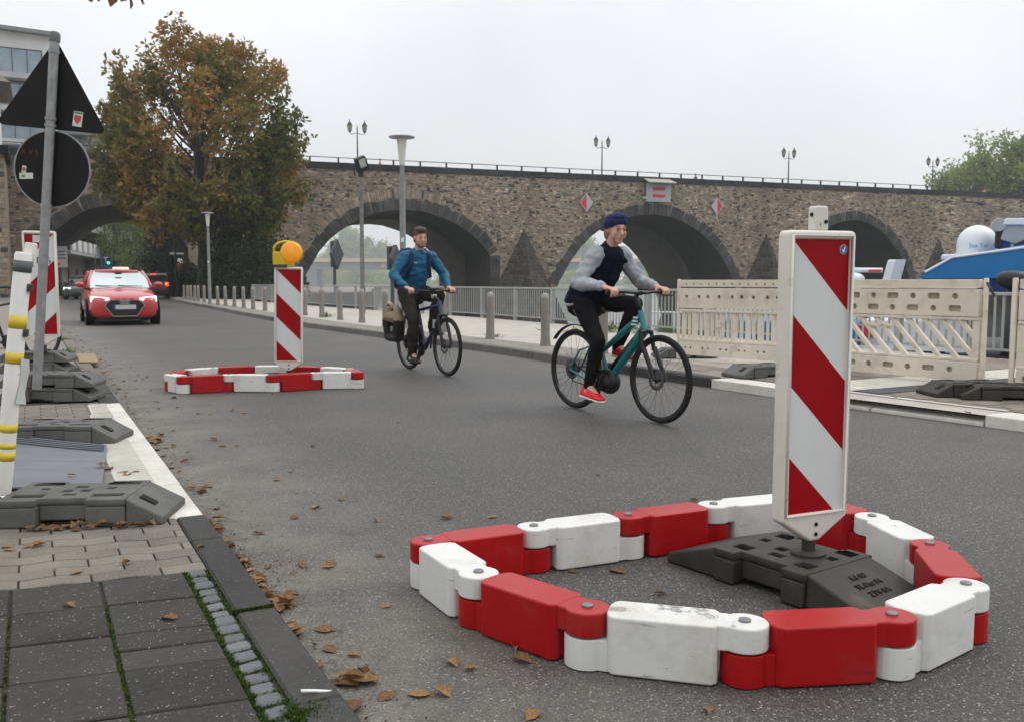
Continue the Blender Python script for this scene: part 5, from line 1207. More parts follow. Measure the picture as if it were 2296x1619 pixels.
# ------------------------------------------------------------------ cream barrier fences on the right
m_cream = M('cream_plastic', (.58, .515, .405), (.69, .64, .54), rough=.5, scale=1.6, c3=(.36, .29, .20), scale3=3.5, thr3=.54, w3=.26, bump=.06, bscale=120, bd=.003)
grime(m_cream, (.25, .19, .12), 2.2, .53, .2, (1, 1, 2), .6)
m_crback = M('cream_shaded_grimy', (.40, .345, .26), (.52, .46, .36), rough=.7, scale=2.5, c3=(.16, .12, .075), scale3=3.2, thr3=.55, w3=.2)  # recess backs: shade put into the colour so they show, plus brown grime
def barrier(kind, label, p0, p1, z=.125, L_=2.0):
    d = p1 - p0; t = thing('barrier_fence', label, 'barrier fence', (p0.x, p0.y, z), math.atan2(d.y, d.x), 'cream plastic barrier fences')
    def box(nm, c, s, b=.006, par=t): return MB().box(c, s).build(nm, m_crback if nm == 'back_sheet' else m_cream, par, bevel=b)
    for x in (.022, L_ - .022): MB().lathe([(.024, -.03), (.024, 1.0), (.018, 1.012), (0, 1.012)], 14, 0, Matrix.Translation((x, 0, 0))).build('end_post', m_cream, t, smooth=True, sharp=50)
    x0, x1 = .06, L_ - .06
    def panel(nm, za, zb, holes, th=.085, rec=.058):
        me = setmat(xform(sheet(rrect(x0, za, x1, zb, .012), holes, rec, .004, res=1), FRONT), m_cream); o = link(nm, me, t); o.location = (0, -th / 2 + rec / 2, 0)
        box('back_sheet', ((x0 + x1) / 2, th / 2 - (th - rec) / 2 + .001, (za + zb) / 2), (x1 - x0 - .01, th - rec, zb - za - .01), .003, o)
        return o
    if kind == 'slat':
        xs_ = [.10 + .16 * i for i in range(12)]
        panel('top_bar', .91, 1.0, [circ(.16 + .115 * i, .945, .012, 10) for i in range(15)], .075)
        panel('upper_panel', .635, .895, [circ(.17 + .165 * i + (.03 if i % 3 == 1 else 0), .785, .024, 14) for i in range(11)])
        box('mid_rail', (L_ / 2, -.005, .605), (x1 - x0, .07, .035)); box('low_rail', (L_ / 2, -.005, .225), (x1 - x0, .07, .035))
        x = .085
        wd = [.05, .022, .07, .022, .05, .022, .035, .05, .022, .08, .03, .06, .022, .07, .022, .05, .022, .07, .03, .05]; gp = [.05, .04, .05, .05, .045, .05, .03, .05, .04, .05]
        k = 0
        while x < x1 - .06 and k < 40:
            w = wd[k % len(wd)]; box('slat', (x + w / 2, 0, .415), (w, .045, .35), .005); x += w + gp[k % len(gp)]; k += 1
        box('number_plate', (.66, -.03, .44), (.075, .02, .09), .006)
        panel('lower_panel', .03, .205, [circ(.16 + .27 * i + q_ * .085, .125, .015, 12) for i in range(7) for q_ in range(2)])
    else:
        panel('top_bar', .915, 1.0, [], .07)
        MB().box((L_ / 2, -.04, .915), (x1 - x0 - .06, .012, .014)).build('lip', m_cream, t, bevel=.003)
        hs = []
        for i in range(9):
            xx = .20 + .215 * i
            if xx + .06 < x1:
                if i % 2 == 0: hs += [rrect(xx - .06, .805, xx + .06, .865, .015), circ(xx, .715, .03, 16)]
                else: hs += [circ(xx, .835, .03, 16), rrect(xx - .06, .685, xx + .06, .745, .015)]
        panel('upper_panel', .64, .905, hs)
        box('mid_rail', (L_ / 2, -.004, .62), (x1 - x0, .066, .03)); box('low_rail', (L_ / 2, -.004, .222), (x1 - x0, .066, .03))
        for sx in (x0 + .03, x1 - .03): box('stile', (sx, 0, .42), (.07, .05, .40))
        dx, zt_, zb_ = .345, .612, .232
        for i in range(12):
            xa = -.22 + .175 * i; w = .062
            pl = [(xa, zt_), (xa + w, zt_), (xa + w + dx, zb_), (xa + dx, zb_)]
            def cl(p, q, x): u = (x - p[0]) / (q[0] - p[0]); return (x, p[1] + (q[1] - p[1]) * u)
            if pl[0][0] < x0 + .05:
                if pl[2][0] < x0 + .10: continue
                pl = [cl(pl[0], pl[3], x0 + .05), cl(pl[1], pl[2], x0 + .05), pl[2], pl[3]] if pl[1][0] < x0 + .05 else [cl(pl[0], pl[3], x0 + .05), (x0 + .05, zt_), pl[1], pl[2], pl[3]]
            if pl[-2][0] > x1 - .05:
                if pl[0][0] > x1 - .10: continue
                a_, b_ = (xa, zt_), (xa + dx, zb_); a2, b2_ = (xa + w, zt_), (xa + w + dx, zb_)
                if xa + dx > x1 - .05: pl = [(max(xa, x0), zt_), (xa + w, zt_), cl(a2, b2_, x1 - .05), cl(a_, b_, x1 - .05)]
                else: pl = [(xa, zt_), (xa + w, zt_), cl(a2, b2_, x1 - .05), (x1 - .05, zb_), (xa + dx, zb_)]
            MB().prismy(pl[::-1], -.022, .022).build('slat', m_cream, t, bevel=.008)
        box('handle_bridge', (.92, 0, .525), (.34, .044, .04), .012)
        hs = []
        for i in range(9):
            xx = .17 + .215 * i
            if xx + .06 < x1: hs.append(rrect(xx - .06, .095, xx + .06, .15, .015) if i % 2 == 0 else circ(xx, .12, .03, 16))
        panel('lower_panel', .02, .205, hs)
    return t
zb_ = .125
A0 = G(1519, 783 + 6, zb_); A0 = Vector((2.18, 12.06, 0)); A1 = A0 + (Vector((3.30, 10.87, 0)) - A0).normalized() * 2
B1 = Vector((4.54, 8.74, 0)); B0 = B1 + (Vector((3.64, 9.88, 0)) - B1).normalized() * 2
barrier('slat', 'cream plastic barrier fence with upright slats, right of the teal rider', A0, A1)
barrier('diag', 'cream plastic barrier fence with slanting slats, right of the big beacon', B0, B1)
C0 = D(2268, 700, 8.1); C0.z = 0; barrier('diag', 'cream barrier fence cut off by the right edge', C0, C0 + Vector((.80, -.60, 0)) * 2)
MB_t = MB().tube([(0, 0, 0), (.02, -.03, -.06), (.05, -.03, -.11), (.06, -.03, -.13)], .012, 6).build('black_strap', m_iron, loc=tuple(B1 + Vector((-.03, -.03, zb_ + .97)))); tag(MB_t, 'short black strap hanging over the end post of the slanted fence', 'strap')
for k, (x, y, dd, a, lb) in enumerate([(1535, 800, 12.0, 6, 'dark base plate under the left end of the slatted fence'), (1712, 842, 9.55, 24, 'dark base plate at the white kerb just left of the big beacon'), (2178, 885, 8.35, 4, 'black base plate under the right end of the slanted fence'), (2262, 893, 8.0, -12, 'black base plate under the fence at the right edge')]):
    p = G(x, y, PZ); base_plate('base_plate', lb, (p.x, p.y if k != 0 else p.y), R(a), PZ, m_rubber if k > 1 else m_rubber2, 'beacon base plates')

# ------------------------------------------------------------------ bollards, railing, street lamps and posts
m_bol = M('bollard_paint', (.17, .155, .135), (.23, .215, .19), rough=.55, scale=5, c3=(.11, .095, .08), scale3=12, thr3=.62, bump=.05, bscale=80)
BOL = [(1350.5, 790), (1223, 772.6), (1099, 757.5), (995, 743), (865, 730), (811.8, 721.6), (762.7, 716), (722, 710.5), (684, 706), (645, 701), (594.4, 696), (568, 693), (546.6, 690.5), (525.4, 688), (506, 686), (488.7, 684), (458, 677.6), (445, 676), (437, 675), (428.4, 674), (420.7, 672.5), (413, 671)]
nm_ = ['first', 'second', 'third', 'fourth', 'fifth', 'sixth', 'seventh', 'eighth', 'ninth', 'tenth', 'eleventh', 'twelfth', 'thirteenth', 'fourteenth', 'fifteenth', 'sixteenth', 'seventeenth', 'eighteenth', 'nineteenth', 'twentieth', 'twenty-first', 'last']
LB = {0: 'grey bollard behind the teal rider\'s legs', 1: 'grey bollard just left of the teal bicycle\'s rear wheel', 2: 'grey bollard standing free between the two cyclists', 3: 'grey bollard behind the blue cyclist\'s front wheel', 4: 'grey bollard behind the khaki pannier bag', 5: 'grey bollard at the foot of the floodlight post', 6: 'grey bollard second to the right of the lamp-topped beacon with grass further left', 7: 'grey bollard with a grass clump at its foot', 8: 'grey bollard touching the right side of the lamp-topped beacon', 9: 'grey bollard hidden behind the lamp-topped beacon'}
proto = None
for i, (x, y) in enumerate(BOL):
    p = G(x, y, .115); lb = LB.get(i, f'grey round-topped bollard, {nm_[i]} from the right along the far kerb')
    if proto is None:
        proto = thing('bollard', lb, 'bollard', (p.x, p.y, PZ - .005), 0, 'grey bollards along the far kerb')
        MB().lathe([(.088, 0), (.085, .03), (.074, .12), (.069, .55), (.066, .715), (.060, .722), (.060, .732)], 20).build('shaft', m_bol, proto, smooth=True, sharp=35)
        MB().lathe([(.058, .73), (.066, .737), (.066, .755), (.060, .785), (.046, .812), (.025, .828), (0, .833)], 20).build('cap', M('bollard_cap', (.24, .225, .20), (.30, .285, .26), rough=.5, scale=9), proto, smooth=True, sharp=35); o = proto
    else: o = copy_tree(proto); o.location = (p.x, p.y, PZ - .005); o['label'] = lb
    o.rotation_euler = (R(rng.uniform(-1, 1)), R(rng.uniform(-1.2, 1.2)), rng.uniform(0, 6))
m_rail = M('railing_grey', (.27, .28, .265), (.34, .35, .33), rough=.5, scale=3)
rl = thing('riverside_railing', 'grey steel railing with upright bars along the river quay', 'railing', (RAIL[1][0], RAIL[1][1], PZ - .012))
org = Vector((RAIL[1][0], RAIL[1][1], 0)); path = RAIL[1:8]
barm = MB().box((0, 0, .46), (.014, .03, .72)).mesh('bar', m_rail); nb = 0; rst = MB()
pts = along(path, .118)
for p, d in pts:
    if p.y > 62: break
    q_ = p - org; an = math.atan2(d.y, d.x)
    nb += 1
    if nb <= 290: 
        o = link('bar', barm, rl); o.location = (q_.x, q_.y, .02); o.rotation_euler = (0, 0, an + R(90))
    else: rst.box((0, 0, .48), (.014, .03, .72), 0, Matrix.Translation((q_.x, q_.y, 0)) @ Matrix.Rotation(an + R(90), 4, 'Z'))
tag(rst.build('bars', m_rail, rl), kind='stuff')
pm = MB().box((0, 0, .43), (.10, .07, .90)).mesh('post', m_rail)
for i, (p, d) in enumerate(along(path, 2.02)):
    if p.y > 62: break
    q_ = p - org; o = link('post', pm, rl); o.location = (q_.x, q_.y, 0); o.rotation_euler = (0, 0, math.atan2(d.y, d.x))
tr_ = MB(); brl = MB(); pp = [Vector((*p, 0)) - org for p in path]
for a, b in zip(pp, pp[1:]):
    L_ = (b - a).length; Mx = Matrix.Translation((a + b) / 2) @ Matrix.Rotation(math.atan2((b - a).y, (b - a).x), 4, 'Z')
    tr_.box((0, 0, .855), (L_ + .03, .065, .045), 0, Mx); brl.box((0, 0, .115), (L_ + .03, .04, .03), 0, Mx)
tr_.build('top_rail', m_rail, rl, bevel=.006); brl.build('bottom_rail', m_rail, rl)
m_lamp = M('lamp_pole_grey', (.155, .16, .155), (.22, .225, .22), rough=.5, scale=8); m_opal = M('opal_glass', (.60, .60, .52), rough=.3)
def street_lamp(label, p, hgt, tilt=0):
    t = thing('street_lamp', label, 'street lamp', tuple(p), 0, 'mushroom street lamps'); t.rotation_euler = (0, R(tilt), 0)
    MB().lathe([(.075, 0), (.075, 1.0), (.068, 1.02), (.062, hgt - .95), (.05, hgt - .85), (.047, hgt - .62)], 18).build('pole', m_lamp, t, smooth=True, sharp=40)
    MB().lathe([(.055, hgt - .64), (.06, hgt - .60), (.105, hgt - .10), (.115, hgt - .05)], 20).build('shade', m_opal, t, smooth=True)
    MB().lathe([(.10, hgt - .055), (.27, hgt - .05), (.285, hgt - .035), (.27, hgt - .02), (.1, hgt), (0, hgt + .005)], 32).build('cap', M('lamp_cap', (.33, .335, .36), rough=.45), t, smooth=True, sharp=40)
    MB().box((.0, -.075, 1.9), (.06, .01, .09)).build('sticker', MATS['sticker_white'], t)
street_lamp('tall mushroom street lamp rising behind the blue cyclist', ((905 - CX) / F * 19.9 - .0, 19.9, PZ), 4.12)
street_lamp('small looking mushroom street lamp in front of the chestnut tree', ((472 - CX) / F * 41.5, 41.5, PZ), 4.12)
m_pole2 = M('weathered_pole', (.10, .098, .09), (.21, .205, .19), rough=.7, scale=9, c3=(.34, .33, .31), scale3=20, thr3=.64)
p = D(813, 640, 29.5); t = thing('floodlight_post', 'thin weathered post with a black floodlight on top by the railing', 'lamp post', (p.x, p.y, PZ)); zt = D(813, 385, 29.5).z - PZ
MB().lathe([(.085, 0), (.085, .8), (.07, .85), (.06, zt - .4), (.058, zt)], 14).build('pole', m_pole2, t, smooth=True, sharp=40)
m_blk = M('black_metal', (.018, .018, .02), rough=.45)
Mf = Matrix.Translation((.02, -.05, zt + .22)) @ Matrix.Rotation(R(-14), 4, 'Y') @ Matrix.Rotation(R(25), 4, 'X') @ Matrix.Rotation(R(22), 4, 'Z')
fb_ = MB().box((0, 0, 0), (.40, .24, .46), 0, Mf, taper=.86).build('floodlight', m_blk, t, bevel=.02); MB().box((0.02, -.125, .05), (.20, .012, .27), 0, Mf).build('lens', M('flood_lens', (.42, .44, .37), rough=.25), fb_)
MB().tube([(-.2, 0, zt - .15), (-.22, 0, zt + .15)], .02, 6).build('bracket', m_blk, t); MB().box((0, 0, zt - .08), (.16, .16, .2)).build('socket', m_blk, t, bevel=.02)
m_sgn = M('signal_dark', (.04, .042, .045), (.07, .072, .075), rough=.5, scale=4)
for x, y0, dd, lb, w_ in ((753, 541, 38.6, 'dark diamond sign seen edge-on on a post left of the floodlight post', .9), (883, 553, 28.5, 'grey sign board seen edge-on beside the blue cyclist\'s backpack', .6)):
    p = D(x, 640, dd); zt = D(x, y0, dd).z
    t = thing('river_sign', lb, 'sign', (p.x, p.y, -.4), R(70), 'shipping signs on the quay')
    MB().box((0, .05, (zt + .4) / 2), (.09, .09, zt + .4)).build('post', m_sgn, t)
    me = setmat(xform(sheet(roundpoly([(-.55 * w_, 0), (0, -.72 * w_), (.55 * w_, 0), (0, .72 * w_)], .03), [], .12, .006), FRONT), m_sgn); o = link('board', me, t); o.location = (0, -.06, zt + .4 - .62 * w_)
    MB().box((.0, .12, zt + .4 - .62 * w_), (.22, .1, 1.2 * w_)).build('mount', m_sgn, t)
p = D(403, 640, 66); t = thing('ticket_pillar', 'red pillar with white top standing on a grey base by the road arch', 'pillar', (p.x, p.y, 0), R(20))
MB().box((0, 0, .55), (.62, .5, 1.3)).build('base', M('base_grey', (.10, .095, .085), rough=.8), t); MB().box((.05, -.02, 1.85), (.42, .36, 1.15)).build('panel', m_signred, t); MB().lathe([(.2, 2.43), (.2, 2.55), (.16, 2.72), (0, 2.8)], 16, 0, Matrix.Translation((.05, 0, 0))).build('cap', m_wht, t, smooth=True, sharp=40)
p = D(396, 640, 62); t = thing('utility_pole', 'slim dark pole beside the red pillar at the road arch', 'pole', (p.x, p.y, 0)); MB().lathe([(.16, 0), (.16, 1.2), (.11, 1.25), (.10, 4.3)], 12).build('shaft', m_blk, t, smooth=True, sharp=40); MB().box((0.1, -.05, 3.0), (.9, .05, .12)).build('crossbar', m_wht, t)
# parking guide sign and green signal beyond the arch
m_blue = M('sign_blue', (.012, .075, .26), rough=.45)
p = D(241, 640, 99); t = thing('parking_sign', 'blue covered parking sign with a white letter beyond the road arch', 'sign', (p.x, 99, 0), R(4))
zc = D(241, 589, 99).z; MB().box((0, 0, zc), (.92, .06, 1.42)).build('board', m_blue, t); MB().tube([(-.52, 0, 0), (-.52, 0, zc + .7)], .05, 8).build('pole', m_gal, t)
me = text_mesh('P', .74, .01); me.materials.append(m_wht); xform(me, FRONT); o = link('lettering', me, t); o.location = (0, -.045, zc + .12)
MB().prismy([(-.30, .42), (.30, .42), (.32, .50), (.1, .60), (-.1, .60), (-.32, .50)], -.05, -.04, 0, Matrix.Translation((0, 0, zc))).build('roof_mark', m_wht, t)
MB().box((-.08, -.042, zc - .45), (.34, .01, .18)).build('car_mark', M('sign_paleblue', (.12, .22, .42), rough=.5), t)
p = D(245, 640, 97); t = thing('traffic_light', 'traffic light showing green in front of the parking sign', 'traffic light', (p.x, 97, 0)); zc = D(245, 590.5, 97).z
MB().tube([(.1, .15, 0), (.1, .15, zc + .3)], .06, 8).build('pole', m_gal, t); MB().box((0, .1, zc + .15), (.30, .22, .78)).build('housing', M('dark_green', (.012, .03, .016), rough=.5), t, bevel=.02)
MB().lathe([(.16, 0), (.12, .04), (0, .06)], 16, 0, Matrix.Translation((0, -.02, zc)) @ Matrix.Rotation(R(90), 4, 'X')).build('green_lamp', M('green_lit', (.05, .8, .4), rough=.4, emit=(.05, 1., .55), es=1.6), t)
MB().box((.1, .1, zc - .75), (.4, .06, .42)).build('plate', m_galv, t)
p = D(210, 640, 93); t = thing('steel_pole', 'thin leaning pole between the balconies and the parking sign', 'pole', (p.x, 93, 0), 0); MB().tube([(0, 0, 0), (.4, 0, 4.6)], .045, 6).build('shaft', m_gal, t)
p = D(143, 640, 88); t = thing('notice_board', 'white notice board on a post in front of the balconied block', 'sign', (p.x, 70, 0)); t.location.x = (143 - CX) / F * 70
MB().box((0, 0, 3.0), (.95, .06, 1.6)).build('board', m_wht, t); MB().tube([(0, .05, 0), (0, .05, 3)], .05, 6).build('post', m_gal, t); 
for k in range(3): MB().box((0, -.035, 3.4 - .25 * k), (.7, .01, .1)).build('text_line', M('print_grey', (.2, .2, .2), rough=.8), t)
MB().box((-.2, -.035, 2.45), (.2, .01, .15)).build('red_mark', m_signred, t)
for k in range(6):
    p = G(134 + 7.5 * k, 664 + .8 * k, 0); t = thing('bollard', f'black bollard, {nm_[k]} from the left in the short row left of the dark car', 'bollard', (p.x, p.y, .02), 0, 'black bollards by the dark car')
    MB().lathe([(.11, 0), (.10, .8), (.11, .85), (.08, .98), (0, 1.02)], 12).build('shaft', m_blk, t, smooth=True, sharp=40)
# mooring bollard
p = D(2270, 640, 12.6); t = thing('mooring_bollard', 'black mushroom mooring post behind the fence at the right edge', 'mooring post', (p.x, p.y, PZ - .02)); zt = D(2270, 606, 12.6).z - PZ
MB().lathe([(.12, 0), (.085, .1), (.075, zt - .22)], 16).build('stem', m_blk, t, smooth=True); MB().lathe([(.08, zt - .24), (.17, zt - .19), (.205, zt - .10), (.19, zt - .04), (.12, zt), (0, zt + .01)], 24).build('head', m_blk, t, smooth=True)

# ------------------------------------------------------------------ the blue work boat on the river
m_bb = M('boat_blue', (.008, .145, .36), (.010, .17, .40), rough=.35, scale=.8, c3=(.01, .19, .42), scale3=1.3); m_bd = M('boat_navy', (.006, .025, .16), rough=.35); m_bw = M('boat_white', (.74, .76, .78), (.68, .70, .73), rough=.35, scale=.7); m_bh = M('boat_hull', (.012, .014, .018), rough=.5)
DB = 18.5; pc = D(2200, 640, DB)
BA_ = R(-24); bt = thing('work_boat', 'blue and white work boat moored on the river behind the fences', 'boat', (pc.x, DB, -2.7), BA_)
bxd, byd = Vector((math.cos(BA_), math.sin(BA_), 0)), Vector((-math.sin(BA_), math.cos(BA_), 0))
def bx(x, y, dd=DB):
    r_ = Vector(ray(x, y)); o_ = Vector((pc.x, DB, 0)) + byd * (dd - DB); k_ = o_.dot(byd) / r_.dot(byd); q_ = Vector((0, 0, CAM_H)) + r_ * k_
    return (q_ - o_).dot(bxd), q_.z + 2.7
hl = MB(); hl.add([(-7.5, 0, .2), (2.6, 0, .2), (2.6, 6, .2), (-7.5, 6, .2), (-9.3, .2, 2.05), (3.2, -.2, 2.45), (3.2, 6.2, 2.45), (-9.3, 5.8, 2.05)], [(3, 2, 1, 0), (0, 1, 5, 4), (1, 2, 6, 5), (2, 3, 7, 6), (3, 0, 4, 7), (4, 5, 6, 7)]); hl.build('hull', m_bh, bt, bevel=.05)
MB().box((-4.3, .1, 2.0), (7.4, .25, .75)).build('bulwark', m_bd, bt, bevel=.03); MB().box((-4.3, -.05, 2.42), (7.5, .12, .07)).build('rubbing_strake', m_bw, bt)
MB().box((-3.9, .5, 2.55), (3.2, 1.5, .8)).build('cabin', m_bb, bt, bevel=.05); MB().box((-4.6, 1.2, 2.95), (2.2, 1.8, .55)).build('deck_box', m_bw, bt, bevel=.05); MB().box((-1.2, 1.1, 2.5), (2.0, 1.4, 1.0)).build('hatch', m_bw, bt, bevel=.05); MB().box((-2.3, .4, 2.75), (.6, .3, .25)).build('red_box', m_signred, bt, bevel=.03)
pr = [bx(2072, 622), bx(2074, 611), bx(2134, 578), bx(2300, 549)]
pl = pr[:1] + [(3.2, pr[0][1]), (3.2, pr[3][1] + (3.2 - pr[3][0]) * .12), pr[3], pr[2], pr[1]]
MB().prismy(pl, 0, 4.2).build('superstructure', m_bb, bt, bevel=.03)
e = MB(); e.tube([(pr[1][0], -.01, pr[1][1]), (pr[2][0], -.01, pr[2][1]), (3.2, -.01, pl[2][1])], .03, 6); e.build('edge_trim', m_bw, bt)
b0 = bx(2066, 655); MB().box(((b0[0] + 3.2) / 2, 1.9, (pr[0][1] + b0[1]) / 2), (3.2 - b0[0], 4.3, pr[0][1] - b0[1])).build('lower_house', m_bd, bt, bevel=.03)
MB().box(((b0[0] + 3.2) / 2, -.3, pr[0][1]), (3.2 - b0[0] + .1, .15, .06)).build('ledge', m_bb, bt)
rc = bx(2191, 545, 20.2); rz_ = bx(2191, 581, 20.2)[1]; rt = bx(2191, 506, 20.2)[1]; rr2 = .405
Mr = Matrix.Translation((rc[0], 1.7, 0)); zs = rt - rr2
rd = MB().lathe([(rr2 * .9, rz_), (rr2, rz_ + .04), (rr2, zs)] + [(rr2 * math.cos(R(q_)), zs + rr2 * math.sin(R(q_))) for q_ in range(10, 90, 10)] + [(0, rt)], 40, 0, Mr).build('radome', m_bw, bt, smooth=True, sharp=60)
def wrap(tx, size, a0, zc, mat):
    me = text_mesh(tx, size, 0); bm = bmesh.new(); bm.from_mesh(me); bmesh.ops.subdivide_edges(bm, edges=bm.edges, cuts=1); bm.to_mesh(me); bm.free()
    for v in me.vertices:
        a = a0 + v.co.x / rr2; z_ = v.co.y; v.co = (rc[0] + (rr2 + .004) * math.sin(a), 1.7 - (rr2 + .004) * math.cos(a), zc + z_)
    me.materials.append(mat); me.update(); link('lettering', me, rd)
zt_ = bx(2191, 552, 19.8)[1]
wrap('Sea Tel', .128, R(1), zt_, M('print_cyan', (.03, .36, .55), rough=.5)); wrap('Bo', .12, R(56), zt_ + .01, M('print_pink', (.62, .25, .24), rough=.5)); wrap('o', .09, R(-66), zt_, M('print_pale', (.4, .4, .42), rough=.5))
MB().box((rc[0] - .25, 1.5, rz_ + .03), (.9, .7, .12)).build('radome_base', m_bw, bt, bevel=.03)
for k in range(9): a = bx(2140 + 7 * k, 575, DB); MB().tube([(a[0], .3, a[1] - .15), (a[0] + .02, .3, a[1] + rng.uniform(.02, .12))], .018, 5).build('fitting', m_bw, bt)
c0 = bx(2247, 497, 19.5); c1 = bx(2253, 560, 19.5)
m_crane = M('crane_grey', (.30, .31, .32), (.38, .39, .40), rough=.45, scale=2)
MB().box((c1[0], 1.1, (c1[1] + c0[1]) / 2 - .2), (.16, .2, 1.0)).build('crane_post', m_bd, bt); MB().prismy([(c0[0] - .02, c0[1] - .38), (c0[0] + .25, c0[1] - .48), (c0[0] + .62, c0[1] - .30), (c0[0] + .62, c0[1] - .04), (c0[0] + .05, c0[1] - .06)], .95, 1.2).build('crane_bracket', m_crane, bt, bevel=.02)
MB().prismy([(c0[0], c0[1] - .08), (3, c0[1] - .18), (3, c0[1] + .07), (c0[0] + .05, c0[1] + .05)], .9, 1.25).build('crane_arm', m_bw, bt, bevel=.02); MB().lathe([(.14, -.16), (.14, .16)], 18, 0, Matrix.Translation((c0[0] - .06, 1.07, c0[1] - .08)) @ Matrix.Rotation(R(90), 4, 'X')).build('crane_pivot', m_crane, bt, bevel=.02)
MB().box((c0[0] - .05, 1.05, c0[1] - .35), (.13, .16, .42)).build('crane_hook', m_blk, bt, bevel=.02)
w0 = bx(2268, 560, 20); MB().lathe([(.28, -.06), (.34, -.03), (.34, .03), (.28, .06)], 24, 0, Matrix.Translation((w0[0] + .32, 1.6, w0[1] + .02)) @ Matrix.Rotation(R(70), 4, 'X'), closed=True).build('hose_reel', m_crane, bt, smooth=True)
q_ = [bx(1976, 640, 21), bx(2016, 640, 21), bx(2031, 583, 21), bx(1992, 584, 21)]
wb = MB(); wb.prismy([q_[0], q_[1], q_[2], q_[3]], 2.2, 2.9); wb.build('deck_hood', m_bw, bt, bevel=.03)
sd_ = MB(); x_ = [(q_[1][0] * .45 + q_[0][0] * .55, q_[0][1]), q_[1], q_[2], (q_[2][0] * .45 + q_[3][0] * .55, q_[2][1])]; sd_.prismy(x_, 2.17, 2.2); sd_.build('hood_side', M('boat_palegrey', (.50, .52, .57), rough=.4), bt)
r0, r1 = bx(1880, 606, 20.5), bx(1979, 607, 20.5); MB().tube([(r0[0], 2.0, r0[1]), (r1[0], 2.0, r1[1])], .055, 12).build('radar_scanner', m_bw, bt, smooth=True); a = bx(1972, 608, 20.4); MB().box((a[0] - .1, 1.935, a[1]), (.28, .01, .05)).build('red_print', m_signred, bt)
a = bx(1915, 622, 20.5); MB().ball((a[0], 2.0, a[1] - .05), (.24, .24, .16), 16).build('radar_base', m_bw, bt, smooth=True); MB().box((a[0], 2.0, a[1] - .8), (.3, .3, 1.4)).build('radar_mast', m_bw, bt)
for k in range(8): MB().tube([(-7.2 + .9 * k, .1, 2.3), (-7.2 + .9 * k, .1, 3.1)], .02, 5).build('stanchion', m_bw, bt)
MB().tube([(-7.3, .1, 3.1), (-.9, .1, 3.1)], .02, 5).build('boat_rail', m_bw, bt)
# ------------------------------------------------------------------ bicycles (rear axle over the origin, x forward)
m_tyre = M('tyre', (.012, .012, .012), (.02, .02, .019), rough=.8, scale=20, spec=.2); m_rim = M('rim', (.02, .02, .022), rough=.35, metal=.4); m_steel = M('bright_steel', (.42, .42, .43), rough=.3, metal=.9); m_bkb = M('bike_black', (.010, .010, .011), rough=.4)
WR = .345
def wheel(parent, x, disc=True, narrow=False):
    w = .017 if narrow else .021
    prof = [(WR - w + w * math.cos(R(a)), w * math.sin(R(a))) for a in range(0, 360, 36)]
    Mx = Matrix.Translation((x, 0, WR)) @ Matrix.Rotation(R(90), 4, 'X')
    rim = MB().lathe([(WR - .052, -.011), (WR - .034, -.014), (WR - .034, .014), (WR - .052, .011)], 48, 0, Mx, closed=True).build('wheel', m_rim, parent, smooth=True, sharp=40)
    MB().lathe(prof, 48, 0, Mx, closed=True).build('tyre', m_tyre, rim, smooth=True)
    sp = MB()
    for i in range(28):
        a = 2 * math.pi * i / 28; sd = .028 if i % 2 else -.028; b = a + (.5 if i % 4 < 2 else -.5)
        sp.tube([(x + .022 * math.cos(b), sd, WR + .022 * math.sin(b)), (x + (WR - .05) * math.cos(a), 0, WR + (WR - .05) * math.sin(a))], .0016, 4, cap=False)
    sp.build('spokes', M('spoke', (.12, .12, .125), rough=.4, metal=.7), rim)
    hb = MB().lathe([(.014, -.055), (.03, -.035), (.018, -.02), (.018, .02), (.03, .035), (.014, .055)], 16, 0, Mx); hb.build('hub', m_bkb, rim, smooth=True, sharp=40)
    if disc:
        d = MB().lathe([(.055, .04), (.085, .04), (.085, .043), (.055, .043)], 28, 0, Mx, closed=True)
        for i in range(6): a = R(60 * i); d.tube([(x + .02 * math.cos(a), -.041, WR + .02 * math.sin(a)), (x + .06 * math.cos(a + .4), -.041, WR + .06 * math.sin(a + .4))], .005, 4)
        d.build('brake_disc', M('disc_steel', (.09, .09, .095), rough=.4, metal=.7), rim)
    return rim
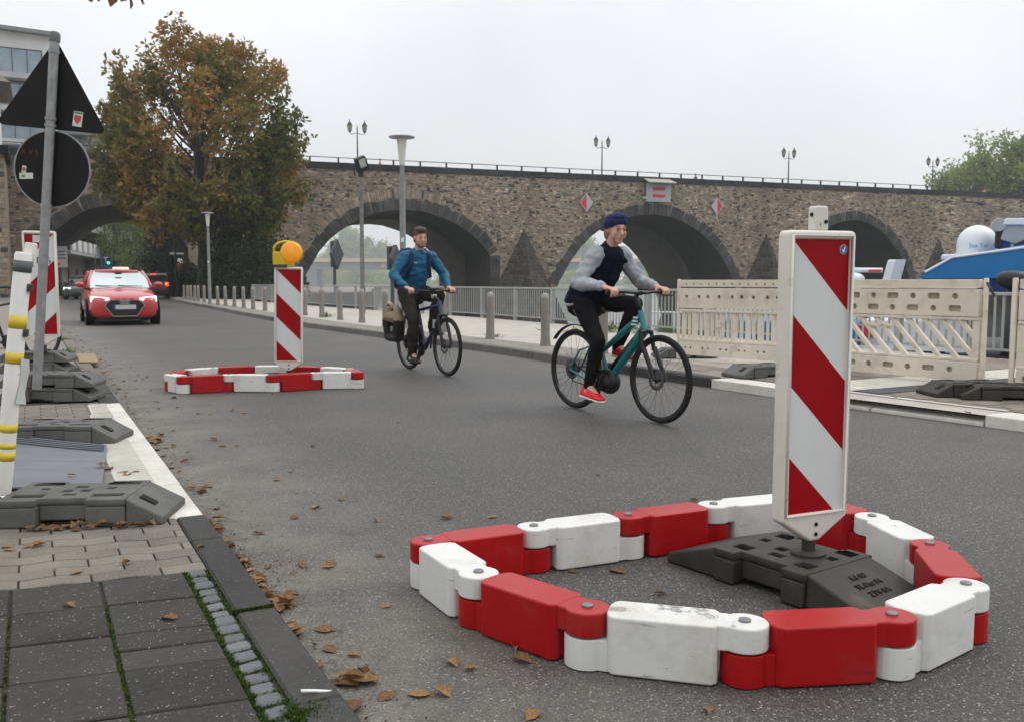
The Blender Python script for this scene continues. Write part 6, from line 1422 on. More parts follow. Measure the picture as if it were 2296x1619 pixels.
def bicycle(label, loc, rz, col_, style, crank_deg, bar_x, bar_z, bar_w, saddle_z, group='bicycles being ridden', wb=1.06):
    t = thing('bicycle', label, 'bicycle', loc, rz, group)
    mf = M('frame_' + style, col_, tuple(c * 1.25 for c in col_), rough=.32, scale=4, coat=.4)
    wheel(t, 0); wheel(t, wb)
    bb = Vector((.445, 0, .285)); ht0 = Vector((.885, 0, .70)); ht1 = Vector((.825, 0, .87)); st = Vector((.275, 0, .76)) if style != 'teal' else Vector((.315, 0, .62))
    big = .03 if style == 'teal' else .021
    f = MB()
    f.tube([bb, ht0 + Vector((-.01, 0, .02))], [big * 1.15, big * 1.35], 12, flat=1.1); f.tube([bb, st], .018, 12)
    f.tube([st + (bb - st) * (.02 if style != 'teal' else .3), ht1 + (ht0 - ht1) * .25], [.017, .022] if style != 'teal' else [.022, .03], 12)
    f.tube([ht0, ht1], .024, 12)
    for sy in (-1, 1): f.tube([bb + Vector((-.02, sy * .03, 0)), (.22, sy * .055, .27), (0, sy * .062, WR)], [.014, .012, .011], 8); f.tube([st + (bb - st) * .12 + Vector((0, sy * .014, 0)), (.12, sy * .05, .52), (0, sy * .062, WR)], [.009, .009, .009], 8)
    f.build('frame', mf, t, smooth=True, sharp=50)
    fk = MB()
    for sy in (-1, 1): fk.tube([(.893, sy * .058, .70), (.925, sy * .058, .56)], .017, 10); fk.tube([(.93, sy * .058, .58), (wb, sy * .058, WR)], [.022, .016], 10)
    fk.tube([(.893, -.06, .70), (.89, 0, .715), (.893, .06, .70)], .02, 10); fk.build('fork', m_bkb, t, smooth=True, sharp=50)
    stp = Vector((bar_x - .07, 0, bar_z - .01)); hb = MB().tube([ht1, ht1 + (stp - ht1) * .9, stp, (bar_x, 0, bar_z)], [.019, .018, .017, .016], 10)
    hb.tube([(bar_x - .045, -bar_w, bar_z + .005), (bar_x - .02, -.16, bar_z + .01), (bar_x, -.05, bar_z), (bar_x, .05, bar_z), (bar_x - .02, .16, bar_z + .01), (bar_x - .045, bar_w, bar_z + .005)], .012, 8)
    hbo = hb.build('handlebar', m_bkb, t, smooth=True)
    gp = MB()
    for sy in (-1, 1):
        gp.tube([(bar_x - .045, sy * (bar_w + .005), bar_z + .005), (bar_x - .033, sy * (bar_w - .12), bar_z + .008)], .0165, 10); gp.tube([(bar_x - .02, sy * (bar_w - .15), bar_z), (bar_x + .03, sy * (bar_w - .13), bar_z - .015), (bar_x + .045, sy * (bar_w - .03), bar_z - .02)], .006, 6)
    gp.build('grip', m_bkb, hbo)
    MB().box((bar_x + .01, 0, bar_z + .03), (.05, .07, .02)).build('display', m_bkb, hbo, bevel=.005); 
    if style == 'blue': MB().box((bar_x + .03, .0, bar_z - .06), (.05, .06, .05)).build('headlamp', m_steel, hbo, bevel=.01)
    MB().tube([st + (bb - st) * .05, st + (st - bb).normalized() * (saddle_z - st.z) * .98], .0145, 10).build('seat_post', m_bkb, t, smooth=True)
    sx = st.x - (saddle_z - st.z) * .32
    sd_ = MB(); sd_.prism([(sx - .13, -.075), (sx - .03, -.07), (sx + .05, -.025), (sx + .15, -.016), (sx + .15, .016), (sx + .05, .025), (sx - .03, .07), (sx - .13, .075)], saddle_z - .04, saddle_z); sd_.build('saddle', m_bkb, t, bevel=.015, seg=3)
    cr = thing_part('crank', t, tuple(bb))
    ch = MB().lathe([(.03, -.005), (.088, -.005), (.09, 0), (.088, .005), (.03, .005)], 32, 0, Matrix.Translation((bb.x, -.05, bb.z)) @ Matrix.Rotation(R(90), 4, 'X'), closed=True); ch.tube([(bb.x, -.052, bb.z + .088), (0, -.052, WR + .035)], .005, 4); ch.tube([(bb.x, -.052, bb.z - .088), (.02, -.052, WR - .10), (0, -.052, WR - .035)], .005, 4); ch.lathe([(.0, -.03), (.05, -.012), (.055, .0), (.03, .02), (0, .02)], 20, 0, Matrix.Translation((0, -.045, WR)) @ Matrix.Rotation(R(90), 4, 'X'))
    ch.build('chain', m_bkb, t)
    ped = []
    a = R(crank_deg)
    for sy, s_ in ((-1, 1), (1, -1)):
        e = Vector((bb.x + s_ * .17 * math.cos(a), sy * .085, bb.z + s_ * .17 * math.sin(a)))
        MB().tube([(bb.x, sy * .075, bb.z), (e.x, sy * .085, e.z)], .011, 8).build('crank_arm', m_bkb, t); MB().box((e.x, sy * .14, e.z), (.09, .09, .02)).build('pedal', m_bkb, t, bevel=.004); ped.append(Vector((e.x, sy * .14, e.z)))
    if style == 'teal':
        MB().ball((bb.x + .01, 0, bb.z - .01), (.115, .075, .105), 20).build('motor', m_bkb, t, smooth=True); MB().tube([bb + Vector((.06, 0, .10)), ht0 + Vector((-.10, 0, -.06))], .043, 10, flat=.8).build('battery', m_bkb, t, smooth=True)
        fd = MB(); fd.tube([(.35 * math.cos(R(q_)) * 1.12, 0, WR + .35 * math.sin(R(q_)) * 1.1) for q_ in range(60, 146, 8)], .024, 8, flat=.3); fd.build('mudguard', m_bkb, t, smooth=True)
        wl = MB()
        for k in range(3): wl.box((.80 - .012 * k, 0, .815 - .028 * k), (.055, .062, .012), 0)
        wl.build('white_stripe', m_wht, t)
    else:
        rk = MB()
        for sy in (-1, 1): rk.tube([(0, sy * .075, WR + .02), (-.03, sy * .075, .74), (.25, sy * .06, .75)], .006, 6); rk.tube([(-.12, sy * .07, .745), (.25, sy * .06, .75)], .006, 6)
        rk.tube([(-.12, -.07, .745), (-.12, .07, .745)], .006, 6); rk.build('luggage_rack', m_bkb, t)
        wl = MB(); wl.box((.735, -.0, .60), (.02, .075, .10), 0); wl.build('white_lettering_panel', M('frame_print', (.45, .45, .46), rough=.5), t)
    return t, ped
def thing_part(name, parent, loc): return None

# ------------------------------------------------------------------ riders
m_skin = M('skin', (.47, .255, .18), (.55, .315, .23), rough=.5, scale=9, spec=.35)
m_eye = M('eye_dark', (.02, .016, .014), rough=.2); m_eyew = M('eye_white', (.36, .33, .31), rough=.3); m_lip = M('lip', (.36, .13, .11), rough=.45)
def hand(C, sy, wrist):
    """closed round a grip whose axis runs along y; sy = +1 left hand, -1 right hand"""
    ch = []; C = Vector(C); w = Vector(wrist)
    pc = C + Vector((-.034, 0, .028))
    ch.append((tuple(w), (.026, .03, .021), tuple(pc), (.030, .040, .018)))
    ch.append((tuple(pc), (.028, .040, .017), tuple(C + Vector((-.004, 0, .033))), (.016, .041, .012)))
    for i, (off, ln_) in enumerate(((.033, .92), (.011, 1.05), (-.011, 1.0), (-.032, .82))):
        r_ = .034; y = C.y - sy * off
        P_ = [Vector((C.x + r_ * math.cos(R(q_)), y, C.z + r_ * math.sin(R(q_)))) for q_ in (100, 100 - 78 * ln_, 100 - 140 * ln_, 100 - 185 * ln_)]
        for k in range(3): ch.append((tuple(P_[k]), (.0105, .0098, .0085)[k], tuple(P_[k + 1]), (.0098, .0088, .0075)[k]))
    th = [C + Vector((-.05, -sy * .035, .02)), C + Vector((-.032, -sy * .052, -.004)), C + Vector((-.010, -sy * .055, -.030))]
    ch.append((tuple(th[0]), .0145, tuple(th[1]), .0125)); ch.append((tuple(th[1]), .0118, tuple(th[2]), .0095))
    return ch
def lerp(a, b, u): return tuple(Vector(a).lerp(Vector(b), u))
def head_chain(h, yaw=0., pitch=0., female=False):
    """skull, jaw, nose, ears around the head centre; returned in rider coordinates through a turn of the head"""
    Mh = Matrix.Translation(h) @ Matrix.Rotation(yaw, 4, 'Z') @ Matrix.Rotation(pitch, 4, 'Y')
    k = .95 if female else 1.
    pts = [((-.012, 0, .03), (.092 * k, .074 * k, .084 * k), (.018, 0, .0), (.078 * k, .066 * k, .082 * k)), ((.03, 0, -.03), (.05, .056 * k, .05), (.058, 0, -.088), (.026, .03 * k, .022)),
           ((.03, 0, -.04), (.045, .055, .04), (-.02, 0, -.06), (.05, .055, .045)),
           ((.088, 0, .006), .010, (.108, 0, -.026), .0135), ((.098, 0, -.034), (.012, .017, .009), (.085, 0, -.036), (.014, .018, .01)),
           ((.086, -.03, .024), (.012, .018, .008), (.086, .03, .024), (.012, .018, .008)), ((.078, 0, -.058), (.016, .024, .012), (.08, 0, -.062), (.014, .02, .01))]
    for sy in (-1, 1): pts.append(((-.006, sy * .073 * k, .012), (.018, .008, .026), (-.012, sy * .079 * k, -.012), (.012, .007, .016))); pts.append(((.06, sy * .042, -.02), (.022, .02, .02), (.05, sy * .045, -.045), (.02, .018, .022)))
    out = []
    for a, ra, b, rb in pts: out.append((tuple(Mh @ Vector(a)), ra, tuple(Mh @ Vector(b)), rb))
    return out, Mh
def rider(name_label, bike, J, style, ped, bar, female):
    """one continuous body from pelvis to fingertips, then the clothes as shells over it"""
    t = thing('person', name_label, 'person', tuple(bike.location), bike.rotation_euler.z, 'cyclists riding along the street')
    hip, chest, neck, head = (Vector(J[k]) for k in ('hip', 'chest', 'neck', 'head'))
    shw = .165 if female else .185; hw = .095; B = []; TOP = []; LEG = []; SLV = []; shoes = {}
    hc, Mh = head_chain(head, J['yaw'], J['pitch'], female)
    hands = []
    torso = [(tuple(hip), (.115, .155 if female else .15, .105), lerp(hip, chest, .5), (.10, .135, .10)), (lerp(hip, chest, .5), (.10, .132, .10), tuple(chest), (.115, .155 if female else .17, .115)), (tuple(chest), (.112, .155, .11), tuple(neck - Vector((.02, 0, .045))), (.07, .125, .06))]
    B += torso + [(tuple(neck - Vector((.03, 0, .05))), .066, tuple(neck + (head - neck) * .35), .054), (tuple(neck + (head - neck) * .3), .054, tuple(head - Vector((.02, 0, .04))), .058)] + hc
    arms = []
    for sy in (-1, 1):
        sh = neck + Vector((-.02, sy * shw, -.055)); C = Vector((bar[0] - .042, sy * (bar[2] - .055), bar[1] + .006)); wr = C + Vector((-.105, sy * .006, .048))
        el = ik(sh, wr, .285, .255, (-.25, sy * (.55 if female else .75), -.55)); arms.append((sh, el, wr, C, sy))
        B += [(tuple(sh), .050, lerp(sh, el, .55), .047), (lerp(sh, el, .5), .047, tuple(el), .038), (tuple(el), .039, lerp(el, wr, .35), .040), (lerp(el, wr, .3), .039, tuple(wr), .026)] + hand(C, sy, wr)
        m_ = neck + Vector((-.02, sy * shw * .45, -.035)); B.append((tuple(m_), .048, tuple(sh), .048))
    legs = []
    for sy, pd in zip((-1, 1), ped):
        hj = hip + Vector((.02, sy * hw, -.03)); an = pd + Vector(J['ankle']) * 1.0; an.y = sy * .125
        kn = ik(hj, an, .425, .405, (1, sy * .12, .25)); toe = pd + Vector((.085, 0, .028)); legs.append((hj, kn, an, toe, pd, sy)); toe.y = sy * .14
        B += [(tuple(hj), (.095, .088, .095), lerp(hj, kn, .5), .073), (lerp(hj, kn, .45), .074, tuple(kn), .054), (tuple(kn), .053, lerp(kn, an, .35), .054), (lerp(kn, an, .3), .054, tuple(an), .036), (tuple(an), .036, tuple(pd + Vector((-.07, 0, .045))), .034), (tuple(an), .034, tuple(toe), .026), (tuple(pd + Vector((-.07, 0, .045))), .03, tuple(toe), .025)]
    me = hulls(B, .0062, 'person', 5); me.materials.append(m_skin); body = link('body', me, t)
    def hpart(nm, mb, mat, smooth=True, bev=0): o = mb.build(nm, mat, body, smooth=smooth, bevel=bev); o.matrix_local = Mh; return o
    for sy in (-1, 1):
        o = hpart('eye', MB().ball((.0835, sy * .031, .008), (.009, .0115, .0062), 12), m_eyew); e2 = MB().ball((.0895, sy * .031, .008), (.005, .0062, .0058), 10).build('pupil', m_eye, o)
        hpart('eyebrow', MB().tube([(.094, sy * .014, .031), (.092, sy * .032, .036), (.080, sy * .048, .030)], .0042, 6), J['hairmat'])
    hpart('mouth', MB().tube([(.080, -.024, -.059), (.0935, 0, -.057), (.080, .024, -.059)], [.003, .0062, .003], 8), m_lip)
    return t, body, Mh, arms, legs, torso, neck, head, hip, chest
def cloth(nm, chain, mat, parent, vox=.009, amp=.006, sc=13, smooth=4):
    me = hulls(chain, vox, nm, smooth, amp, sc); me.materials.append(mat); return link(nm, me, parent)
def grow(ch, k): return [(a, (ra + k if isinstance(ra, (int, float)) else tuple(x + k for x in ra)), b, (rb + k if isinstance(rb, (int, float)) else tuple(x + k for x in rb))) for a, ra, b, rb in ch]
m_hair1 = M('hair_brown', (.05, .032, .02), (.10, .065, .04), rough=.6, scale=30, stretch=(1, 1, .3), bump=.5, bscale=60); m_hair2 = M('hair_light', (.16, .10, .06), (.26, .17, .10), rough=.6, scale=30, bump=.5, bscale=60)

# --- rider in front, on the teal bicycle
p0, p1 = G(1290, 915), G(1482, 950); dv = p1 - p0; rzt = math.atan2(dv.y, dv.x)
tb_, ped = bicycle('teal bicycle with a black motor ridden past in the middle of the road', (p0.x, p0.y, .002), rzt, (.008, .135, .145), 'teal', -104, .84, 1.01, .33, .87)
J = dict(hip=(.165, 0, .955), chest=(.33, 0, 1.19), neck=(.45, 0, 1.362), head=(.525, 0, 1.518), yaw=R(-14), pitch=R(6), ankle=(-.075, 0, .115), hairmat=m_hair2)
t1, body, Mh, arms, legs, torso, neck, head, hip, chest = rider('cyclist in navy vest with grey sleeves and red shoes on the teal bicycle', tb_, J, 'teal', ped, (.84, 1.01, .33), True)
m_navy = M('navy_quilt', (.004, .005, .012), (.008, .010, .021), rough=.85, spec=.12, scale=9, bump=.35, bscale=22); m_fleece = M('grey_fleece', (.24, .255, .285), (.34, .355, .385), rough=.9, scale=9, bump=.3, bscale=60); m_legg = M('black_leggings', (.007, .007, .008), (.012, .012, .013), rough=.85, scale=8, spec=.1); m_shoe = M('red_shoe', (.62, .012, .016), (.70, .02, .025), rough=.55, scale=20, emit=None); m_sole = M('white_sole', (.62, .60, .57), rough=.6)
vest = cloth('vest', grow(torso, .04) + [(tuple(hip + Vector((-.03, 0, -.02))), (.165, .205, .05), tuple(hip + Vector((.02, 0, .12))), (.14, .18, .08))] + [(tuple(neck + Vector((-.02, s_ * .10, -.045))), .075, tuple(neck + Vector((-.02, s_ * .15, -.065))), .072) for s_ in (-1, 1)] + [(tuple(neck - Vector((.03, 0, .07))), .098, tuple(neck + Vector((0, 0, .02))), .072)], m_navy, body, amp=.008, sc=12)
for q_ in (.2, .42, .62, .82):                                   # quilting seams
    c = Vector(lerp(hip, neck, q_)); 
hem = cloth('hem', grow([(tuple(hip + Vector((-.033, 0, -.055))), (.146, .188, .018), tuple(hip + Vector((-.035, 0, -.04))), (.146, .188, .018))], .008), m_fleece, body, amp=.005)
for sh, el, wr, C, sy in arms:
    end = wr + (el - wr) * .06
    cloth('sleeve', [(tuple(sh + Vector((-.004, -sy * .03, .012))), .084, lerp(sh, el, .5), .064), (lerp(sh, el, .45), .064, tuple(el), .055), (tuple(el), .056, lerp(el, end, .4), .055), (lerp(el, end, .35), .055, tuple(end), .041)], m_fleece, body, amp=.013, sc=11, smooth=3)
for hj, kn, an, toe, pd, sy in legs:
    cloth('legging', [(tuple(hip + Vector((-.02, sy * .06, -.02))), (.145, .115, .13), tuple(hip + Vector((-.02, sy * .065, -.06))), (.14, .112, .105)), (tuple(hj + Vector((-.02, -sy * .015, .06))), (.122, .105, .11), lerp(hj, kn, .5), .084), (lerp(hj, kn, .45), .083, tuple(kn), .063), (tuple(kn), .063, lerp(kn, an, .4), .062), (lerp(kn, an, .35), .062, tuple(an + Vector((0, 0, -.012))), .044)], m_legg, body, amp=.004, sc=10)
    d = (toe - an); heel = pd + Vector((-.115, 0, .055)); heel.y = toe.y
    sho = cloth('shoe', [(tuple(an + Vector((-.01, 0, -.01))), (.046, .04, .03), tuple(heel + Vector((.01, 0, 0))), (.042, .036, .038)), (tuple(an + Vector((.01, 0, -.025))), (.045, .037, .03), tuple(toe), (.045, .042, .026)), (tuple(heel), (.038, .036, .03), tuple(toe + Vector((.02, 0, -.006))), (.042, .043, .022))], m_shoe, body, .006, .001)
    cloth('sole', [(tuple(heel + Vector((-.005, 0, -.028))), (.044, .039, .014), tuple(toe + Vector((.022, 0, -.026))), (.046, .046, .012))], m_sole, sho, .006, 0)
cloth('waist', [(tuple(hip + Vector((-.025, 0, -.03))), (.142, .17, .12), tuple(hip + Vector((.02, 0, -.05))), (.13, .16, .10))], m_legg, body, amp=.003)
hr = hulls([((-.03, 0, .045), (.095, .088, .09), (-.05, 0, -.03), (.072, .084, .085)), ((-.02, 0, .07), (.082, .080, .055), (-.05, 0, .06), (.06, .07, .06)), ((-.115, 0, .07), .045, (-.14, .0, .10), .046)], .008, 'hair', 3, .004, 40); hr.materials.append(m_hair2); o = link('hair', hr, body); o.matrix_local = Mh
cp = hulls([((-.010, 0, .055), (.112, .098, .052), (-.032, 0, .03), (.098, .098, .065)), ((.01, 0, .085), (.094, .088, .045), (-.045, 0, .075), (.076, .084, .05))], .007, 'cap', 3, .003, 30); cp.materials.append(M('beanie_navy', (.010, .015, .06), (.018, .026, .09), rough=.9, scale=12, bump=.3, bscale=60)); o = link('beanie', cp, body); o.matrix_local = Mh @ Matrix.Translation((0, 0, .012)) @ Matrix.Rotation(R(-9), 4, 'Y')
# --- second rider, blue jacket
p0, p1 = G(918, 828), G(1000, 843); dv = p1 - p0; rzb = math.atan2(dv.y, dv.x)
bb2, ped2 = bicycle('black bicycle ridden by the cyclist in the blue jacket', (p0.x, p0.y, .002), rzb, (.012, .018, .05), 'blue', -100, .66, .985, .335, .885, wb=1.02)
J = dict(hip=(.10, 0, .965), chest=(.20, 0, 1.25), neck=(.285, 0, 1.455), head=(.34, 0, 1.625), yaw=R(-6), pitch=R(4), ankle=(-.07, 0, .11), hairmat=m_hair1)
t2, body, Mh, arms, legs, torso, neck, head, hip, chest = rider('cyclist in blue jacket with backpack on the black bicycle further back', bb2, J, 'blue', ped2, (.66, .985, .335), False)
m_jkt = M('blue_jacket', (.003, .072, .145), (.005, .10, .19), rough=.6, scale=4, bump=.25, bscale=25, spec=.35); m_trs = M('dark_trousers', (.020, .017, .016), (.035, .03, .028), rough=.9, spec=.1, scale=6, bump=.2, bscale=50); m_dsh = M('dark_shoe', (.012, .011, .011), rough=.6)
ch = grow(torso, .03) + [(tuple(neck - Vector((.03, 0, .06))), .10, tuple(neck + Vector((-.012, 0, .012))), .076), (tuple(hip + Vector((-.01, 0, -.06))), (.135, .165, .04), tuple(hip + Vector((0, 0, .02))), (.14, .17, .06))]
for sh, el, wr, C, sy in arms:
    end = wr + (el - wr) * .05
    ch += [(tuple(neck + Vector((-.03, sy * .08, -.045))), .08, tuple(sh), .078), (tuple(sh), .077, lerp(sh, el, .5), .067), (lerp(sh, el, .45), .067, tuple(el), .06), (tuple(el), .06, lerp(el, end, .4), .057), (lerp(el, end, .35), .057, tuple(end), .043)]
jk = cloth('jacket', ch, m_jkt, body, .0095, .014, 10, 2)
MB().box((0, 0, 0), (.004, .05, .012), 0, Matrix.Translation(tuple(chest + Vector((.145, -.06, .08))))).build('chest_print', M('print_silver', (.4, .42, .45), rough=.5), jk)
for hj, kn, an, toe, pd, sy in legs:
    cloth('trouser_leg', [(tuple(hip + Vector((-.012, sy * .06, -.02))), (.13, .105, .12), tuple(hip + Vector((-.01, sy * .065, -.06))), (.13, .105, .1)), (tuple(hj + Vector((-.02, -sy * .01, .05))), (.125, .112, .10), lerp(hj, kn, .5), .096), (lerp(hj, kn, .45), .096, tuple(kn), .079), (tuple(kn), .079, lerp(kn, an, .5), .076), (lerp(kn, an, .45), .076, tuple(an + Vector((0, 0, .0))), .062)], m_trs, body, .010, .011, 9, 3)
    heel = pd + Vector((-.12, 0, .05)); heel.y = toe.y
    cloth('shoe', [(tuple(an + Vector((-.01, 0, -.02))), (.046, .04, .03), tuple(heel), (.042, .04, .045)), (tuple(an + Vector((.01, 0, -.03))), (.045, .04, .03), tuple(toe), (.05, .045, .03)), (tuple(heel + Vector((0, 0, -.02))), (.045, .042, .022), tuple(toe + Vector((.03, 0, -.012))), (.046, .046, .022))], m_dsh, body, .008, .001)
cloth('waist', [(tuple(hip + Vector((-.025, 0, -.03))), (.138, .165, .12), tuple(hip + Vector((.02, 0, -.05))), (.13, .155, .10))], m_trs, body, amp=.004)
hr = hulls([((-.018, 0, .052), (.094, .082, .078), (-.04, 0, .0), (.07, .080, .08)), ((.035, 0, .108), (.06, .066, .036), (-.03, 0, .105), (.075, .074, .04)), ((.055, -.02, .098), .03, (.075, .02, .10), .024)], .008, 'hair', 2, .008, 55); hr.materials.append(m_hair1); o = link('hair', hr, body); o.matrix_local = Mh
bd2 = hulls([((.045, 0, -.085), (.042, .048, .03), (.02, -.05, -.05), (.03, .018, .03)), ((.045, 0, -.085), (.042, .048, .03), (.02, .05, -.05), (.03, .018, .03))], .007, 'beard', 3); bd2.materials.append(M('stubble', (.16, .10, .075), (.22, .14, .10), rough=.8, scale=40)); o = link('beard', bd2, body); o.matrix_local = Mh
# backpack (worn) and pannier bag (hung on the rack): things of their own
bp_ = thing('backpack', 'navy backpack with a red patch on the blue cyclist\'s back', 'backpack', tuple(t2.location), t2.rotation_euler.z)
m_bp = M('backpack_navy', (.007, .014, .06), (.012, .022, .085), rough=.8, scale=8, bump=.3, bscale=30)
bc = chest + Vector((-.245, 0, .02)); tl = math.atan2(neck.x - hip.x, neck.z - hip.z)
me = hulls([(tuple(bc + Vector((-.06, -.09, -.2))), (.085, .06, .07), tuple(bc + Vector((-.06, .09, -.2))), (.085, .06, .07)), (tuple(bc + Vector((-.03, -.1, -.18))), (.09, .06, .06), tuple(bc + Vector((.06, -.08, .19))), (.07, .055, .06)), (tuple(bc + Vector((-.03, .1, -.18))), (.09, .06, .06), tuple(bc + Vector((.06, .08, .19))), (.07, .055, .06)), (tuple(bc + Vector((-.03, 0, -.18))), (.095, .1, .06), tuple(bc + Vector((.06, 0, .2))), (.075, .09, .06)), (tuple(bc + Vector((-.12, 0, -.16))), (.05, .09, .06), tuple(bc + Vector((-.09, 0, .0))), (.045, .08, .05))], .010, 'bag', 3, .006, 12); me.materials.append(m_bp); bg_ = link('bag', me, bp_)
for sy in (-1, 1): MB().tube([tuple(bc + Vector((.08, sy * .09, .2))), tuple(neck + Vector((-.06, sy * .115, .055))), tuple(neck + Vector((.07, sy * .12, -.02))), tuple(chest + Vector((.135, sy * .125, .03))), tuple(chest + Vector((.08, sy * .165, -.09))), tuple(bc + Vector((.02, sy * .14, -.18)))], .021, 8, flat=.45).build('strap', m_bp, bp_, smooth=True)
MB().box(tuple(bc + Vector((-.03, -.158, -.12))), (.09, .02, .05)).build('red_patch', m_signred, bg_, bevel=.008)
pn = thing('pannier_bag', 'black pannier bag with rolled khaki top hanging at the black bicycle\'s rear', 'pannier', tuple(t2.location), t2.rotation_euler.z)
m_kh = M('khaki_canvas', (.20, .15, .095), (.29, .23, .155), rough=.9, scale=7, bump=.3, bscale=40)
me = hulls([((-.13, -.20, .40), (.05, .07, .05), (.10, -.20, .40), (.05, .07, .05)), ((-.15, -.20, .40), (.05, .07, .05), (-.19, -.20, .62), (.055, .085, .03)), ((.12, -.20, .40), (.05, .07, .05), (.14, -.20, .62), (.055, .085, .03))], .012, 'lower_bag', 3, .004, 10); me.materials.append(M('pannier_black', (.012, .012, .012), rough=.7)); link('lower_bag', me, pn)
me = hulls([((-.19, -.20, .62), (.055, .085, .03), (-.13, -.20, .76), (.06, .05, .03)), ((.14, -.20, .62), (.055, .085, .03), (.08, -.20, .76), (.05, .05, .03)), ((-.15, -.20, .77), (.05, .04, .025), (.05, -.20, .79), (.06, .035, .03)), ((-.16, -.20, .66), (.06, .08, .07), (.11, -.20, .66), (.06, .08, .07))], .012, 'flap', 3, .008, 12); me.materials.append(m_kh); fl_ = link('flap', me, pn)
MB().tube([(-.20, -.20, .79), (-.12, -.21, .835), (-.02, -.205, .80)], [.02, .032, .02], 10, flat=.6).build('rolled_paper', M('paper_tan', (.48, .36, .24), rough=.8), fl_, smooth=True)
MB().lathe([(.035, 0), (.035, .006), (0, .006)], 18, 0, Matrix.Translation((.08, -.275, .52)) @ Matrix.Rotation(R(90), 4, 'X')).build('round_patch', M('patch_grey', (.16, .17, .17), rough=.6), pn)
# parked bicycle at the very left edge
bicycle('black bicycle parked on the pavement at the far left edge', (D(-62, 640, 11.6).x, 11.6, .03), R(72), (.02, .02, .022), 'parked', -60, .70, .99, .30, .9, None)
# ------------------------------------------------------------------ cars (x = 0 at the nose, forward is -x, so the body runs along +x)
m_cglass = M('car_glass', (.52, .56, .57), rough=.06, metal=.9, spec=.9); m_trim = M('car_trim', (.012, .012, .013), rough=.5); m_chrome = M('chrome_trim', (.55, .55, .56), rough=.25, metal=.9)
m_head = M('headlight_lit', (.9, .9, .85), rough=.2, emit=(1., .96, .84), es=3.2); m_drl = M('headlight_glass', (.4, .42, .43), rough=.1); m_tail = M('tail_light_lit', (.8, .02, .01), rough=.3, emit=(1., .03, .012), es=2.6); m_tail0 = M('tail_light', (.30, .008, .008), rough=.25); m_amber = M('indicator_lit', (.9, .4, .02), rough=.3, emit=(1., .45, .04), es=2.2)
m_plate = M('number_plate', (.34, .345, .33), (.55, .55, .53), rough=.6, scale=60)
def subsurf(o, n=2):
    m = o.modifiers.new('smooth', 'SUBSURF'); m.levels = n; m.render_levels = n; return o
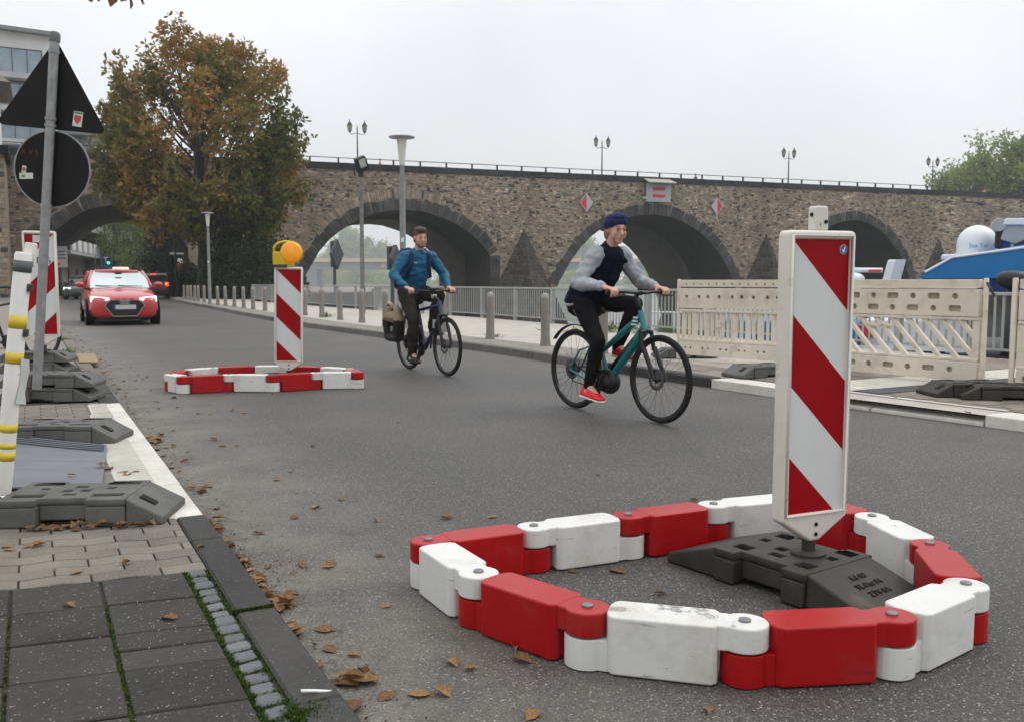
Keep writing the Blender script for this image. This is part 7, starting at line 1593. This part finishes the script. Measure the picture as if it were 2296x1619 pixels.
def car(label, loc, heading, paint, L_=4.0, Wd=1.74, Hh=1.42, kind='hatch', lights=False, detail=False, tails=False, group='cars on the street', glass=None):
    """heading: angle of the nose direction"""
    t = thing('car', label, 'car', loc, heading + math.pi, group); w = Wd / 2
    glass = glass or m_cglass
    if kind == 'hatch': st = [(0, .60, .25, .60), (.04, .74, .19, .70), (.22, .83, .17, .80), (.75, .86, .16, .90), (1.15, .87, .16, .975), (2.0, .87, .16, .985), (3.1, .87, .16, 1.0), (3.7, .84, .18, 1.0), (3.95, .78, .25, .94), (4.0, .70, .34, .85)]
    else: st = [(0, .66, .30, .78), (.05, .78, .24, .92), (.22, .85, .20, 1.0), (.8, .88, .2, 1.06), (1.15, .89, .2, 1.10), (2.2, .9, .2, 1.12), (3.4, .9, .2, 1.14), (4.2, .88, .22, 1.14), (4.42, .84, .28, 1.10), (4.46, .78, .34, 1.0)]
    kx = L_ / st[-1][0]; ky = w / max(s_[1] for s_ in st); kz = Hh / (1.42 if kind == 'hatch' else 1.66)
    mb = MB(); prof = [(0, 0), (.72, 0), (.94, .06), (1.0, .30), (1.0, .58), (.97, .80), (.88, .96), (.60, 1.0), (0, 1.015)]
    ring_ = prof + [(-a, b) for a, b in prof[-2:0:-1]]; n = len(ring_)
    for x, hw, b, h in st:
        for a, c in ring_: mb.v.append((x * kx, a * hw * ky, (b + (h - b) * c) * kz))
    for i in range(len(st) - 1):
        for j in range(n): mb.f.append((i * n + j, i * n + (j + 1) % n, (i + 1) * n + (j + 1) % n, (i + 1) * n + j)); mb.m.append(0)
    mb.f += [tuple(range(n - 1, -1, -1)), tuple((len(st) - 1) * n + j for j in range(n))]; mb.m += [0, 0]
    mp_ = M('car_paint_' + paint[0], paint[1], rough=.32, coat=1., spec=.5)
    body = subsurf(mb.build('body', mp_, t, smooth=True))
    gs = [(1.10, .74, .95, .03), (1.45, .70, 1.18, .0), (1.90, .635, 1.385, 0), (2.5, .63, 1.42, 0), (3.1, .63, 1.40, 0), (3.55, .66, 1.24, 0), (3.82, .72, .99, 0)] if kind == 'hatch' else [(1.12, .78, 1.08, 0), (1.55, .74, 1.40, 0), (1.95, .69, 1.60, 0), (2.6, .69, 1.655, 0), (3.7, .68, 1.64, 0), (4.15, .72, 1.42, 0), (4.36, .78, 1.08, 0)]
    g_ = MB(); zb = .93 if kind == 'hatch' else 1.05
    for x, hw, z, _ in gs:
        bw = (.80 if kind == 'hatch' else .84)
        z = max(z, zb + .02)
        for a, zz in ((bw, zb), (hw + (bw - hw) * max(0, 1 - (z - zb) / .45 * 1.0) * 0 + .02, z - .03), (hw - .05, z)): g_.v.append((x * kx, a * ky, zz * kz))
        for a, zz in ((hw - .05, z), (hw + .02, z - .03), (bw, zb)): g_.v.append((x * kx, -a * ky, zz * kz))
    for i in range(len(gs) - 1):
        for j in range(5): g_.f.append((i * 6 + j, (i + 1) * 6 + j, (i + 1) * 6 + j + 1, i * 6 + j + 1)); g_.m.append(0)
    k_ = len(gs) - 1; g_.f += [(0, 1, 2, 3, 4, 5), tuple(k_ * 6 + j for j in (5, 4, 3, 2, 1, 0))]; g_.m += [0, 0]
    g_.build('window_glass', glass, t, smooth=True, sharp=32)
    rf = MB(); rl_ = gs[2:5]
    for x, hw, z, _ in rl_:
        for a, dz in ((-hw - .0, -.012), (-hw * .8, .012), (0, .028), (hw * .8, .012), (hw + .0, -.012)): rf.v.append((x * kx, a * ky, (z + dz) * kz))
    for i in range(len(rl_) - 1):
        for j in range(4): rf.f.append((i * 5 + j, (i + 1) * 5 + j, (i + 1) * 5 + j + 1, i * 5 + j + 1)); rf.m.append(0)
    o = rf.build('roof', mp_, t, smooth=True); sl = o.modifiers.new('thick', 'SOLIDIFY'); sl.thickness = .035
    pl = MB()
    for sy in (-1, 1):
        for (xa, ha, za), (xb, hb_, zb2) in (((gs[0][0], .77, gs[0][2]), (gs[2][0], gs[2][1], gs[2][2])), ((gs[2][0] + .62, .82, zb), (gs[2][0] + .60, gs[3][1] + .01, gs[3][2] - .03)), ((gs[-1][0] - .12, .78, zb), (gs[-2][0] - .32, gs[-2][1], gs[-3][2] - .02))):
            pl.tube([(xa * kx, sy * ha * ky, za * kz), ((xa + xb) / 2 * kx, sy * ((ha + hb_) / 2 + .022) * ky, (za + zb2) / 2 * kz), (xb * kx, sy * hb_ * ky, zb2 * kz)], .036, 6)
    pl.build('pillar', mp_, t, smooth=True)
    for x in (.74 * kx, (3.22 if kind == 'hatch' else 3.6) * kx):
        for sy in (-1, 1):
            r_ = .315 if kind == 'hatch' else .35; Mx = Matrix.Translation((x, sy * (w - .10), r_)) @ Matrix.Rotation(R(90 * sy), 4, 'X')
            MB().lathe([(r_ * 1.16, -.085), (r_ * 1.2, -.112), (r_ * .5, -.112)], 28, 0, Mx).build('wheel_arch', m_trim, t, smooth=True)
            wh = MB().lathe([(r_ * .66, -.1), (r_ * .93, -.105), (r_, -.08), (r_, .09), (r_ * .6, .1)], 28, 0, Mx).build('wheel', m_tyre, t, smooth=True, sharp=40)
            rm = MB().lathe([(r_ * .66, -.09), (r_ * .62, -.06), (0, -.05)], 24, 0, Mx)
            for q_ in range(5): a = R(72 * q_); rm.tube([(0, 0, -.085), (r_ * .64 * math.cos(a), r_ * .64 * math.sin(a), -.098)], [.05, .035], 6, 0, Mx)
            rm.build('rim', M('alloy', (.16, .16, .17), rough=.4, metal=.7), wh)
    for sy in (-1, 1): mr = MB().ball((1.28 * kx, sy * (w + .09), (zb + .10) * kz), (.07, .115, .075), 14); mr.tube([(1.30 * kx, sy * (w - .06), (zb + .04) * kz), (1.29 * kx, sy * (w + .02), (zb + .07) * kz)], .025, 6); mr.build('mirror', mp_, t, smooth=True)
    def nosex(y): return .012 + .20 * (abs(y) / w) ** 3.2
    if detail or lights:
        for sy in (-1, 1):
            hm = MB(); nx_ = 8; pts_t = []; pts_b = []
            for i in range(nx_ + 1):
                u = i / nx_; y = sy * (.36 + .42 * u) * ky; x = nosex(y) - .015 + .03 * u
                zt_ = .70 + .035 * u; zb_ = .655 - .075 * min(1, u * 1.8) + .05 * max(0, u - .6)
                hm.v += [(x - .012, y, zb_ * kz), (x + .035, y, zt_ * kz), (x + .2, y * .98, zt_ * kz), (x + .2, y * .98, zb_ * kz)]
            for i in range(nx_):
                for k in range(4): a = i * 4 + k; b = i * 4 + (k + 1) % 4; f = (a, b, b + 4, a + 4); hm.f.append(f if sy < 0 else f[::-1]); hm.m.append(0)
            hm.f += [(0, 1, 2, 3), tuple(nx_ * 4 + q_ for q_ in (3, 2, 1, 0))]; hm.m += [0, 0]
            hm.build('headlight', m_head if lights else m_drl, t, smooth=False)
    if detail:
        hexa = [(-.40, .575), (-.45, .50), (-.27, .24), (.27, .24), (.45, .50), (.40, .575), (.30, .635), (-.30, .635)]
        gm = MB(); gm.prismy([(y, z) for y, z in hexa], -.02, .05); Mg = Matrix.Translation((-.004, 0, 0)) @ Matrix.Rotation(R(-90), 4, 'Z')
        gr = gm.build('grille', m_trim, t); gr.matrix_local = Mg
        fr = MB().tube([(y * 1.03, -.018, .43 + (z - .43) * 1.03) for y, z in hexa], .0125, 6, closed=True).build('grille_frame', M('grille_frame', (.30, .22, .20), rough=.4), gr)
        ms = MB()
        for k in range(9): ms.box((0, -.022, .27 + .038 * k), (.5 + .38 * min(1, k / 6) - .02, .006, .008))
        ms.build('grille_mesh', M('mesh_grey', (.03, .03, .032), rough=.5), gr)
        rg = MB()
        for k in range(4): rg.lathe([(.036 + .006 * math.cos(R(q_)), .006 * math.sin(R(q_))) for q_ in range(0, 360, 60)], 20, 0, Matrix.Translation((-.078 + .052 * k, -.03, .585)) @ Matrix.Rotation(R(90), 4, 'X'), closed=True)
        rg.build('badge', m_chrome, gr, smooth=True)
        np_ = MB().box((0, -.033, .465), (.52, .012, .112)).build('number_plate', m_plate, gr, bevel=.004); MB().box((-.24, -.041, .465), (.04, .006, .104)).build('blue_band', m_blue, np_)
        for sy in (-1, 1):
            ink = MB(); pts = [(.50, .36), (.58, .24), (.78, .25), (.80, .40), (.66, .42)]
            for i, (y, z) in enumerate(pts): ink.v += [(nosex(y) - .018, sy * y, z), (nosex(y) + .08, sy * y, z)]
            f = [(0, 2, 4, 6, 8)] + [(2 * i, 2 * i + 1, (2 * i + 3) % 10, (2 * i + 2) % 10) for i in range(5)]
            ink.f += f if sy < 0 else [q_[::-1] for q_ in f]; ink.m += [0] * 6; ink.build('air_intake', m_trim, t)
        MB().box((.09, 0, .185), (.10, 1.25, .05)).build('splitter', m_trim, t, bevel=.015); MB().box((2.0, 0, .16), (2.2, 1.55, .1)).build('underbody', m_trim, t)
        sl_ = MB()
        for k in (-1, 0, 1): sl_.box((.03, .17 * k, .668), (.03, .12, .014))
        sl_.build('bonnet_slot', m_trim, t); wp = MB()
        for y0, y1 in ((-.55, .05), (.02, .60)): wp.tube([(1.12, y0, .985), (1.18, y1, 1.01)], .009, 5)
        wp.build('wiper', m_trim, t); MB().ball((1.62, 0, 1.335), (.02, .11, .035), 10).build('rear_view_mirror', m_trim, t)
        for y in (-.45, .45): sb = MB().tube([(.16, y, .775), (1.06, y * 1.35, .985)], .004, 4)
    if tails:
        xe = st[-1][0] * kx
        for sy in (-1, 1): tl_ = MB().box((xe - .08, sy * (w - .12), .92 * kz), (.16, .20, .26)).build('tail_light', m_tail, t, bevel=.03); MB().box((xe - .02, sy * (w - .15), .95 * kz), (.06, .1, .07)).build('indicator', m_amber, tl_)
        MB().box((xe - .36, 0, 1.56 * kz if kind != 'hatch' else 1.36), (.08, .34, .05)).build('brake_light', m_tail, t)
        MB().box((xe + .0, 0, .78 * kz), (.03, .52, .11)).build('number_plate', m_plate, t); MB().box((xe - .03, 0, .45 * kz), (.1, 1.5, .22)).build('bumper', m_trim, t, bevel=.03)
    return t
HD = math.atan2(-UV.y, -UV.x)                          # oncoming traffic
p = G(272, 726, 0); hd = HD
c = car('red hatchback with lit headlights driving towards the viewer', (0, 0, .0), hd, ('red', (.40, .006, .010)), 4.03, 1.74, 1.42, 'hatch', True, True)
nose = D(273, 700, 23.0); fwd = Vector((math.cos(hd), math.sin(hd), 0)); c.location = (nose.x + .0, 23.2, .0); c.location = Vector((nose.x, 23.2, 0)) 
tx = D(283, 640, 38); t_ = car('dark taxi with a white roof sign hidden behind the red hatchback', (tx.x, 38, 0), HD, ('taxi', (.016, .016, .018)), 4.6, 1.8, 1.56, 'hatch', False, False)
sg = MB().box((2.35, 0, 1.66), (.20, .66, .17)).build('roof_sign', M('roof_sign', (.75, .74, .66), rough=.4, emit=(1, .97, .8), es=.35), t_, bevel=.03)
dk = D(183, 640, 57); car('black car with one bright headlight waiting at the left kerb', (dk.x - .3, 57, 0), HD - R(14), ('black', (.010, .012, .011)), 4.5, 1.8, 1.48, 'hatch', True, False, glass=M('dark_car_glass', (.03, .035, .035), rough=.08, metal=.3))
sv = D(344, 640, 60); car('dark red tail-lit van driving away on the right of the red hatchback', (sv.x - 1.25, 63.5, 0), math.atan2(17, -6.2), ('maroon', (.10, .006, .008)), 4.4, 1.85, 1.72, 'suv', False, False, True, glass=MATS['dark_car_glass'])
f1 = D(376, 640, 120); car('distant silver car with red lights beyond the road arch', (f1.x, 120, 0), math.atan2(30, -8), ('silver', (.5, .5, .52)), 4.3, 1.8, 1.45, 'hatch', False, False, True)
f2 = D(391, 640, 132); car('distant white van behind the silver car beyond the arch', (f2.x, 132, 0), math.atan2(30, -8), ('whitecar', (.7, .7, .7)), 4.6, 1.9, 2.0, 'suv', False, False, True)

# ------------------------------------------------------------------ fallen leaves, each one a thing
m_fall = leaf_mat('fallen_leaf', [(0, (.06, .032, .016)), (.45, (.165, .088, .038)), (.8, (.29, .165, .075)), (1, (.40, .27, .15))], .15, .75)
def fallen(seed, curl, lob):
    g = random.Random(seed); n, m_ = 9, 6; me_v = []; L_ = 1.
    prof = [0.02, .16, .27, .34, .37, .35, .28, .17, .03]
    k1, k2, tw = g.uniform(-curl, curl) * 1.3, curl * g.uniform(.6, 1.4), g.uniform(-.8, .8)
    for i in range(n):
        u = i / (n - 1); half = prof[i] * (1 + lob * math.sin(i * 2.4 + seed)) * g.uniform(.9, 1.1)
        for j in range(m_ + 1):
            v = (j / m_ * 2 - 1); y = v * half; z = k2 * (abs(v) ** 1.4) * half * 1.6 + k1 * (u - .5) ** 2 * .9 + tw * (u - .5) * v * half + .022 * noise.noise(Vector((u * 6 + seed, v * 3, 0))) + .02 * abs(math.sin(v * 7 + u * 9)) * half * 2
            y2 = y * (1 - .35 * min(1, abs(k2)) * abs(v)); me_v.append(((u - .5) * L_, y2, z))
    fs = [(i * (m_ + 1) + j, (i + 1) * (m_ + 1) + j, (i + 1) * (m_ + 1) + j + 1, i * (m_ + 1) + j + 1) for i in range(n - 1) for j in range(m_)]
    mz = min(v[2] for v in me_v); me_v = [(x, y, z - mz) for x, y, z in me_v]
    o0_ = len(me_v); sp = MB(); sp.tube([(-.5, 0, -mz + k1 * .22), (-.66, .04, .05), (-.85, .07, .02)], [.016, .012, .01], 4)
    vs = me_v + sp.v; fs += [tuple(i + o0_ for i in f) for f in sp.f]
    me = bpy.data.meshes.new('fallen_leaf'); me.from_pydata(vs, [], fs); me.materials.append(m_fall)
    at = me.attributes.new('tint', 'FLOAT', 'FACE'); base = g.uniform(.25, .8)
    at.data.foreach_set('value', [min(1, max(0, base + g.uniform(-.16, .16))) for _ in fs]); me.polygons.foreach_set('use_smooth', [True] * len(fs)); me.update(); return me
LV = [fallen(i, (.12, .35, .22, .6)[i % 4], (.1, .25)[i % 2]) for i in range(18)]
def zone(p, label, group):
    p = Vector(p); s_ = p.dot(UV)
    if label == GUT[0]:
        for lim, tx in ((2.9, 'beside the paper stick'), (4.3, 'beside the mossy cobbles and pavers'), (6.2, 'at the white slabs near the mat'), (8.7, 'at the far end of the white kerb slabs'), (13, 'beside the stacked base plates'), (99, 'far along the kerb towards the red car')):
            if s_ < lim: return 'brown dry leaf in the left gutter ' + tx, group + ' ' + tx
    if label == ASP[0]:
        tx = 'left of the front ring' if p.y < 3.6 and p.x < -.45 else 'in front of the front ring at the bottom' if p.y < 2.6 else 'just outside the left end of the front ring' if p.y < 3.6 else 'between the front ring and the nearest plate' if p.y < 5.2 else 'left of or behind the second ring' if p.x < -3.2 or p.y > 9 else 'in front of the second ring'
        return 'curled brown leaf on the asphalt ' + tx, group + ' ' + tx
    return label, group
def place_leaf(p, size, label, group):
    label, group = zone(p, label, group)
    o = bpy.data.objects.new('fallen_leaf', LV[rng.randrange(len(LV))]); col.objects.link(o); o.location = p
    o.rotation_euler = (rng.uniform(-.15, .15), rng.uniform(-.15, .15), rng.uniform(0, 6.28)); size *= .76; o.scale = (size, size * rng.uniform(.7, 1.1), size * rng.uniform(.5, 1.0)); return tag(o, label, 'leaf', group)
GUT = ('brown dry leaf lying in the gutter along the left kerb', 'dry leaves in the left gutter')
ASP = ('curled brown leaf lying loose on the open asphalt', 'dry leaves scattered on the asphalt')
PAV = ('dry brown leaf lying on the left pavement', 'dry leaves on the left pavement')
PLT = ('crisp orange brown leaf piled against the nearest base plate', 'dry leaves against the nearest base plate')
GLIST = [(463, 1168), (480, 1178), (470, 1190), (487, 1200), (476, 1172), (492, 1184), (533, 1253), (545, 1262), (540, 1248), (570, 1290), (578, 1303), (590, 1325), (600, 1338), (575, 1297), (585, 1312), (655, 1328), (635, 1360), (622, 1352), (645, 1358), (660, 1415), (655, 1408), (705, 1497), (330, 985), (345, 990), (336, 978), (352, 996), (390, 1000), (360, 975), (372, 1003), (215, 800), (240, 822), (265, 872), (290, 840), (248, 850), (255, 862), (232, 838), (300, 830), (262, 880), (350, 900), (225, 808), (430, 1095), (452, 1102), (505, 1215), (515, 1228), (560, 1278), (610, 1345)]
for x, y in GLIST: place_leaf(G(x, y, .004), rng.uniform(.062, .10), *GUT)
for x, y in [(735, 1270), (740, 1262), (680, 1268), (600, 1270), (675, 1262), (730, 1410), (740, 1455), (795, 1467), (800, 1515), (815, 1508), (822, 1520), (780, 1535), (765, 1532), (865, 1560), (940, 1555), (990, 1553), (1015, 1485), (1055, 1498), (1170, 1480), (1155, 1450), (865, 1357), (845, 1167), (1000, 1160), (1103, 1158), (580, 1195), (660, 1160), (765, 1120), (708, 1136), (453, 1102), (390, 893), (445, 927), (520, 921), (548, 925), (455, 868), (1195, 1603), (1590, 1590), (850, 1245), (620, 1075), (480, 985), (470, 860), (330, 845), (1480, 1330)]: place_leaf(G(x, y, .004), rng.uniform(.055, .095), *ASP)
for i, (p_, s_) in enumerate([(G(1385, 1278, .004), .11), (G(1285, 1280, .004), .055)]): place_leaf(p_, s_, ('long curled brown leaf inside the front ring beside the white rear segment', 'small brown leaf inside the front ring near the red rear segment')[i], None)
place_leaf(G(785, 1590, .004), .15, 'largest folded tan leaf on the asphalt just below the white paper stick', None)
for x, y in [(155, 1357), (15, 1225), (20, 1232), (85, 1222), (60, 1224), (130, 1183), (283, 1262), (450, 1228), (172, 1282), (380, 1385)]: place_leaf(G(x, y, .046), rng.uniform(.055, .085), *PAV)
for x, y in [(275, 1060), (300, 1058), (245, 1050), (285, 1064)]: place_leaf(G(x, y, .05), rng.uniform(.08, .12), 'brown leaf lying on the white ribbed kerb slabs', 'dry leaves on the white kerb slabs')
for x, y in [(222, 1042), (232, 1040), (160, 1064)]: place_leaf(G(x, y, .075), rng.uniform(.06, .10), 'brown leaf lying on the grey rubber mat', 'dry leaves on the grey mat')
for k in range(16): place_leaf(Vector((-2.07 + .032 * k + rng.uniform(-.02, .02), 3.835 + rng.uniform(-.02, .03) + .0033 * k, .05 + rng.uniform(0, .012))), rng.uniform(.06, .10), *PLT)
for x, y in [(130, 1186), (150, 1180), (170, 1187)]: place_leaf(G(x, y, .05), .07, *PLT)
for cx_, cy_, n_l, rr in ((478, 1180, 10, 15), (540, 1256, 6, 10), (572, 1296, 6, 9), (597, 1335, 5, 9), (640, 1356, 6, 11), (656, 1412, 5, 9), (800, 1520, 5, 12), (345, 990, 6, 10), (705, 1495, 3, 8)):
    for k in range(n_l): place_leaf(G(cx_ + rng.gauss(0, rr * .8), cy_ + rng.gauss(0, rr * .6), .004 + .012 * rng.random()), rng.uniform(.07, .125), *GUT)
for k in range(58):
    s_ = rng.uniform(4.5, 24); t_2 = .70 + abs(rng.gauss(0, .22)); place_leaf(ST(t_2, s_, .004), rng.uniform(.04, .085), *GUT)
for k in range(26):
    s_ = rng.uniform(2.4, 15); t_2 = .7 + rng.expovariate(.9); 
    if t_2 < 3.2: place_leaf(ST(t_2, s_, .004), rng.uniform(.035, .07), *ASP)
o = place_leaf(G(2170, 925, PZ), .09, 'single brown leaf on the pavers in front of the fence at the right edge', None)
mp_ = []
for k in range(900):                                    # crumbs of leaf and bark in the gutter
    s_ = rng.uniform(2, 12); t_2 = .67 + abs(rng.gauss(0, .10)); mp_.append(tuple(ST(t_2, s_, .004)))
for k in range(260): c_ = rng.choice([(520, 1240), (590, 1320), (500, 1225), (640, 1275)]); q_ = G(c_[0] + rng.gauss(0, 22), c_[1] + rng.gauss(0, 14), .004); mp_.append(tuple(q_))
P = np.array(mp_); lc = leafcloud('leaf_litter', P, np.tile([0, 0, .1], (len(P), 1)), nrg.uniform(.006, .02, len(P)), nrg.uniform(0, .5, len(P)), m_fall, None, k=1, seed=12, droop=0, spread=.6)
for v in lc.data.vertices: v.co.z = max(.004, abs(v.co.z - .004) * .5 + .004)
tag(lc, 'fine brown leaf crumbs swept along the left gutter', 'leaf litter', kind='stuff')
# twig of an overhead tree dipping into the top of the view
tp = D(245, -14, 6.0); t = thing('overhanging_branch', 'leafy twig of an unseen tree hanging into the top edge', 'branch', tuple(tp))
MB().tube([(-4.5, .6, 3.2), (-2.2, .4, 1.5), (-.9, .2, .5), (-.2, .05, .14), (.05, 0, .10), (.25, 0, .12)], [.07, .04, .02, .009, .006, .004], 6).build('twig', m_bark, t, smooth=True)
for i, (x, y, s_) in enumerate([(201, -6, .11), (216, -12, .12), (240, -3, .13), (262, -16, .13), (278, -2, .14), (298, -8, .11)]):
    q_ = D(x, y, 6.0) - tp; o = bpy.data.objects.new('leaf', LV[i % len(LV)]); col.objects.link(o); o.parent = t; o.location = (q_.x, q_.y + .02 * i, q_.z + .02); o.rotation_euler = (R(70 + 10 * i), R(80 + 8 * i), R(30 * i)); o.scale = (s_,) * 3

# ------------------------------------------------------------------ haze over the river
hz = bpy.data.materials.new('haze'); hz.use_nodes = True; nt = hz.node_tree; nt.nodes.clear()
v_ = nt.nodes.new('ShaderNodeVolumePrincipled'); v_.inputs['Color'].default_value = (.93, .96, 1, 1); v_.inputs['Density'].default_value = .00045; v_.inputs['Anisotropy'].default_value = .2
ou = nt.nodes.new('ShaderNodeOutputMaterial'); nt.links.new(v_.outputs[0], ou.inputs['Volume'])
if not globals().get('NO_HAZE'):
    h_ = MB().box((700, 640, 36), (2600, 1400, 84)).build('haze', hz); tag(h_, 'thin pale haze hanging over river and street', 'haze', kind='stuff')
for o in list(S.objects):
    if o.type == 'EMPTY' and not o.children and o.parent is None: bpy.data.objects.remove(o)
